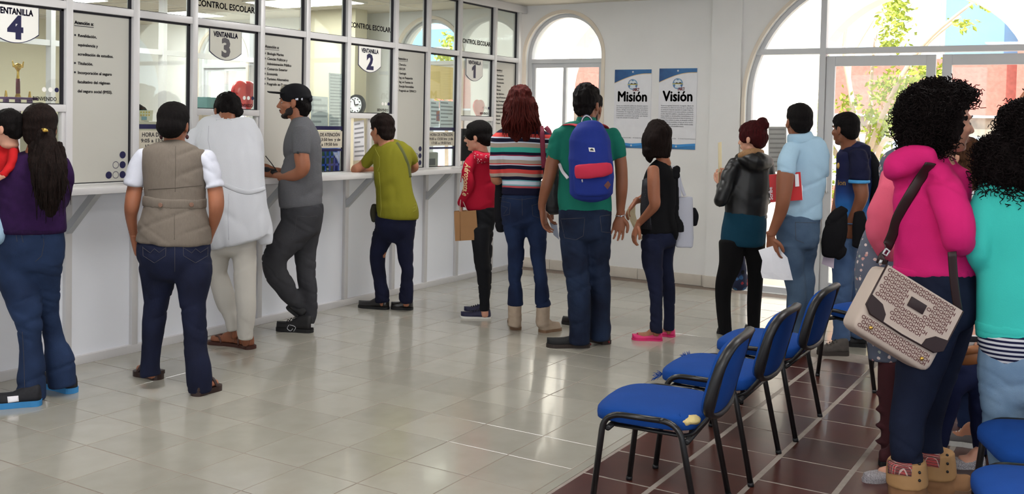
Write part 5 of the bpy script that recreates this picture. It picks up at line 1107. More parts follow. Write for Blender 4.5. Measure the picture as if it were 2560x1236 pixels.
# script lettering down the sleeve, following the arm
(tp0, n0), (tp1, n1) = snap(P, hood, [(1170, 408), (1163, 488)], .004); dx_ = nrm(tp1-tp0); upv = nrm(np.cross(dx_, -f0)); upv = upv if upv@r0 > 0 else -upv
V, f = text_mesh('Aéropostale', .06, .0016, width=np.linalg.norm(tp1-tp0)); V = V.copy(); V[:, 0] += V[:, 1]*.35; V[:, 1] -= .02
A = put((V, f), tp0, dx_, upv)[0]; out = []
from mathutils.bvhtree import BVHTree
snap(P, hood, [(1170, 430)])
for v in A:
    d = Vector(tuple(nrm(v-CAM))); loc, n_, i, ds = snap.c[hood.name].ray_cast(Vector(tuple(CAM)), d); out.append(np.array(loc)-np.array(d)*.004 if loc is not None else v)
lt = mk('sleeve_lettering', np.array(out), f, mat('pale_gold_print', (226, 196, 150), .5), hood, False)
mk('drawcord', *pipe([P.p(1160, 410, -.12), P.p(1154, 440, -.13), P.p(1152, 456, -.13)], .003, 5, 3), MATS['crimson_fleece'], hood)
P.hand(P.p(1153, 514, .0), P.p(1152, 545, .0), r0, 1, .9, .85); P.hand(P.p(1215, 490, .22), P.p(1195, 488, .28), -u0, 1, .5, .85)
P.garment('jeans', [P.tube([(1204, 518, 36, 0, .75), (1206, 550, 36, 0, .8), (1204, 575, 32, 0, .8)], cap=(.1, .4)), P.tube([(1200, 570, 28, -.04, .9), (1202, 620, 21, -.05), (1207, 670, 20, -.04), (1211, 720, 16.5, -.04), (1211, 778, 14, -.04)], cap=(.4, .05)), P.tube([(1212, 570, 24, .08, 1.), (1212, 640, 18, .09), (1215, 700, 15, .09), (1210, 770, 12, .09)], cap=(.4, .05))], J_BLACK, wr=WR_JEAN)
NV = mat('navy_canvas_shoe', (30, 30, 62), .6, var=.15, vs=40)
s1 = shoe(P, gnd(1227, 797), gnd(1152, 794), NV, WHRUB, .043, .062, .035, .016, lace=BLK); shoe(P, gnd(1218, 784), gnd(1160, 781), NV, WHRUB, .043, .062, .035, .016, lace=BLK)
P.body.append(fuse([P.tube([(1211, 770, 10, -.04), (1213, 790, 9, -.04)])], .008, 2))
P.finish([P.tube(tor, sc=.78), P.tube([(1200, 575, 18, -.04), (1207, 670, 13, -.04), (1211, 785, 8, -.04)]), P.tube([(1212, 575, 16, .08), (1215, 700, 11, .09), (1210, 775, 8, .09)]), P.tube([(1206, 388, 12), (1205, 420, 20)])])
PB = empty('paper_bag', tuple(P.p(1166, 602, -.1)), 'brown paper carrier bag held by the girl in the red hoodie', 'bag')
KR = mat('kraft_paper', (158, 116, 76), .8, var=.05, vs=14)
a, b, c_, d = [P.p(x, y, -.10) for x, y in ((1135, 530), (1190, 526), (1196, 600), (1138, 603))]
dv = f0*.085
V = np.array([a, b, c_, d, a+dv, b+dv, c_+dv, d+dv, (a+d)/2*.5+(a*.5+d*.5)*.5]); mk('bag_body', V[:8], [(3, 2, 1, 0), (4, 5, 6, 7), (0, 4, 7, 3), (1, 2, 6, 5), (2, 3, 7, 6)], KR, PB, False)
mk('fold', *pipe([a*.72+b*.28+(0, 0, -.004)-f0*.003, c_*.22+d*.78-f0*.003], .002, 5), mat('kraft_fold', (138, 98, 62), .8), PB)
for o_ in (0, 1):
    q = dv*o_; mk('handle', *pipe([a*.75+b*.25+q, P.p(1152, 497, -.06), P.p(1153, 494, -.05), b*.6+a*.4+q], .0025, 6, 2), mat('white_cord', (206, 196, 190), .8), PB)
# ---------------------------------------------------------------- 7 red-haired woman in the striped sweater
P = Person('woman with wavy red hair in a striped sweater and beige boots', 7.22, (1332, 826)); P.sk = 'tan'
P.headframe(1302, 278, -4, 2, 0, .02, 1.04); P.head(False, False, female=True, neck_to=P.p(1304, 335, .02))
hp_ = [P.tube([(1300, 238, 30, .0, 1.), (1301, 262, 42, 0, .95), (1302, 290, 44, -.01, .85), (1304, 316, 48, -.02, .75), (1306, 335, 40, -.03, .6)], cap=(.9, .3)), P.tube([(1284, 318, 22, -.05, .7), (1290, 340, 16, -.07), (1294, 352, 6, -.08)]), P.tube([(1312, 320, 20, -.05, .7), (1316, 340, 15, -.08), (1314, 352, 5, -.08)]), P.tube([(1332, 300, 15, 0), (1342, 316, 12, .0), (1350, 312, 4, 0)]), P.tube([(1268, 300, 16, 0), (1258, 314, 11, 0), (1253, 312, 4, 0)])]
ho = mk('hair', *fuse(hp_, .008, 3, [(.009, (28, 28, 14), True), (.005, (60, 60, 16), True)]), REDH, P.e)
st_ = []
for k in range(46):
    x0 = random.uniform(1266, 1340); x1 = 1303+(x0-1303)*1.28+random.uniform(-7, 7); y1 = random.uniform(318, 352); dd = -.02-.09*(1-((x0-1303)/42)**2)
    ys = random.uniform(234, 262); st_.append(pipe([P.p(1303+(x0-1303)*.62, ys, dd*1.05-.012), P.p(x0+random.uniform(-3, 3), 290, dd-.04), P.p(x1+random.uniform(-5, 5), (290+y1)/2+5, dd-.045), P.p(x1+random.uniform(-8, 8), y1, dd-.03)], [.001, .006, .005, .001], 5, 4))
tag(mk('wavy_locks', *join(st_), REDH, ho), kind='stuff')
N_, C1, GY, TL, WH = (22, 22, 46), (206, 72, 68), (168, 152, 140), (62, 164, 148), (206, 212, 226)
z_ = lambda y: P.p(1304, y)[2]
rows = [(318, N_), (325, C1), (334, WH), (337, N_), (346, WH), (349, GY), (360, TL), (372, N_), (379, (140, 40, 70)), (382, WH), (392, GY), (401, C1), (404, WH), (406, N_), (416, C1), (426, GY), (434, N_), (443, (110, 170, 180)), (446, WH), (454, (110, 170, 180)), (457, (190, 80, 86)), (461, N_)]
zt, zb = z_(318), z_(500); stops = sorted([((z_(y2)-zb)/(zt-zb), c) for (y1, c), (y2, _) in zip(rows[:-1], rows[1:])]); stops = [(0., N_)]+stops
STR1 = ramp_mat('striped_knit', stops, 'Z', 1/(zt-zb), -zb/(zt-zb), .85, .05, 2.5)
tor = [(1304, 318, 34, .02, .8), (1304, 332, 66, .01, .5), (1304, 370, 60, 0, .56), (1304, 420, 51, 0, .62), (1304, 460, 50, 0, .66), (1303, 488, 51, 0, .68)]
sw = P.garment('sweater', [P.tube(tor, cap=(.3, .05)), P.tube([(1248, 346, 22, .0), (1240, 380, 17, -.01), (1238, 415, 15, -.01), (1238, 444, 14.5, -.01)], cap=(.6, .05)), P.tube([(1360, 344, 22, .0), (1370, 380, 17, .0), (1372, 420, 15, .0), (1372, 446, 14, 0)], cap=(.6, .05))], STR1, wr=[(.007, (3, 3, 6), 'c'), (.005, (5, 5, 11), 'c')])
P.arm([(1238, 420, 11), (1238, 446, 12), (1244, 452, 11.5, .03), (1256, 440, 10.5, .12), (1268, 424, 9, .22)]); P.arm([(1372, 420, 11), (1372, 450, 12), (1366, 470, 10, .08), (1352, 476, 8.5, .2)])
P.hand(P.p(1268, 424, .22), P.p(1285, 408, .26), -u0+.2*f0, 1, .5, .9); P.hand(P.p(1352, 476, .2), P.p(1330, 474, .26), -u0, -1, .5, .9)
jean = P.garment('jeans', [P.tube([(1302, 486, 49, 0, .7), (1303, 520, 52, 0, .8), (1308, 555, 54, 0, .78)], cap=(.1, .4)), P.tube([(1283, 555, 31, 0, 1.1), (1288, 600, 24, 0), (1289, 645, 20.5, 0), (1288, 690, 18.5), (1288, 740, 19), (1288, 764, 21)], cap=(.4, .05)), P.tube([(1338, 555, 31, 0, 1.1), (1344, 600, 24, -.02), (1346, 650, 18, -.02), (1352, 700, 17.5, -.03), (1356, 745, 19, -.03), (1359, 768, 22, -.03)], cap=(.4, .05))], J_NAVY, wr=WR_JEAN)
for pts in ([(1252, 503), (1276, 508), (1274, 536), (1258, 540)], [(1254, 515), (1270, 520), (1260, 535)], [(1330, 514), (1352, 508)], [(1330, 514), (1332, 540), (1350, 546)], [(1250, 494), (1304, 500), (1352, 492)], [(1305, 488), (1306, 540)]): stitch(P, jean, pts, .0012)
BGE = mat('beige_suede', (166, 148, 130), .95, var=.1, vs=20)
for bx, heel, toe in (((1288, 0), gnd(1301, 820), gnd(1282, 822)), ((1358, -.03), gnd(1352, 832), gnd(1398, 824))):
    if bx[0] == 1288: heel, toe = gnd(1290, 826), gnd(1284, 800)
    o = mk('boot', *fuse([P.tube([(bx[0], 756, 17.5, bx[1]), (bx[0]-1, 785, 17, bx[1]), (bx[0]-1, 812, 18, bx[1])], cap=(.05, .5)), shoe_part(heel, toe, .05, .10, .05, .012)], .008, 3, [(.004, (12, 12, 26), True)]), BGE, P.e); mk('sole', *sole_part(heel, toe, .052, 0, .02), mat('tan_rubber', (120, 92, 70), .7), o, False)
P.finish([P.tube(tor, sc=.78), P.tube([(1283, 560, 19), (1288, 690, 12), (1288, 815, 9)]), P.tube([(1338, 560, 19), (1352, 700, 12, -.03), (1358, 815, 9, -.03)])])
SB = empty('shoulder_bag', tuple(P.p(1382, 530, .0)), 'black quilted shoulder bag on a maroon strap, behind the backpack man', 'bag')
mk('strap', *strip([P.p(1352, 316, -.02), P.p(1355, 330, -.10), P.p(1357, 370, -.11), P.p(1360, 420, -.09)], .035, -f0, .006), mat('maroon_strap', (118, 30, 56), .7), SB)
mk('strap_end', *strip([P.p(1364, 318, .04), P.p(1374, 334, .02), P.p(1378, 380, .0), P.p(1378, 420, -.02)], .035, -f0, .006), MATS['maroon_strap'], SB)
mk('bag_body', *fuse([P.tube([(1378, 412, 20, -.04, 1.2), (1382, 450, 24, -.04, 1.2), (1384, 500, 26, -.04, 1.2), (1384, 528, 22, -.04, 1.2)], cap=(.3, .4))], .009, 2, [(.004, (30, 30, 30), True)]), mat('black_quilted', (24, 24, 28), .5, var=.3, vs=30), SB)
DJ = empty('dark_jacket', tuple(P.p(1248, 576, .12)), 'dark jacket hanging between the red hoodie and the striped sweater', 'jacket')
mk('draped_cloth', *fuse([P.tube([(1250, 448, 12, .12, 1.), (1249, 500, 14, .12, 1.), (1250, 550, 15, .12, 1.), (1252, 576, 11, .12, 1.)])], .01, 2, WR_SHIRT), cloth('black_cloth', (18, 18, 24)), DJ)
# ---------------------------------------------------------------- 8 hidden person beyond the backpack man
P = Person('person mostly hidden beyond the backpack man, dark hair and black sneakers', 7.50, (1448, 806)); P.sk = 'brown'
P.headframe(1480, 272, -30, 4, 0, 0, 1.); P.head(False, True, neck_to=P.p(1480, 330))
P.hair_cap('hair', BLACKH, .0, -.12, 1.05, .004, 1., [ell((0, -.05, -.06), (.07, .06, .08))])
tor = [(1478, 322, 22, 0, 1.), (1470, 336, 50, 0, .6), (1465, 400, 50, 0, .65), (1460, 470, 44, 0, .7), (1460, 525, 46, 0, .7)]
P.garment('shirt', [P.tube(tor, cap=(.3, .05)), P.tube([(1430, 350, 18), (1420, 400, 16), (1416, 450, 15), (1400, 480, 12, .0)]), P.tube([(1512, 350, 18, .06), (1516, 400, 15, .1), (1510, 460, 13, .14)])], cloth('grey_blue_shirt', (86, 96, 108)), wr=WR_SHIRT)
P.arm([(1414, 455, 12), (1396, 490, 10), (1382, 520, 8.5)]); P.hand(P.p(1382, 520), P.p(1376, 555), r0, -1, .6, .9); P.hand(P.p(1510, 462, .14), P.p(1508, 500, .16), r0, 1, .6, .9)
P.garment('jeans', [P.tube([(1460, 515, 44, 0, .75), (1460, 565, 44, 0, .8)], cap=(.1, .4)), P.tube([(1442, 560, 26, 0, 1.1), (1436, 650, 20), (1438, 730, 17), (1440, 795, 17)], cap=(.4, .05)), P.tube([(1478, 560, 26, .08, 1.1), (1476, 650, 20, .1), (1478, 730, 17, .12), (1478, 785, 17, .12)], cap=(.4, .05))], J_DARK, wr=WR_JEAN)
shoe(P, gnd(1450, 816), gnd(1408, 808), BK, BLKRUB, .045, .07, .04, .02); shoe(P, gnd(1492, 802), gnd(1456, 796), BK, WHRUB, .045, .07, .04, .02)
P.finish([P.tube(tor, sc=.78), P.tube([(1442, 565, 16), (1438, 730, 11), (1440, 805, 9)]), P.tube([(1478, 565, 16, .08), (1478, 730, 11, .12), (1478, 795, 9, .12)])])
FP = empty('folded_sheet', tuple(P.p(1384, 600, -.02)), 'pale sheet hanging below the backpack man\'s left hand', 'paper'); mk('sheet', *slab([P.p(1374, 556, 0), P.p(1392, 560, 0), P.p(1398, 600, .02), P.p(1384, 588, .02)], f0, .002), mat('pale_blue_paper', (176, 184, 204), .7), FP, False)
# ---------------------------------------------------------------- 9 backpack man
P = Person('man in a teal polo and jeans wearing a blue backpack', 6.74, (1458, 865)); P.sk = 'brown'
P.headframe(1468, 262, -28, 3, 0, .02, 1.05); P.head(True, True, neck_to=P.p(1466, 316, .03))
P.hair_cap('hair', BLACKH, .0, -.06, 1.04, .007, 1.12, [ell((0, .05, .10), (.055, .045, .03)), ell((.0, -.03, .1), (.06, .07, .04))], freq=30)
tor = [(1466, 308, 26, .02, 1.), (1464, 322, 66, .01, .5), (1464, 350, 74, 0, .52), (1465, 400, 68, 0, .58), (1463, 460, 67, 0, .62), (1462, 510, 69, 0, .65), (1462, 532, 69, 0, .66)]
TEAL = cloth('teal_pique', (22, 104, 88), .06, 5)
polo = P.garment('polo_shirt', [P.tube(tor, cap=(.3, .05)), P.tube([(1402, 336, 22, .0), (1390, 362, 22, 0), (1383, 399, 19, 0)], cap=(.6, .05)), P.tube([(1526, 334, 22, .0), (1540, 360, 22, 0), (1550, 396, 17, 0)], cap=(.6, .05)), P.tube([(1396, 528, 3, 0), (1430, 538, 16, -.02, .6)], cap=(.2, .2))], TEAL, wr=WR_SHIRT)
P.garment('collar', [P.tube([(1467, 292, 23, .01, 1.), (1466, 304, 27, .01, 1.), (1466, 312, 32, .01, 1.)], cap=(.05, .2))], TEAL, wr=(), vox=.008)
P.arm([(1388, 370, 15), (1382, 402, 17.5), (1374, 440, 16, -.02), (1366, 468, 15, -.03), (1356, 505, 11, .0), (1355, 524, 9.5, .01)])
P.arm([(1544, 370, 15), (1551, 400, 15.5), (1554, 440, 15.5, -.02), (1554, 475, 15, -.03), (1552, 510, 12, .0), (1551, 536, 9.5, .01)])
P.hand(P.p(1356, 524, .01), P.p(1364, 576, .02), r0*.8-f0*.4, -1, .34, 1.06); P.hand(P.p(1551, 538, .01), P.p(1543, 592, .0), -f0*.9-r0*.3, -1, .34, 1.1)
mk('bracelet', *join([pipe([P.p(1551, 539, .01)+.031*(math.cos(t)*r0+math.sin(t)*f0)+(0, 0, .004*math.cos(t)) for t in np.linspace(0, 2*math.pi, 18)], .0035, 6), ell(P.p(1553, 541, -.025), (.008, .008, .008))]), mat('silver', (200, 200, 206), .25, .9), P.e)
jean = P.garment('jeans', [P.tube([(1462, 522, 68, 0, .66), (1462, 560, 68, 0, .74), (1463, 590, 64, 0, .7)], cap=(.1, .4)), P.tube([(1432, 580, 37, 0, 1.1), (1438, 650, 34, -.02), (1446, 715, 31, -.04), (1449, 780, 29, -.04), (1448, 838, 27, -.04), (1447, 860, 26, -.04)], cap=(.4, .05)), P.tube([(1496, 580, 35, .02, 1.1), (1496, 650, 30, .04), (1500, 715, 27, .05), (1501, 780, 26, .05), (1501, 822, 27, .05), (1499, 851, 24, .05)], cap=(.4, .05))], denim('washed_dark_denim', (14, 19, 36), (32, 46, 72)), wr=[(.010, (3, 3, 9), 'c'), (.008, (5, 5, 18), 'c')])
for pts in ([(1402, 548), (1462, 545)], [(1402, 550), (1412, 595), (1440, 600), (1458, 590), (1462, 547)], [(1500, 541), (1529, 537)], [(1500, 542), (1504, 580), (1526, 582)]): stitch(P, jean, pts, .0015)
SL = mat('black_slip_on', (20, 20, 22), .75, var=.15, vs=30)
for h_, t_ in ((gnd(1474, 868), gnd(1367, 868)), (gnd(1521, 862), gnd(1474, 850))):
    o = shoe(P, h_, t_, SL, mat('dark_brown_rubber', (44, 34, 30), .6), .05, .07, .045, .026); mk('heel_tab', *ell(h_+(0, 0, .018)+nrm(h_-t_)*.004, (.008, .008, .008), 8, 6), mat('red_tab', (120, 24, 30), .6), o)
P.finish([P.tube(tor, sc=.78), P.tube([(1432, 585, 22), (1446, 715, 17, -.04), (1447, 842, 10, -.04)]), P.tube([(1496, 585, 22, .02), (1500, 715, 17, .05), (1498, 834, 10, .05)])])
BP = empty('backpack', tuple(P.p(1477, 495, -.2)), 'royal blue backpack with a coral pocket on the man in teal', 'backpack')
RB_ = mat('royal_blue_canvas', (30, 48, 128), .8, var=.07, vs=6, bump=.15, bs=250, spec=.2); COR = mat('coral_canvas', (190, 48, 72), .8, var=.06, vs=6, spec=.2); REDS = mat('red_webbing', (176, 40, 56), .8)
bb = mk('bag_body', *fuse([P.tube([(1474, 322, 38, -.20, .95), (1474, 345, 50, -.22, .95), (1476, 390, 55, -.235, .95), (1478, 440, 57, -.25, .98), (1478, 478, 55, -.25, .98), (1478, 490, 50, -.25, .9)], cap=(.55, .35))], .009, 5, [(.004, (7, 7, 9), True)]), RB_, BP)
fp = mk('front_panel', *fuse([P.tube([(1478, 425, 44, -.345, .4), (1480, 450, 47, -.355, .42), (1480, 484, 44, -.35, .4)], cap=(.4, .5))], .008, 4), RB_, BP)
mk('coral_pocket_flap', *fuse([P.tube([(1440, 430, 17, -.40, .45), (1460, 429, 19, -.425, .5), (1485, 427, 19, -.435, .5), (1510, 424, 18, -.425, .5), (1528, 421, 14, -.395, .45)], cap=(.4, .4))], .006, 3, [(.002, (16, 16, 16), True)]), COR, BP)
mk('grab_handle', *pipe([P.p(1453, 316, -.2), P.p(1456, 298, -.2), P.p(1466, 289, -.2), P.p(1478, 297, -.2), P.p(1482, 314, -.2)], .008, 8, 4), mat('navy_webbing', (30, 24, 56), .8), BP)
mk('handle_stripe', *join([pipe([P.p(1453, 316, -.212), P.p(1456, 298, -.212), P.p(1466, 289.5, -.212), P.p(1478, 297, -.212), P.p(1482, 314, -.212)], .004, 6, 4)]), mat('white_webbing', (206, 200, 206), .8), BP)
for pts in ([(1452, 318, -.16), (1436, 312, -.10), (1416, 314, .0), (1412, 330, .16)], [(1484, 318, -.16), (1498, 312, -.10), (1510, 318, .0), (1514, 334, .16)]): mk('shoulder_strap', *strip([P.p(*q) for q in pts], .065, u0, .014), REDS, BP)
mk('strap_end', *strip([P.p(1398, 408, -.02), P.p(1406, 428, -.08), P.p(1420, 446, -.15)], .022, -f0, .004), mat('white_webbing', (206, 200, 206), .8), BP)
mk('label_patch', *slab([P.p(*q, -.405) for q in ((1471, 369), (1486, 370), (1488, 380), (1473, 379))], -f0, .004), WHITEV, BP, False)
mk('label_print', *slab([P.p(*q, -.41) for q in ((1475, 374), (1480, 371), (1484, 375), (1484, 377), (1475, 376))], -f0, .002), BLK, BP, False)
mk('leather_patch', *slab([P.p(*q, -.455) for q in ((1520, 452), (1527, 462), (1519, 474), (1510, 464))], -f0, .004), mat('brown_patch', (92, 48, 38), .6), BP, False)
mk('zip_pull', *pipe([P.p(1455, 449, -.44), P.p(1456, 456, -.44)], .004, 6), ALUG, BP)
# ---------------------------------------------------------------- 10 girl in black with the bob
P = Person('girl in a sleeveless black top with a dark bob and pink flats', 7.02, (1645, 848)); P.sk = 'mid'
P.headframe(1642, 350, 38, 10, 0, .0, 1.0); P.head(False, False, female=True, neck_to=P.p(1660, 412, .0), nr=.046)
hp_ = [P.h(ell((0, -.018, .04), (.088, .11, .088))), P.tube([(1644, 322, 28, 0, 1.1), (1642, 345, 37, 0, 1.1), (1642, 372, 37, 0, .9), (1641, 392, 34, 0, .9)], cap=(.9, .1)), P.tube([(1625, 375, 17, -.04), (1624, 396, 10, -.04), (1625, 407, 3, -.04)]), P.tube([(1660, 378, 17, -.03), (1668, 392, 9, -.03)])]
mk('hair', *fuse(hp_, .0075, 3, [(.004, (60, 60, 6), True), (.002, (130, 130, 8), True)]), DARKBR, P.e)
tor = [(1664, 405, 18, 0, 1.), (1657, 418, 34, 0, .85), (1652, 450, 44, 0, .75), (1648, 500, 47, 0, .75), (1645, 545, 46, 0, .78), (1648, 582, 46, 0, .8)]
top = P.garment('top', [P.tube(tor, cap=(.3, .05)), P.tube([(1676, 560, 18, -.02), (1684, 590, 14, -.02), (1690, 600, 6, -.02)])], cloth('black_chiffon', (13, 13, 16), .1), wr=[(.008, (7, 7, 2.5), 'c'), (.005, (12, 12, 5), 'c')])
mk('bow', *fuse([P.tube([(1684, 430, 5, -.16), (1690, 426, 12, -.17, .4), (1696, 416, 6, -.17, .4)]), P.tube([(1684, 432, 5, -.16), (1692, 440, 10, -.17, .4), (1697, 445, 5, -.17, .4)])], .006, 2), MATS['black_chiffon'], top)
mk('ribbon_tail', *fuse([P.tube([(1692, 445, 4, -.16, .4), (1694, 500, 5, -.16, .4), (1692, 540, 6, -.14, .4), (1700, 560, 9, -.14, .4), (1702, 580, 9, -.14, .4)])], .007, 2), MATS['black_chiffon'], top)
patch(P, top, [(1606, 450), (1618, 445), (1630, 575), (1601, 572)], spots_mat('dotted_front', (16, 16, 26), [(150, 150, 170), (170, 170, 190)], 75, .08), 'dotted_front', .003, 6)
P.arm([(1633, 422, 15, -.14), (1634, 455, 16, -.18), (1635, 490, 15.5, -.19), (1637, 512, 14, -.19), (1622, 532, 11.5, -.12), (1604, 552, 9, -.06), (1596, 561, 8, -.05)])
P.arm([(1640, 425, 14, .16), (1628, 470, 13, .18), (1608, 495, 10, .12), (1592, 502, 8.5, .05), (1588, 505, 8, .04)])
P.hand(P.p(1596, 561, -.05), P.p(1584, 592, -.05), r0+f0*.3, 1, .4, .95); P.hand(P.p(1589, 504, .04), P.p(1572, 526, .03), r0*.6-u0*.5, -1, .4, .9)
mk('bracelet', *pipe([P.p(1593, 499, .05)+.026*(math.cos(t)*nrm(r0+.6*u0)+math.sin(t)*f0) for t in np.linspace(0, 2*math.pi, 16)], .003, 6), mat('silver', (200, 200, 206), .25, .9), P.e)
P.garment('jeans', [P.tube([(1646, 572, 44, 0, .78), (1648, 610, 44, 0, .8)], cap=(.1, .4)), P.tube([(1630, 600, 29, -.05, 1.), (1632, 660, 27, -.06), (1639, 715, 19, -.06), (1640, 780, 16.5, -.06), (1640, 832, 16, -.06)], cap=(.4, .05)), P.tube([(1662, 600, 29, .06, 1.), (1664, 660, 20, .08), (1671, 715, 17, .09), (1673, 780, 14, .09), (1672, 826, 14, .09)], cap=(.4, .05))], J_DARK, wr=WR_JEAN)
PKS = mat('pink_leather', (206, 40, 104), .45)
for h_, t_ in ((gnd(1656, 852), gnd(1580, 849)), (gnd(1687, 843), gnd(1646, 838))):
    o = shoe(P, h_, t_, PKS, PKS, .041, .048, .032, .012, name='ballet_flat'); d = t_-h_
    mk('bow', *ell(h_+d*.8+(0, 0, .045), (.012, .012, .006), 8, 6), PKS, o); P.body.append(fuse([shoe_part(h_+d*.06, t_-d*.16, .034, .085, .04, .012)], .007, 2))
P.finish([P.tube(tor, sc=.78), P.tube([(1630, 605, 18, -.05), (1640, 720, 12, -.06), (1640, 842, 8, -.06)]), P.tube([(1662, 605, 18, .06), (1671, 720, 11, .09), (1672, 835, 8, .09)])])
FO = empty('cream_folder', tuple(P.p(1585, 600, .0)), 'cream paper folder held by the girl in black', 'folder')
cv = [(1568, 524), (1572, 545), (1582, 567), (1592, 584), (1603, 600)]; Vv = [P.p(x, y, -.02) for x, y in cv]; Wv = [P.p(x+20-4*i, y-12+i*2, .12) for i, (x, y) in enumerate(cv)]
V = np.array(Vv+Wv); V = np.vstack([V, V+np.array(-f0*.004)]); f = []
for i in range(4): f += [(i, i+1, i+6, i+5), (i+10, i+15, i+16, i+11)]
f += [(0, 5, 15, 10), (4, 14, 19, 9)]+[(i, i+10, i+11, i+1) for i in range(4)]+[(i+5, i+6, i+16, i+15) for i in range(4)]
mk('sheet', V, f, mat('cream_card_stock', (222, 212, 170), .7, var=.02), FO, False)
TB = empty('tote_bag', tuple(P.p(1712, 623, .05)), 'white canvas tote bag on the shoulder of the girl in black', 'bag')
mk('bag_body', *fuse([P.tube([(1712, 492, 21, .03, .35), (1712, 530, 22, .03, .5), (1712, 580, 22, .03, .5), (1711, 618, 22, .03, .4)], cap=(.1, .2)), P.tube([(1694, 500, 8, .06, .6), (1694, 612, 8, .06, .6)], cap=(.2, .2))], .008, 2, [(.005, (10, 10, 5), True)]), cloth('white_canvas', (192, 194, 206), .03), TB)
mk('handle', *strip([P.p(1700, 494, .01), P.p(1697, 460, .02), P.p(1690, 425, .05), P.p(1682, 416, .10)], .022, -f0, .004), MATS['white_canvas'], TB); mk('handle', *strip([P.p(1712, 490, .0), P.p(1702, 462, .03), P.p(1694, 428, .07), P.p(1686, 418, .12)], .022, -f0, .004), MATS['white_canvas'], TB)
CPH = empty('cloth_bundle', tuple(P.p(1738, 565, .1)), 'black bundle hanging behind the white tote bag', 'bag'); mk('bundle', *fuse([P.tube([(1734, 522, 6, .08, 1.), (1736, 540, 11, .08, 1.), (1735, 562, 8, .08, 1.)])], .007, 2), cloth('black_cloth', (18, 18, 24)), CPH)
# ---------------------------------------------------------------- 11 woman in the black leather jacket
P = Person('woman with a red bun in a black leather jacket and teal skirt', 7.25, (1848, 834)); P.sk = 'light'
P.headframe(1880, 346, 42, 6, 0, 0, 1.0); P.head(True, True, female=True, neck_to=P.p(1884, 392))
P.hair_cap('hair', REDH2, .0, -.06, 1.05, .003, 1.02, [ell((0, -.095, .105), (.042, .042, .04)), ell((.0, -.125, .085), (.025, .025, .03)), ell((0, -.085, .0), (.05, .045, .06)), ell((.058, .02, .02), (.026, .05, .055)), ell((-.058, .02, .02), (.026, .05, .055)), ell((0, .06, .06), (.055, .035, .03))], freq=50)
tor = [(1884, 384, 26, .0, 1.), (1880, 400, 46, 0, .8), (1872, 440, 55, 0, .72), (1868, 490, 56, 0, .74), (1866, 525, 54, 0, .75), (1864, 541, 54, 0, .75)]
LEA = mat('black_leather', (13, 13, 15), .45, var=.2, vs=8, spec=.5)
jk = P.garment('leather_jacket', [P.tube(tor, cap=(.3, .05)), P.tube([(1838, 410, 22, -.04), (1818, 450, 21, -.08), (1806, 490, 19, -.10), (1800, 503, 17, -.08), (1803, 480, 14, .06), (1803, 462, 12, .10)], cap=(.6, .2)), P.tube([(1912, 405, 24, .02), (1920, 450, 20, .0), (1918, 490, 19, .02), (1900, 505, 16, .18)]), P.tube([(1856, 394, 16, -.08), (1888, 404, 26, -.15), (1922, 404, 18, -.08)], cap=(.7, .7))], LEA, wr=[(.011, (4, 4, 7), 'c'), (.007, (7, 7, 13), 'c')])
P.garment('leopard_hood_lining', [P.tube([(1850, 390, 8, -.09), (1866, 386, 12, -.14, .8), (1886, 383, 13, -.15, .8), (1904, 382, 9, -.09)])], spots_mat('leopard_plush', (146, 108, 70), [(40, 26, 18), (60, 36, 22)], 120, .2), wr=(), vox=.007)
P.hand(P.p(1802, 463, .10), P.p(1798, 425, .11), r0*.6+f0*.5, 1, .7, .95)
P.garment('skirt', [P.tube([(1864, 530, 52, 0, .75), (1862, 560, 55, 0, .78), (1858, 590, 57, 0, .78), (1857, 614, 57, 0, .78)], cap=(.1, .05))], cloth('teal_jersey', (14, 58, 78), .06), wr=[(.003, (6, 6, 14), True)])
P.garment('leggings', [P.tube([(1830, 605, 33, 0, 1.2), (1826, 660, 29, -.02), (1810, 710, 22, -.02), (1808, 760, 19, -.02), (1812, 815, 17, -.02), (1813, 836, 15, -.02)], cap=(.3, .05)), P.tube([(1884, 605, 30, .0, 1.2), (1888, 660, 22, .02), (1888, 710, 19, .03), (1885, 760, 18, .03), (1884, 830, 15, .03)], cap=(.3, .05))], cloth('black_leggings', (10, 9, 11), .05), wr=())
shoe(P, gnd(1826, 838), gnd(1796, 832), LSH, BLKRUB, .042, .06, .035, .015); shoe(P, gnd(1896, 832), gnd(1864, 826), LSH, BLKRUB, .042, .06, .035, .015)
P.finish([P.tube(tor, sc=.78), P.tube([(1862, 545, 40, 0, .7), (1858, 600, 40, 0, .7)], sc=.99), P.tube([(1832, 610, 20), (1810, 720, 13, -.02), (1813, 830, 9, -.02)]), P.tube([(1884, 610, 20), (1888, 720, 12, .03), (1884, 828, 9, .03)])])
EN = empty('paper_envelope', tuple(P.p(1800, 454, .1)), 'cream envelope held upright by the woman in leather', 'envelope')
mk('sheet', *slab([P.p(1796, 456, .06), P.p(1795, 357, .06), P.p(1803, 355, .26), P.p(1804, 454, .26)], r0, .003), MATS['cream_card_stock'], EN, False)
FB = empty('floral_bag', tuple(P.p(1848, 727, .18)), 'red and blue floral bag hanging behind the black leggings', 'bag')
mk('bag_body', *fuse([P.tube([(1852, 640, 12, .2, .8), (1850, 680, 20, .2, .8), (1848, 708, 24, .2, .8), (1848, 722, 18, .2, .8)], cap=(.4, .4))], .009, 2, WR_SHIRT), spots_mat('floral_cloth', (44, 52, 84), [(168, 38, 50), (64, 110, 160), (190, 60, 70), (18, 18, 30)], 26, .42), FB)
mk('strap', *strip([P.p(1852, 644, .2), P.p(1862, 560, .16), P.p(1880, 470, .16), P.p(1892, 402, .1)], .025, -f0, .004), MATS['floral_cloth'], FB)
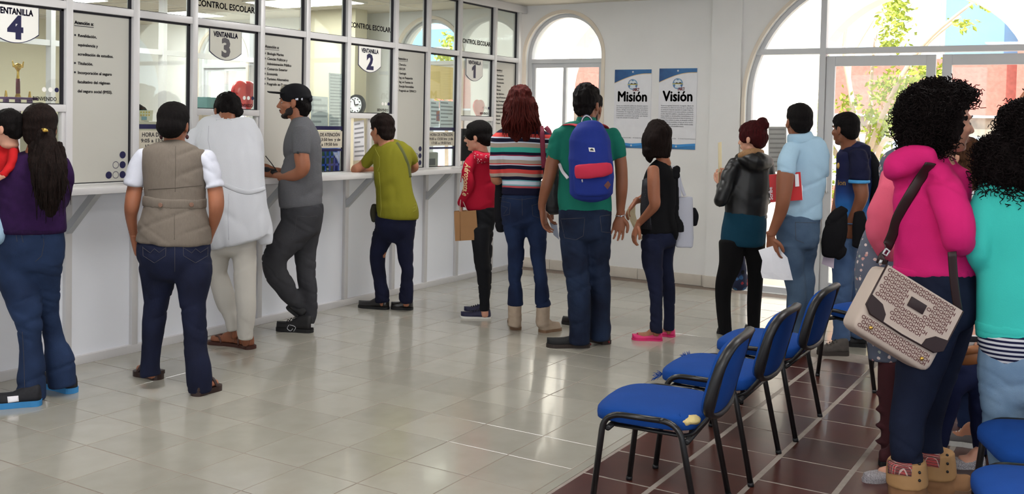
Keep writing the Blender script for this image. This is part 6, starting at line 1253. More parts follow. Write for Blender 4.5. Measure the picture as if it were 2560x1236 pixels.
# ---------------------------------------------------------------- 12 man in the light blue polo
P = Person('man in a light blue polo with a red folder under his arm', 6.58, (1985, 888)); P.sk = 'brown'
P.headframe(1996, 306, 6, -2, 0, .0, 1.02); P.head(True, True, neck_to=P.p(2000, 362))
P.hair_cap('hair', BLACKH, .0, -.05, 1.02, .002, 1.0, (), freq=80)
tor = [(2002, 350, 30, .0, 1.), (2008, 366, 54, 0, .6), (2014, 400, 58, 0, .62), (2012, 450, 56, 0, .64), (2006, 505, 50, 0, .68), (2006, 550, 49, 0, .7)]
PBL = cloth('light_blue_pique', (156, 186, 206), .03, 5)
polo = P.garment('polo_shirt', [P.tube(tor, cap=(.3, .05)), P.tube([(1980, 372, 22, -.05), (1967, 405, 24, -.12), (1965, 438, 24, -.15)], cap=(.6, .05)), P.tube([(2050, 378, 22, .08), (2056, 410, 20, .10), (2054, 440, 18, .12)], cap=(.6, .05))], PBL, wr=WR_SHIRT)
P.garment('collar', [P.tube([(1998, 332, 30, 0, .95), (2000, 344, 33, 0, .95), (2003, 356, 36, 0, .9)], cap=(.05, .2))], PBL, wr=(), vox=.008)
P.arm([(1966, 415, 19, -.14), (1963, 445, 22, -.15), (1958, 500, 18, -.16), (1950, 535, 15.5, -.13), (1936, 570, 12, -.10), (1927, 590, 10.5, -.09)])
P.arm([(2052, 430, 15, .12), (2040, 470, 15, .18), (2010, 480, 12, .28), (1985, 478, 10, .3)])
P.hand(P.p(1927, 592, -.09), P.p(1934, 645, -.08), f0*.6+r0*.6, 1, .4, 1.08); P.hand(P.p(1985, 478, .3), P.p(1965, 476, .3), f0, 1, .5)
jean = P.garment('jeans', [P.tube([(2000, 540, 53, 0, .7), (1996, 580, 57, 0, .78), (1994, 612, 54, 0, .75)], cap=(.1, .4)), P.tube([(1974, 610, 38, 0, 1.), (1980, 670, 30, 0), (1990, 720, 24, 0), (1988, 790, 22, 0), (1980, 870, 22, 0)], cap=(.4, .05)), P.tube([(2018, 610, 32, .04, 1.1), (2012, 670, 22, .06), (2016, 705, 22, .06), (2010, 790, 20, .06), (2012, 868, 20, .06)], cap=(.4, .05))], denim('worn_blue_denim', (48, 66, 88), (80, 100, 122)), wr=WR_JEAN)
stitch(P, jean, [(1988, 556), (1990, 600), (2010, 608)], .0014); stitch(P, jean, [(1988, 556), (2048, 558)], .0014)
shoe(P, gnd(1996, 892), gnd(1948, 888), LSH, BLKRUB, .046, .08, .04, .022); shoe(P, gnd(2024, 888), gnd(1984, 882), LSH, BLKRUB, .046, .08, .04, .022)
P.finish([P.tube(tor, sc=.78), P.tube([(1974, 615, 22), (1990, 720, 15), (1980, 878, 10)]), P.tube([(2018, 615, 20, .04), (2014, 720, 14, .06), (2012, 876, 10, .06)])])
RF = empty('red_folder', tuple(P.p(1965, 507, -.06)), 'red notebook folder under the arm of the man in light blue', 'folder')
REDF = mat('red_gloss_card', (196, 22, 26), .4, var=.04)
c4 = [P.p(1922, 437, -.04), P.p(2000, 430, -.10), P.p(2005, 500, -.10), P.p(1926, 506, -.04)]
mk('cover', *slab(c4, -f0, .012), REDF, RF, False); mk('pages', *slab([P.p(2000, 431, -.09), P.p(2005, 433, -.085), P.p(2008, 500, -.085), P.p(2005, 499, -.09)], f0, .02), PAPER, RF, False)
mk('white_label', *slab([P.p(1987, 436, -.107), P.p(1996, 435, -.107), P.p(1998, 466, -.107), P.p(1988, 467, -.107)], -f0, .003), PAPER, RF, False)
V, f = text_mesh('Scribe', .034, .0008); dz_ = nrm(c4[0]-c4[3]); mk('lettering', *put((V, f), P.p(1932, 500, -.062), dz_, nrm(c4[0]-c4[1])), PAPER, RF, False)
PA = empty('paper_sheet', tuple(P.p(1945, 700, -.12)), 'creased white sheet held low by the man in light blue', 'paper')
c4 = [[(1896, 626, -.13), (1930, 616, -.11), (1946, 612, -.10), (1953, 628, -.09)], [(1906, 652, -.13), (1930, 654, -.12), (1950, 652, -.10), (1972, 648, -.07)], [(1902, 680, -.13), (1932, 682, -.12), (1956, 684, -.10), (1984, 676, -.06)], [(1906, 696, -.13), (1935, 699, -.115), (1960, 701, -.10), (1990, 701, -.05)]]
G = np.array([[P.p(*q) for q in r_] for r_ in c4]).reshape(-1, 3); V = np.vstack([G, G+f0*.002]); f = []
for j in range(3):
    for i in range(3): k = 4*j+i; f += [(k, k+1, k+5, k+4), (16+k+4, 16+k+5, 16+k+1, 16+k)]
mk('sheet', V, f, PAPER, PA, False)
# ---------------------------------------------------------------- 13 young man in the navy football jersey
P = Person('young man in a navy and sky blue jersey with a jacket over his arm', 6.85, (2118, 876)); P.sk = 'brown'
P.headframe(2112, 324, 27, 3, 0, 0, .96); P.head(True, True, neck_to=P.p(2124, 372))
P.hair_cap('hair', BLACKH, .0, -.055, 1.03, .002, 1.0, [ell((0, .05, .06), (.06, .04, .03))], freq=80)
tor = [(2128, 362, 26, .0, 1.), (2132, 376, 42, 0, .75), (2136, 410, 46, 0, .72), (2134, 460, 44, 0, .72), (2130, 510, 42, 0, .75), (2128, 560, 42, 0, .76)]
z_ = lambda y: P.p(2130, y)[2]
JER = ramp_mat('navy_to_sky_jersey', [(0., (58, 130, 196)), (.25, (44, 104, 172)), (.42, (30, 60, 120)), (.6, (22, 26, 62))], 'Z', 1/(z_(370)-z_(560)), -z_(560)/(z_(370)-z_(560)), .6); JER.node_tree.nodes['Color Ramp'].color_ramp.interpolation = 'LINEAR'
je = P.garment('jersey', [P.tube(tor, cap=(.3, .05))], JER, wr=WR_SHIRT)
sl = P.garment('sleeve', [P.tube([(2146, 385, 25, -.10), (2150, 415, 26, -.13), (2148, 452, 26, -.14)], cap=(.6, .05)), P.tube([(2112, 390, 16, .12), (2106, 420, 15, .15), (2102, 445, 14, .16)], cap=(.6, .05)), P.tube([(2140, 375, 40, -.02, .6), (2150, 400, 30, -.06, .7)], cap=(.5, .3))], cloth('navy_polyester', (19, 21, 48), .06), wr=WR_SHIRT)
mk('sleeve_trim', *fuse([P.tube([(2148, 450, 26.6, -.14), (2148, 458, 26.8, -.14)], cap=(.02, .02))], .006, 1), mat('sky_trim', (70, 150, 206), .6), sl)
pt = [q[0] for q in snap(P, je, [(2094, 463), (2112, 463)], .004)]
mk('chest_lettering', *put(text_mesh('ion', .05, .001), pt[0]-f0*.01, nrm(pt[1]-pt[0]), u0), mat('gold_print', (190, 150, 80), .6), je, False)
mk('crest', *ell(snap(P, je, [(2096, 415)], .0)[0][0], (.012, .012, .022), 10, 8), mat('gold_print', (190, 150, 80), .6), je)
P.arm([(2150, 425, 18, -.13), (2150, 460, 19, -.14), (2154, 490, 17, -.15), (2144, 520, 14, -.12), (2130, 548, 11, -.10), (2124, 560, 10, -.09)]); P.arm([(2104, 430, 13, .15), (2100, 470, 13, .16), (2092, 510, 11, .1), (2085, 540, 9, .05)])
P.hand(P.p(2124, 560, -.09), P.p(2116, 596, -.09), f0, 1, .5, 1.02); P.hand(P.p(2085, 540, .05), P.p(2078, 570, .03), r0, -1, .6, 1.)
mk('wristband', *pipe([P.p(2125, 559, -.09)+.031*(math.cos(t)*r0+math.sin(t)*f0) for t in np.linspace(0, 2*math.pi, 16)], .005, 6), mat('blue_band', (80, 110, 150), .6), P.e)
P.garment('jeans', [P.tube([(2126, 548, 44, 0, .75), (2122, 600, 46, 0, .8)], cap=(.1, .4)), P.tube([(2112, 600, 33, -.02, 1.), (2108, 680, 28, -.03), (2104, 750, 23, -.03), (2102, 820, 23, -.03), (2102, 852, 25, -.03)], cap=(.4, .05)), P.tube([(2144, 600, 28, .06, 1.), (2146, 680, 24, .08), (2146, 760, 20, .08), (2146, 845, 19, .08)], cap=(.4, .05))], denim('mid_wash_denim', (58, 80, 116), (84, 108, 142)), wr=WR_JEAN)
GRS = mat('grey_suede_shoe', (74, 68, 64), .8, var=.2, vs=30)
shoe(P, gnd(2121, 888), gnd(2043, 886), GRS, mat('dark_sole', (54, 46, 42), .7), .047, .09, .045, .026, lace=GRS); shoe(P, gnd(2166, 868), gnd(2116, 864), BK, BLKRUB, .047, .08, .045, .026)
P.finish([P.tube(tor, sc=.78), P.tube([(2112, 605, 20, -.02), (2104, 750, 14, -.03), (2102, 868, 10, -.03)]), P.tube([(2144, 605, 18, .06), (2146, 760, 13, .08), (2146, 858, 9, .08)])])
BK2 = empty('black_backpack', tuple(P.p(2188, 523, .02)), 'black backpack on the young man in the navy jersey', 'backpack')
mk('bag_body', *fuse([P.tube([(2172, 385, 12, .04, 1.6), (2182, 420, 18, .03, 1.8), (2188, 470, 18, .03, 1.8), (2182, 518, 16, .03, 1.7)], cap=(.5, .5))], .01, 4), cloth('black_nylon', (17, 18, 22), .1), BK2)
mk('shoulder_strap', *strip([P.p(2172, 384, -.02), P.p(2162, 368, -.04), P.p(2146, 364, .02)], .05, u0, .012), MATS['black_nylon'], BK2)
JK = empty('black_jacket', tuple(P.p(2088, 644, -.14)), 'black jacket draped over the arm of the young man in the jersey', 'jacket')
mk('draped_cloth', *fuse([P.tube([(2112, 520, 14, -.17, .5), (2094, 550, 28, -.18, .5), (2084, 595, 32, -.18, .5), (2076, 630, 24, -.17, .5), (2074, 642, 18, -.17, .5)], cap=(.5, .3)), P.tube([(2108, 620, 12, -.18, .5), (2104, 636, 10, -.18), (2096, 650, 5, -.18)])], .01, 2, WR_SOFT), cloth('black_fleece', (14, 13, 16), .1), JK)
mk('draped_side', *fuse([P.tube([(2146, 530, 16, -.17, .5), (2148, 560, 21, -.17, .5), (2146, 600, 19, -.16, .5), (2140, 618, 13, -.16, .5)])], .01, 2, WR_SOFT), MATS['black_fleece'], JK)
SH2 = empty('pink_slip', tuple(P.p(2070, 672, -.1)), 'pale pink slip below the black jacket', 'paper'); mk('sheet', *slab([P.p(2062, 630, -.1), P.p(2086, 644, -.1), P.p(2084, 672, -.1), P.p(2054, 660, -.1)], f0, .002), mat('pale_pink_paper', (222, 206, 222), .7), SH2, False)
# ---------------------------------------------------------------- 14 woman in salmon and floral, beyond the pink hoodie
P = Person('woman in a salmon cardigan and grey floral dress beyond the pink hoodie', 4.62, (2212, 1150)); P.sk = 'tan'
P.headframe(2290, 290, -60, 0, 0, .12, .97); P.head(False, True, female=True, neck_to=P.p(2280, 380, .12))
P.hair_cap('hair', DARKBR, .0, -.1, 1.0, .003)
tor = [(2270, 385, 40, .12, 1.), (2262, 420, 66, .1, .6), (2258, 500, 62, .08, .65), (2230, 580, 62, .06, .7), (2205, 650, 66, .04, .75), (2200, 720, 62, .03, .8), (2215, 800, 56, .02, .8), (2222, 900, 52, .02, .8)]
P.garment('dress', [P.tube(tor, cap=(.3, .05))], spots_mat('grey_floral', (84, 90, 106), [(206, 176, 170), (190, 140, 134), (150, 160, 150), (214, 196, 190)], 34, .26), wr=WR_SOFT)
P.garment('cardigan_sleeve', [P.tube([(2222, 470, 26, -.06), (2202, 530, 34, -.08), (2196, 580, 32, -.08), (2212, 622, 26, -.05), (2240, 650, 22, .05)], cap=(.5, .4)), P.tube([(2232, 440, 30, .0), (2222, 470, 28, -.05)])], cloth('salmon_knit', (214, 92, 118), .06), wr=WR_SHIRT)
P.hand(P.p(2244, 655, .05), P.p(2280, 668, .1), -u0, 1, .5, .9)
MAR = mat('maroon_suede', (58, 20, 26), .9, var=.15, vs=20)
for dx, dd in ((0, .0), (46, .16)):
    h_ = gnd(2240+dx, 1165-dx*.6); t_ = gnd(2196+dx, 1158-dx*.6); cx = 2226+dx
    o = mk('boot', *fuse([P.tube([(cx, 900, 30, dd), (cx-4, 970, 27, dd), (cx-2, 1040, 23, dd), (cx, 1100, 23, dd), (cx, 1140, 23, dd)], cap=(.05, .4)), shoe_part(h_, t_, .045, .10, .05, .015)]+[xform(ell((0, 0, 0), (.03, .03, .012)), frame(P.p(cx-22, 985+k*40, dd), (1, 0, 0), (0, 1, 0), (0, 0, 1))) for k in range(4)], .01, 2), MAR, P.e); mk('sole', *sole_part(h_, t_, .048, 0, .02), BLKRUB, o, False)
P.finish([P.tube(tor[:6], sc=.8), P.tube([(2210, 760, 30, .02), (2224, 1000, 14), (2226, 1145, 10)]), P.tube([(2250, 760, 28, .12), (2268, 1000, 13, .16), (2270, 1120, 9, .16)])])
# ---------------------------------------------------------------- curls
def curls(P, name, m, parent, n, L=.075, Rr=.011, seed=1, thick=.0030, turns=3., ymin=-9e9, ymax=9e9, out=.006, mass=None, xmax=9e9):
    """corkscrew locks sitting on the surface of a hair mass"""
    me = (mass or parent).data; A = np.array([v.co[:] for v in me.vertices])+org(mass or parent); N = np.array([v.normal[:] for v in me.vertices])
    g = np.random.default_rng(seed); q = []; vis = np.where((N@(-f0) > -.35) & (A[:, 2] > ymin) & (A[:, 2] < ymax) & ((CX+F*((A-CAM)@rt)/((A-CAM)@fw) < xmax) | (A[:, 2] > 1.655)))[0]
    for k in g.choice(vis, n):
        nn = N[k]; ln = L*g.uniform(.6, 1.3); R1 = Rr*g.uniform(.5, 1.2); ph = g.uniform(0, 6.28)
        d = -u0*.8+nn*.35+g.normal(size=3)*.35; d = nrm(d-nn*min(0, d@nn)); e1 = nrm(np.cross(d, nn+.01)); e2 = np.cross(d, e1)
        t = np.linspace(0, 1, 16); sg = turns*g.uniform(.7, 1.3)*(1 if g.random() > .5 else -1)
        pts = (A[k]+nn*out)[None]+np.outer((t-.3)*ln, d)+np.outer(np.cos(ph+t*6.28*sg)*R1, e1)+np.outer(np.sin(ph+t*6.28*sg)*R1, e2)
        th = thick*(1-.5*t); q.append(loft(pts, th, th, lambda v: np.cross(v, f0), 4, (.2, .2)))
    return tag(mk(name, *join(q), m, parent), kind='stuff')
CURL = hairmat('black_curls', (21, 14, 14), .4)
# ---------------------------------------------------------------- 15 woman in the pink hoodie
P = Person('woman with curly black hair in a pink hoodie, plaid-cuffed boots', 4.02, (2300, 1252)); P.sk = 'light'
P.headframe(2368, 306, -76, 2, 0, 0, 1.05); P.head(True, False, female=True, neck_to=P.p(2345, 398))
hm = [P.tube([(2348, 236, 44, 0, 1.), (2330, 268, 68, 0, .95), (2314, 310, 68, 0, .95), (2310, 345, 60, 0, .9), (2314, 376, 46, 0, .8)], cap=(.7, .5)), P.tube([(2392, 228, 20, 0, 2.2), (2414, 246, 13, 0, 3.)], cap=(.6, .6)), P.tube([(2394, 262, 16, -.07), (2394, 310, 13, -.10), (2384, 350, 10, -.10)]), P.h(ell((0, -.03, .05), (.09, .10, .085)))]
ho = mk('hair', *fuse(hm, .011, 2, [(.014, (22, 22, 22), True), (.008, (48, 48, 48), True)]), CURL, P.e)
curls(P, 'curls', CURL, ho, 900, .07, .010, 2, xmax=2388)
tor = [(2342, 384, 52, .0, .9), (2334, 410, 92, 0, .62), (2328, 460, 100, 0, .7), (2328, 530, 98, 0, .75), (2330, 600, 98, 0, .78), (2336, 650, 104, 0, .8), (2338, 684, 106, 0, .8)]
PNK = cloth('hot_pink_fleece', (204, 33, 110), .06, 5)
hd = P.garment('hoodie', [P.tube(tor, cap=(.4, .05)), P.tube([(2350, 436, 46, -.08), (2370, 490, 48, -.17), (2392, 560, 44, -.22), (2396, 605, 38, -.20), (2418, 590, 32, -.05), (2440, 540, 28, .08)], cap=(.6, .4)), P.tube([(2300, 430, 40, .18), (2310, 520, 38, .26), (2330, 600, 34, .3)]), P.tube([(2236, 430, 32, -.02, 1.), (2250, 412, 40, -.06, 1.1), (2285, 398, 38, -.08, 1.), (2330, 396, 30, -.12, .8)], cap=(.8, .6))], PNK, wr=[(.013, (2.4, 2.4, 6), 'c'), (.009, (4, 4, 12), 'c')], smooth=14)
P.garment('waist_rib', [P.tube([(2338, 664, 103, 0, .8), (2338, 688, 102, 0, .8)], cap=(.03, .03))], PNK, wr=[(.002, (60, 60, 2), True)])
P.hand(P.p(2440, 538, .08), P.p(2452, 500, .12), r0, 1, .5, .95)
jean = P.garment('jeans', [P.tube([(2338, 674, 100, 0, .8), (2336, 740, 104, 0, .85), (2334, 800, 100, 0, .8)], cap=(.1, .4)), P.tube([(2318, 790, 80, -.05, .8), (2308, 880, 66, -.06), (2288, 970, 54, -.08), (2268, 1050, 45, -.09), (2265, 1110, 44, -.1), (2268, 1165, 42, -.1)], cap=(.4, .05)), P.tube([(2370, 790, 68, .1, .9), (2356, 890, 54, .12), (2330, 990, 40, .14), (2320, 1080, 34, .15), (2328, 1150, 34, .15)], cap=(.4, .05))], denim('inky_denim', (15, 20, 38), (27, 36, 60)), wr=[(.010, (2.6, 2.6, 8), 'c'), (.007, (4, 4, 16), 'c')])
TAN = mat('tan_suede', (136, 98, 66), .85, var=.12, vs=12); TAN2 = mat('tan_leather', (172, 132, 88), .6, var=.08, vs=12)
def plaid(name):
    m = bpy.data.materials.new(name); m.use_nodes = True; nt = m.node_tree; b = nt.nodes['Principled BSDF']; b.inputs['Roughness'].default_value = .9
    tc = nt.nodes.new('ShaderNodeTexCoord'); prev = None
    for dr, sc_, c_, w_ in (('X', 28, (30, 20, 26), .5), ('Z', 28, (30, 20, 26), .5), ('X', 56, (214, 206, 196), .94), ('Z', 56, (214, 206, 196), .94)):
        wv = nt.nodes.new('ShaderNodeTexWave'); wv.bands_direction = dr; wv.inputs['Scale'].default_value = sc_; nt.links.new(tc.outputs['Object'], wv.inputs['Vector'])
        th = nt.nodes.new('ShaderNodeMath'); th.operation = 'GREATER_THAN'; th.inputs[1].default_value = w_; nt.links.new(wv.outputs['Fac'], th.inputs[0])
        ml = nt.nodes.new('ShaderNodeMath'); ml.operation = 'MULTIPLY'; ml.inputs[1].default_value = .55; nt.links.new(th.outputs[0], ml.inputs[0])
        mx = nt.nodes.new('ShaderNodeMix'); mx.data_type = 'RGBA'; nt.links.new(ml.outputs[0], mx.inputs[0]); mx.inputs[7].default_value = (*lin(c_), 1)
        if prev is None: mx.inputs[6].default_value = (*lin((176, 36, 44)), 1)
        else: nt.links.new(prev, mx.inputs[6])
        prev = mx.outputs[2]
    nt.links.new(prev, b.inputs['Base Color']); MATS[name] = m; return m
PLD = plaid('red_plaid')
for cx, dd, h_, t_ in ((2266, -.1, P.p(2232, 1258, -.10), P.p(2330, 1270, -.1)), (2336, .15, P.p(2310, 1222, .15), P.p(2424, 1240, .12))):
    h_[2] = 0; t_[2] = 0
    d_ = dd; y0 = 1150 if cx < 2300 else 1128
    o = mk('boot', *fuse([P.tube([(cx, y0+20, 44, d_), (cx+3, y0+70, 46, d_), (cx+4, y0+105, 48, d_)], cap=(.1, .3)), shoe_part(h_, t_, .052, .12, .06, .018)], .009, 3, [(.005, (14, 14, 24), True)]), TAN, P.e); mk('sole', *sole_part(h_, t_, .055, 0, .024), mat('tan_rubber', (120, 92, 70), .7), o, False)
    cf = mk('folded_cuff', *fuse([P.tube([(cx, y0, 47, d_), (cx+1, y0+30, 50, d_), (cx+2, y0+62, 51, d_)], cap=(.03, .03))], .008, 2), TAN2, o)
    patch(P, cf, [(cx-46, y0+2), (cx+14, y0+8), (cx+12, y0+42), (cx-44, y0+34)], PLD, 'plaid_lining', .004, 6)
    for k in range(3):
        (pt, n_), = snap(P, cf, [(cx+32, y0+12+k*20)], .002); mk('eyelet', *ell(pt, (.006, .006, .006), 8, 6), BLK, cf)
P.finish([P.tube(tor, sc=.8), P.tube([(2318, 790, 44, -.05), (2268, 1050, 26, -.09), (2268, 1240, 20, -.1)]), P.tube([(2370, 790, 40, .1), (2322, 1070, 22, .15), (2334, 1215, 18, .15)])])
# her monogram bag
BG = empty('monogram_bag', tuple(P.p(2250, 938, -.3)), 'beige monogram messenger bag with dark leather trim on the pink hoodie woman', 'bag')
def mono(name):
    return mat(name, (186, 170, 158), .6, var=.04, vs=10)
CANV = mono('beige_canvas'); DLE = mat('dark_brown_trim', (44, 28, 28), .45); MONO = mat('maroon_monogram', (92, 48, 48), .6)
tl, tr, br, bl_ = [P.p(*q) for q in ((2206, 660, -.26), (2398, 778, -.22), (2290, 936, -.25), (2102, 800, -.30))]
ex_ = nrm(tr-tl); ey_ = nrm((tl-bl_)-ex_*((tl-bl_)@ex_)); en = nrm(np.cross(ex_, ey_)); en = -en if en@f0 > 0 else en
Wb = np.linalg.norm(tr-tl)*.98; Hb = (np.linalg.norm(tl-bl_)+np.linalg.norm(tr-br))/2*.98; M4 = frame(tl, ex_, -ey_, en)     # local x along top, y down, z towards viewer
def bagp(part): return xform(part, M4)
mk('bag_body', *bagp(fuse([ell((Wb/2, Hb/2, -.03), (Wb/2, Hb/2, .056), 44, 20, .2)], .008, 2)), CANV, BG)
fl_ = [(0, .0), (Wb, .0), (Wb, Hb*.62), (Wb-.03, Hb*.70), (Wb*.5, Hb*.72), (.03, Hb*.70), (0, Hb*.62)]
fo = mk('flap', *bagp(slab([(x, y, .028) for x, y in fl_], (0, 0, 1), .008)), CANV, BG, False)
mk('flap_piping', *bagp(pipe([(0, 0, .034)]+[(x, y, .034) for x, y in fl_[6:1:-1]]+[(Wb, 0, .034)], .004, 6, 1)), DLE, fo)
for s_ in (0, 1):
    X0 = 0 if s_ == 0 else Wb; sg = 1 if s_ == 0 else -1
    P_ = [(X0, Hb*.62, .037), (X0+sg*.03, Hb*.70, .037), (X0+sg*.09, Hb*.71, .037), (X0+sg*.085, Hb*.60, .037), (X0+sg*.055, Hb*.5, .037), (X0, Hb*.46, .037)]
    mk('corner_patch', *bagp(slab(P_[::sg], (0, 0, 1), .003)), DLE, fo, False)
mk('name_plate', *bagp(bbox(Wb*.40, Wb*.60, Hb*.20, Hb*.34, .036, .042, .002)), DLE, fo, auto=30)
for x in (.06, Wb-.06): mk('brass_stud', *bagp(ell((x, Hb*.86, .034), (.008, .008, .006), 10, 6)), GOLD, BG)
q = []; tC = text_mesh('CH', .019, .0005); wC = tC[0][:, 0].max()
for j in range(20):
    for i in range(20):
        x = .010+i*(wC+.0025)+(j % 2)*.009; y = .020+j*.0168; z = .0375 if y < Hb*.69 else .027
        if x+wC > Wb-.006 or (.62*Hb < y < .755*Hb) or y > Hb-.012 or (Wb*.40-wC < x < Wb*.60 and Hb*.19 < y < Hb*.35+.018) or (y > Hb*.44 and y < Hb*.7 and (x < .09 or x+wC > Wb-.09)): continue
        V = np.array(tC[0]); q.append((np.c_[V[:, 0]+x, -V[:, 1]+y, np.full(len(V), z)], tC[1]))
tag(mk('monogram_print', *bagp(join(q)), MONO, BG, False), kind='stuff')
sp_ = [s_[0] for s_ in snap(P, hd, [(2326, 404), (2302, 440), (2276, 490), (2252, 540), (2232, 585), (2216, 622)], .016)]
mk('strap', *strip(sp_+[P.p(2210, 640, -.25), P.p(2204, 660, -.26)], .044, -f0, .006), DLE, BG)
mk('strap_end', *strip([P.p(2380, 630, -.26), P.p(2384, 690, -.25), P.p(2390, 740, -.24), P.p(2396, 778, -.23)], .034, -f0, .006), DLE, BG)
mk('buckle', *join([pipe([P.p(2215, 622, -.265), P.p(2224, 628, -.265), P.p(2216, 640, -.265), P.p(2207, 634, -.265), P.p(2215, 622, -.265)], .004, 6), pipe([P.p(2203, 650, -.27), P.p(2199, 660, -.27)], .006, 8)]), ALUG, BG)
# ---------------------------------------------------------------- 16 woman in the turquoise cardigan
P = Person('woman with curly black hair in a turquoise cardigan and light jeans', 3.88, (2530, 1308)); P.sk = 'tan'
P.headframe(2566, 350, 5, 4, 0, 0, 1.03); P.head(False, False, female=True, neck_to=P.p(2564, 440))
hm = [P.tube([(2566, 310, 52, 0, 1.), (2566, 350, 92, 0, .9), (2560, 400, 112, 0, .85), (2556, 440, 112, 0, .8), (2552, 474, 96, 0, .7)], cap=(.6, .4)), P.h(ell((0, -.02, .045), (.10, .125, .105)))]
ho = mk('hair', *fuse(hm, .012, 2, [(.014, (20, 20, 20), True), (.008, (46, 46, 46), True)]), CURL, P.e)
curls(P, 'curls', CURL, ho, 800, .075, .010, 8)
curls(P, 'curl_ends', CURL, ho, 60, .09, .015, 9, .004, 2., ymax=P.p(2556, 462)[2])
tor = [(2560, 440, 60, .0, .9), (2556, 470, 108, 0, .55), (2550, 540, 112, 0, .62), (2546, 640, 102, 0, .68), (2544, 740, 102, 0, .72), (2542, 820, 102, 0, .74), (2542, 842, 102, 0, .74)]
TQ = cloth('turquoise_knit', (62, 196, 184), .05, 5)
cg = P.garment('cardigan', [P.tube(tor, cap=(.3, .05)), P.tube([(2468, 500, 36, .0), (2450, 560, 34, -.02), (2446, 630, 32, -.03), (2470, 672, 28, .08), (2500, 660, 24, .22)], cap=(.6, .4)), P.tube([(2644, 500, 36, .0), (2660, 580, 34, 0), (2660, 660, 30, 0)])], TQ, wr=[(.010, (2.4, 2.4, 5), 'c'), (.007, (4, 4, 11), 'c')])
P.garment('waist_rib', [P.tube([(2542, 800, 101.5, 0, .75), (2542, 832, 101, 0, .75)], cap=(.02, .02))], TQ, wr=())
SN = ramp_mat('navy_white_stripe', [(0., (24, 26, 58)), (.5, (206, 206, 210))], 'Z', 56., 0., .85)
nt = SN.node_tree; 
fr = nt.nodes.new('ShaderNodeMath'); fr.operation = 'FRACT'; mn = [n for n in nt.nodes if n.type == 'MATH' and n.operation == 'MULTIPLY_ADD'][0]; rp = [n for n in nt.nodes if n.type == 'VALTORGB'][0]
nt.links.new(mn.outputs[0], fr.inputs[0]); nt.links.new(fr.outputs[0], rp.inputs[0])
P.garment('striped_shirt', [P.tube([(2542, 826, 97, -.01, .75), (2546, 860, 96, -.01, .75), (2556, 905, 84, -.01, .75)], cap=(.05, .3))], SN, wr=WR_SHIRT)
P.hand(P.p(2500, 660, .22), P.p(2530, 655, .3), -u0, 1, .4, .95); P.hand(P.p(2660, 680, 0), P.p(2656, 740, 0), -r0, -1, .4, .95)
P.garment('jeans', [P.tube([(2540, 850, 92, 0, .75), (2544, 930, 98, 0, .8), (2546, 990, 92, 0, .75)], cap=(.1, .4)), P.tube([(2506, 980, 56, 0, 1.), (2510, 1100, 46, 0), (2514, 1200, 34, 0), (2520, 1290, 30, 0)], cap=(.4, .05)), P.tube([(2598, 980, 54, .03, 1.), (2592, 1100, 42, .05), (2588, 1290, 30, .05)], cap=(.4, .05))], J_LIGHT, wr=WR_JEAN)
for x in (2520, 2588): q = gnd(x, 1308); shoe(P, q-f0*.08, q+f0*.17, WHRUB, WHRUB)
P.finish([P.tube(tor, sc=.8), P.tube([(2506, 985, 34), (2514, 1220, 20), (2520, 1335, 15)]), P.tube([(2598, 985, 34, .03), (2588, 1335, 15, .05)])])
# ---------------------------------------------------------------- seated people behind, mostly hidden
P = Person('seated person in navy trousers and silver glitter flats, mostly hidden', 4.45, (2400, 1165)); P.sk = 'light'
P.headframe(2510, 470, 150, 0, 0, .35, .95); P.head(False, True, female=True, neck_to=P.p(2508, 560, .35)); P.hair_cap('hair', DARKBR, 0, -.1, 1.05)
tor = [(2508, 555, 30, .35, 1.), (2508, 580, 80, .35, .6), (2508, 680, 78, .32, .65), (2508, 800, 78, .28, .7), (2508, 900, 84, .25, .75)]
P.garment('top', [P.tube(tor), P.tube([(2440, 600, 26, .3), (2430, 700, 24, .25), (2440, 800, 22, .1)]), P.tube([(2576, 600, 26, .3), (2580, 700, 24, .25), (2560, 800, 22, .1)])], cloth('cream_top', (196, 186, 176)), wr=WR_SHIRT)
P.hand(P.p(2440, 810, .08), P.p(2430, 860, .0), -u0, 1, .5, .9); P.hand(P.p(2558, 810, .08), P.p(2540, 860, .0), -u0, -1, .5, .9)
P.garment('trousers', [P.tube([(2508, 900, 82, .24, .8), (2508, 945, 82, .22, .8)]), P.tube([(2480, 920, 44, .22), (2420, 935, 42, .05), (2376, 960, 38, -.02), (2362, 1020, 34, .0), (2346, 1090, 28, .0), (2338, 1130, 24, .0)], cap=(.5, .1)), P.tube([(2520, 940, 44, .2), (2470, 985, 38, .05), (2452, 1020, 33, .0), (2454, 1080, 27, .02), (2456, 1130, 22, .04)], cap=(.5, .1))], cloth('navy_stretch', (17, 24, 56), .1), wr=WR_JEAN)
GLT = mat('silver_glitter', (190, 186, 190), .25, .6, var=.5, vs=260, bump=.8, bs=260)
for h_, t_ in ((gnd(2300, 1186), gnd(2160, 1206)), (gnd(2462, 1172), gnd(2372, 1166))):
    d = t_-h_; shoe(P, h_, t_, GLT, GLT, .04, .05, .032, .012, name='glitter_flat'); P.body.append(fuse([shoe_part(h_+d*.05, t_-d*.25, .034, .09, .04, .012)], .008, 2))
P.arm([(2340, 1125, 14, .0), (2310, 1160, 12, .0), (2296, 1180, 12, .0)])
P.finish([P.tube(tor, sc=.8), P.tube([(2490, 920, 22, .2), (2420, 935, 18, .05), (2376, 965, 15, -.01), (2348, 1090, 11), (2338, 1128, 10)]), P.tube([(2510, 940, 22, .2), (2470, 985, 16, .05), (2453, 1025, 14, .01), (2455, 1140, 10, .04)])])
PU = empty('tan_purse', tuple(P.p(2424, 915, -.08)), 'tan leather purse on the lap of the seated person', 'bag')
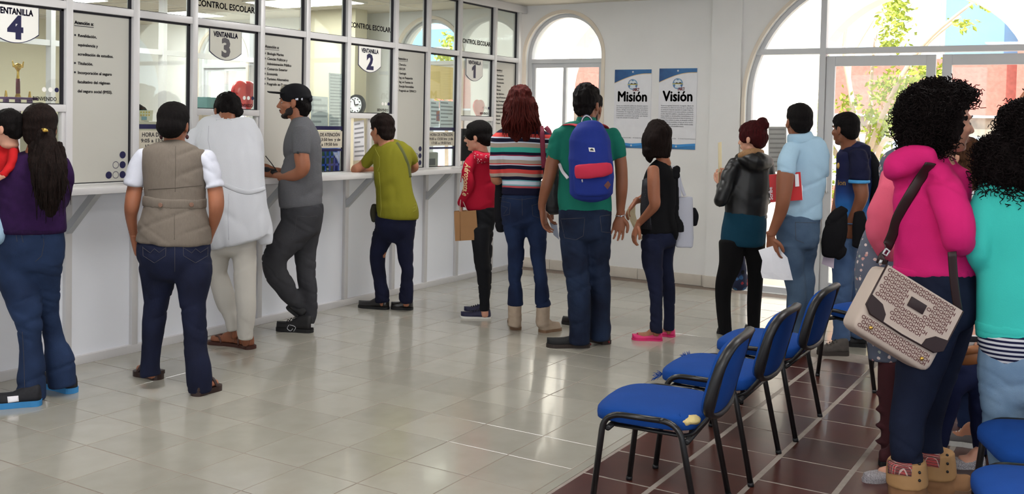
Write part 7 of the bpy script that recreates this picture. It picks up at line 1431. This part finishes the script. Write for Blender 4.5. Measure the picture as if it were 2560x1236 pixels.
mk('purse_body', *fuse([P.tube([(2394, 895, 20, -.06, .9), (2424, 890, 24, -.07, .9), (2456, 886, 22, -.05, .9)], cap=(.3, .3))], .008, 2), mat('tan_purse_leather', (148, 92, 52), .5, var=.1, vs=8), PU); mk('flap', *fuse([P.tube([(2396, 882, 10, -.09, 1.), (2424, 876, 11, -.11, 1.), (2454, 873, 10, -.09, 1.)])], .007, 2), MATS['tan_purse_leather'], PU)
MG = empty('striped_scarf', tuple(P.p(2420, 868, .02)), 'black and white striped scarf above the tan purse', 'scarf'); mk('scarf', *fuse([P.tube([(2390, 862, 14, .02, .6), (2420, 854, 15, .02, .6), (2450, 848, 14, .02, .6)])], .008, 2), ramp_mat('scarf_stripe', [(0., (206, 202, 200)), (.3, (30, 30, 36)), (.6, (206, 202, 200)), (.8, (30, 30, 36))], 'Z', 12., .0), MG)
P = Person('second seated person in dark jeans and grey deck shoes, nearly hidden', 5.05, (2400, 1116)); P.sk = 'tan'
P.headframe(2546, 500, 140, 0, 0, .4, .95); P.head(False, True, neck_to=P.p(2544, 580, .4)); P.hair_cap('hair', BLACKH)
tor = [(2544, 575, 28, .4, 1.), (2544, 600, 72, .4, .6), (2544, 700, 72, .36, .65), (2544, 860, 74, .3, .75)]
P.garment('shirt', [P.tube(tor), P.tube([(2482, 620, 22, .36), (2470, 720, 20, .3), (2490, 800, 18, .15)])], cloth('olive_shirt', (86, 88, 70)), wr=WR_SHIRT); P.hand(P.p(2490, 806, .15), P.p(2480, 850, .1), -u0, 1, .5)
P.garment('jeans', [P.tube([(2544, 850, 72, .28, .8), (2540, 890, 70, .26, .8)]), P.tube([(2520, 880, 36, .25), (2460, 905, 34, .08), (2424, 940, 30, .03), (2418, 1000, 26, .03), (2414, 1072, 22, .03)], cap=(.5, .1)), P.tube([(2560, 890, 36, .25), (2510, 920, 32, .1), (2490, 960, 28, .08), (2488, 1060, 22, .08)], cap=(.5, .1))], J_NAVY, wr=WR_JEAN)
DK = mat('grey_deck_shoe', (96, 92, 92), .7)
for h_, t_ in ((gnd(2438, 1118), gnd(2358, 1106)), (gnd(2506, 1104), gnd(2440, 1094))):
    d = t_-h_; shoe(P, h_, t_, DK, WHRUB, .046, .055, .04, .024, name='deck_shoe', lace=WHRUB); P.body.append(fuse([shoe_part(h_+d*.05, t_-d*.25, .038, .10, .04, .02)], .008, 2))
P.finish([P.tube(tor, sc=.8), P.tube([(2530, 880, 20, .24), (2460, 905, 15, .09), (2424, 945, 13, .03), (2415, 1090, 11, .03)]), P.tube([(2556, 890, 22, .24), (2490, 960, 18, .08), (2488, 1085, 13, .08)])])
# standing people beyond: long brown hair, short hair, one at the edge
def far_person(label, D, head_px, psi, hair, hairstyle, shirt, px, sk, sc=1., face=True, legs=None):
    hx, hy = head_px; P = Person(label, D, None if False else (px, 331+1.52*F/D+ (px-1280)*0)); P.sk = sk; k = F/D
    P.headframe(hx, hy, psi, 0, 0, 0, sc); P.head(face, True, neck_to=P.p(px, hy+.20*k))
    if hairstyle == 'long': P.hair_cap('hair', hair, .0, -.1, 1.06, .003, 1., [ell((0, -.05, -.12), (.08, .05, .12)), ell((.05, .0, -.1), (.03, .05, .12)), ell((-.05, .0, -.1), (.03, .05, .12)), ell((.0, -.06, -.2), (.07, .035, .08))], freq=50)
    else: P.hair_cap('hair', hair, .0, -.05, 1.03, .003)
    y0 = hy+.19*k; tor = [(px, y0, .07*k, 0, 1.), (px, y0+.05*k, .19*k, 0, .55), (px, y0+.25*k, .18*k, 0, .6), (px, y0+.45*k, .165*k, 0, .65), (px, y0+.6*k, .18*k, 0, .65)]
    P.garment('shirt', [P.tube(tor, cap=(.3, .05))]+[P.tube([(px+s_*.18*k, y0+.08*k, .06*k), (px+s_*.21*k, y0+.3*k, .05*k), (px+s_*.2*k, y0+.52*k, .04*k)]) for s_ in (-1, 1)], shirt, wr=WR_SHIRT)
    for s_ in (-1, 1): P.hand(P.p(px+s_*.2*k, y0+.55*k), P.p(px+s_*.2*k, y0+.7*k), -s_*r0, 1, .4, .95)
    yf = CY-H*0+0; gy = [q for q in np.linspace(500, 1400, 400) if dep(gnd(px, q)) <= D][0]
    P.garment('jeans', [P.tube([(px, y0+.55*k, .17*k, 0, .7), (px, y0+.7*k, .175*k, 0, .75)], cap=(.1, .4))]+[P.tube([(px+s_*.085*k, y0+.68*k, .09*k), (px+s_*.09*k, (y0+.68*k+gy)/2, .065*k), (px+s_*.09*k, gy-.05*k, .05*k)], cap=(.4, .05)) for s_ in (-1, 1)], J_NAVY, wr=())
    for s_ in (-1, 1): q = gnd(px+s_*.09*k, gy); a = yaw+math.radians(psi); d = np.array([math.cos(a), math.sin(a), 0]); shoe(P, q-d*.09, q+d*.16, BK, BLKRUB)
    b_ = gnd(px, gy); P.finish([P.tube(tor, sc=.8)]+[P.tube([(px+s_*.085*k, y0+.7*k, .05*k), (px+s_*.09*k, gy-.04*k, .03*k)]) for s_ in (-1, 1)])
far_person('woman with long brown hair glimpsed between the two curly-haired women', 6.3, (2412, 392), 20, hairmat('brown_hair', (70, 44, 28)), 'long', cloth('white_blouse', (200, 198, 200)), 2416, 'light', .98, face=False)
far_person('man with short dark hair glimpsed above the turquoise cardigan', 6.95, (2524, 306), 150, BLACKH, 'short', cloth('beige_shirt', (170, 160, 150)), 2524, 'tan', 1.02)
far_person('person in maroon cut by the right edge of the picture', 6.15, (2600, 235), 90, BLACKH, 'short', cloth('maroon_shirt', (90, 30, 50)), 2616, 'tan', 1.05)
# clerk behind the glass
P = Person('office clerk with dark hair glimpsed behind the glass beside the vest woman', 7.2, (340, 760)); P.sk = 'tan'
P.headframe(333, 304, 150, 10, 0, .1, 1.0); P.head(True, True, neck_to=P.p(328, 362, .1)); P.hair_cap('hair', DARKBR, 0, -.06, 1.04, .003)
tor = [(328, 352, 24, .1, 1.), (328, 366, 70, .1, .55), (328, 420, 66, .1, .6), (330, 520, 64, .1, .65), (330, 700, 66, .1, .7)]
P.garment('blouse', [P.tube(tor, cap=(.3, .05)), P.tube([(268, 385, 24, .1), (262, 430, 20, .05), (280, 455, 16, -.05)]), P.tube([(392, 385, 24, .1), (398, 430, 20, .05), (380, 455, 16, -.05)])], cloth('plain_blouse', (150, 150, 160)), wr=WR_SHIRT)
P.hand(P.p(284, 455, -.05), P.p(310, 450, -.1), -u0, 1, .4, .9); P.hand(P.p(376, 455, -.05), P.p(350, 450, -.1), -u0, -1, .4, .9)
P.garment('trousers', [P.tube([(330, 680, 64, .1, .7), (330, 740, 60, .1, .8), (330, 802, 56, .1, .8)], cap=(.1, .02))], J_BLACK, wr=())
P.finish([P.tube(tor, sc=.8)])
# ================================================================== blue chairs
BLUF = mat('blue_upholstery', (15, 64, 138), .85, var=.08, vs=7, spec=.2, bump=.15, bs=300); BLTUBE = mat('black_enamel_tube', (20, 20, 22), .32, var=.25, vs=40, spec=.5); FOAM = mat('yellow_foam', (206, 186, 128), .9, var=.1, vs=40)
def make_chair():
    """local: x right, y forward, z up; origin between the feet"""
    e = bpy.data.objects.new('stacking_chair', None); COL.objects.link(e)
    def ad(nm, part, m, auto=None, par=None): o = mk(nm, *part, m, None, True, (0, 0, 0), auto); o.parent = par or e; return o
    V, f = ell((0, 0, 0), (.232, .222, .04), 44, 16, .42); V[:, 2] += .455+.014*np.cos(V[:, 0]*6)-.02*np.clip((V[:, 1]-.1)/.12, 0, 1)**2; V[:, 1] += .02; V[:, 0] *= 1-.10*np.clip((V[:, 1]-.02)/.2, -1, 1)**2
    ad('seat', (V, f), BLUF)
    V, f = ell((0, 0, 0), (.222, .028, .165), 44, 18, .45)
    V[:, 1] += -.03*(1-(V[:, 0]/.22)**2); V[:, 2] += .655; V[:, 1] += -.205-(V[:, 2]-.5)*.24
    V[:, 0] *= 1-.16*np.clip((V[:, 2]-.66)/.16, 0, 1)**2; br_ = ad('backrest', (V, f), BLUF)
    a = []
    for t in np.linspace(0, 2*math.pi, 49):
        pw = lambda v: math.copysign(abs(v)**.45, v); x = .224*pw(math.cos(t)); z = .655+.166*pw(math.sin(t)); x *= 1-.16*max(0, (z-.66)/.16)**2; a.append((x, -.03*(1-(x/.22)**2)-.205-(z-.5)*.24-.016, z))
    ad('backrest_edge', loft(np.array(a), np.full(49, .021), np.full(49, .015), (0, 1, 0), 8, (0, 0)), mat('black_plastic_edge', (22, 22, 25), .4, spec=.5), None, br_)
    r = .0125
    for s_ in (-1, 1):
        x = s_*.245
        P_ = bent([(x+s_*.01, .215, .0), (x, .17, .475), (x, -.13, .475), (x+s_*.01, -.225, 0)], .075, 7); n = len(P_); h = n//2
        ad('leg', pipe(P_[:h+1], r, 10), BLTUBE); ad('leg', pipe(P_[h:], r, 10), BLTUBE)
        ad('back_upright', pipe(bent([(s_*.19, .14, .412), (s_*.19, -.16, .405), (s_*.19, -.235, .50), (s_*.185, -.275, .70)], .04, 5), r*.95, 8, k=.8), BLTUBE)
        ad('foot_cap', pipe([(x+s_*.01, .215, 0), (x+s_*.0095, .2135, .018)], r*1.12, 10), BLK); ad('foot_cap', pipe([(x+s_*.01, -.225, 0), (x+s_*.0095, -.2215, .018)], r*1.12, 10), BLK)
    ad('stretcher', pipe([(-.245, -.16, .40), (.245, -.16, .40)], r, 10), BLTUBE); ad('stretcher', pipe([(-.243, .155, .41), (.243, .155, .41)], r, 10), BLTUBE)
    return e
def copy_tree(o, par=None):
    c = o.copy(); COL.objects.link(c)
    if par is not None: c.parent = par
    for ch in list(o.children): copy_tree(ch, c)
    return c
proto = make_chair(); first = True
def chair(x, y, head, label, z=0):
    global first
    c = proto if first else copy_tree(proto); first = False
    c.location = (x, y, z); c.scale = (.97, .97, .89); c.rotation_euler = (0, 0, math.radians(head-90)); tag(c, label, 'chair', 'blue upholstered stacking chairs'); return c
bpy.context.view_layer.update()
cA = chair(3.66, 1.495, 97, 'nearest blue chair with a torn seat back corner')
cB = chair(4.335, 1.50, 93, 'blue chair with a frayed seat front, second from the camera')
cC = chair(5.06, 1.50, 91, 'third blue chair of the row, before the light blue polo')
cD = chair(6.30, 1.22, 62, 'blue chair beyond the monogram bag')
q = at(2650, 900, 3.50); cE = chair(q[0], q[1], 112, 'blue chair at the right edge before the turquoise cardigan')
q = at(2668, 900, 2.98); cF = chair(q[0], q[1], 108, 'blue chair in the bottom right corner')
for c in (cE, cF): c.scale = (.97, .97, .9)
cG = chair(5.0, .15, 150, 'blue chair under the seated person in navy trousers'); cH = chair(5.6, .12, 150, 'blue chair under the second seated person')
def chair_pt(c, p): return np.array((Matrix.Translation(c.location) @ c.rotation_euler.to_matrix().to_4x4()) @ Vector(p))
def child(c, nm, part_local, m):
    o = mk(nm, *part_local, m, None, True, (0, 0, 0)); o.parent = c; return o
child(cA, 'torn_foam', fuse([ell((-.17, -.165, .475), (.035, .03, .02)), ell((-.19, -.14, .47), (.02, .02, .02))], .006, 2, [(.004, (40, 40, 40), True)]), FOAM)
g = np.random.default_rng(4)
def threads(c, x0, x1, y, z, n, up_):
    q = []
    for k in range(n):
        x = g.uniform(x0, x1); p = np.array([x, y+g.uniform(-.006, .006), z]); d = np.array([g.normal()*.3, g.uniform(.2, 1), up_+g.normal()*.3]); d = nrm(d)*g.uniform(.012, .035)
        q.append(pipe([p, p+d*.6+(0, 0, .003), p+d], [.0014, .0012, .0006], 4, 2))
    tag(child(c, 'frayed_threads', join(q), BLUF), kind='stuff')
threads(cB, -.22, -.12, .235, .44, 36, .0); threads(cB, .05, .16, .2, .475, 40, .9); threads(cA, -.2, -.13, -.13, .475, 14, .6)
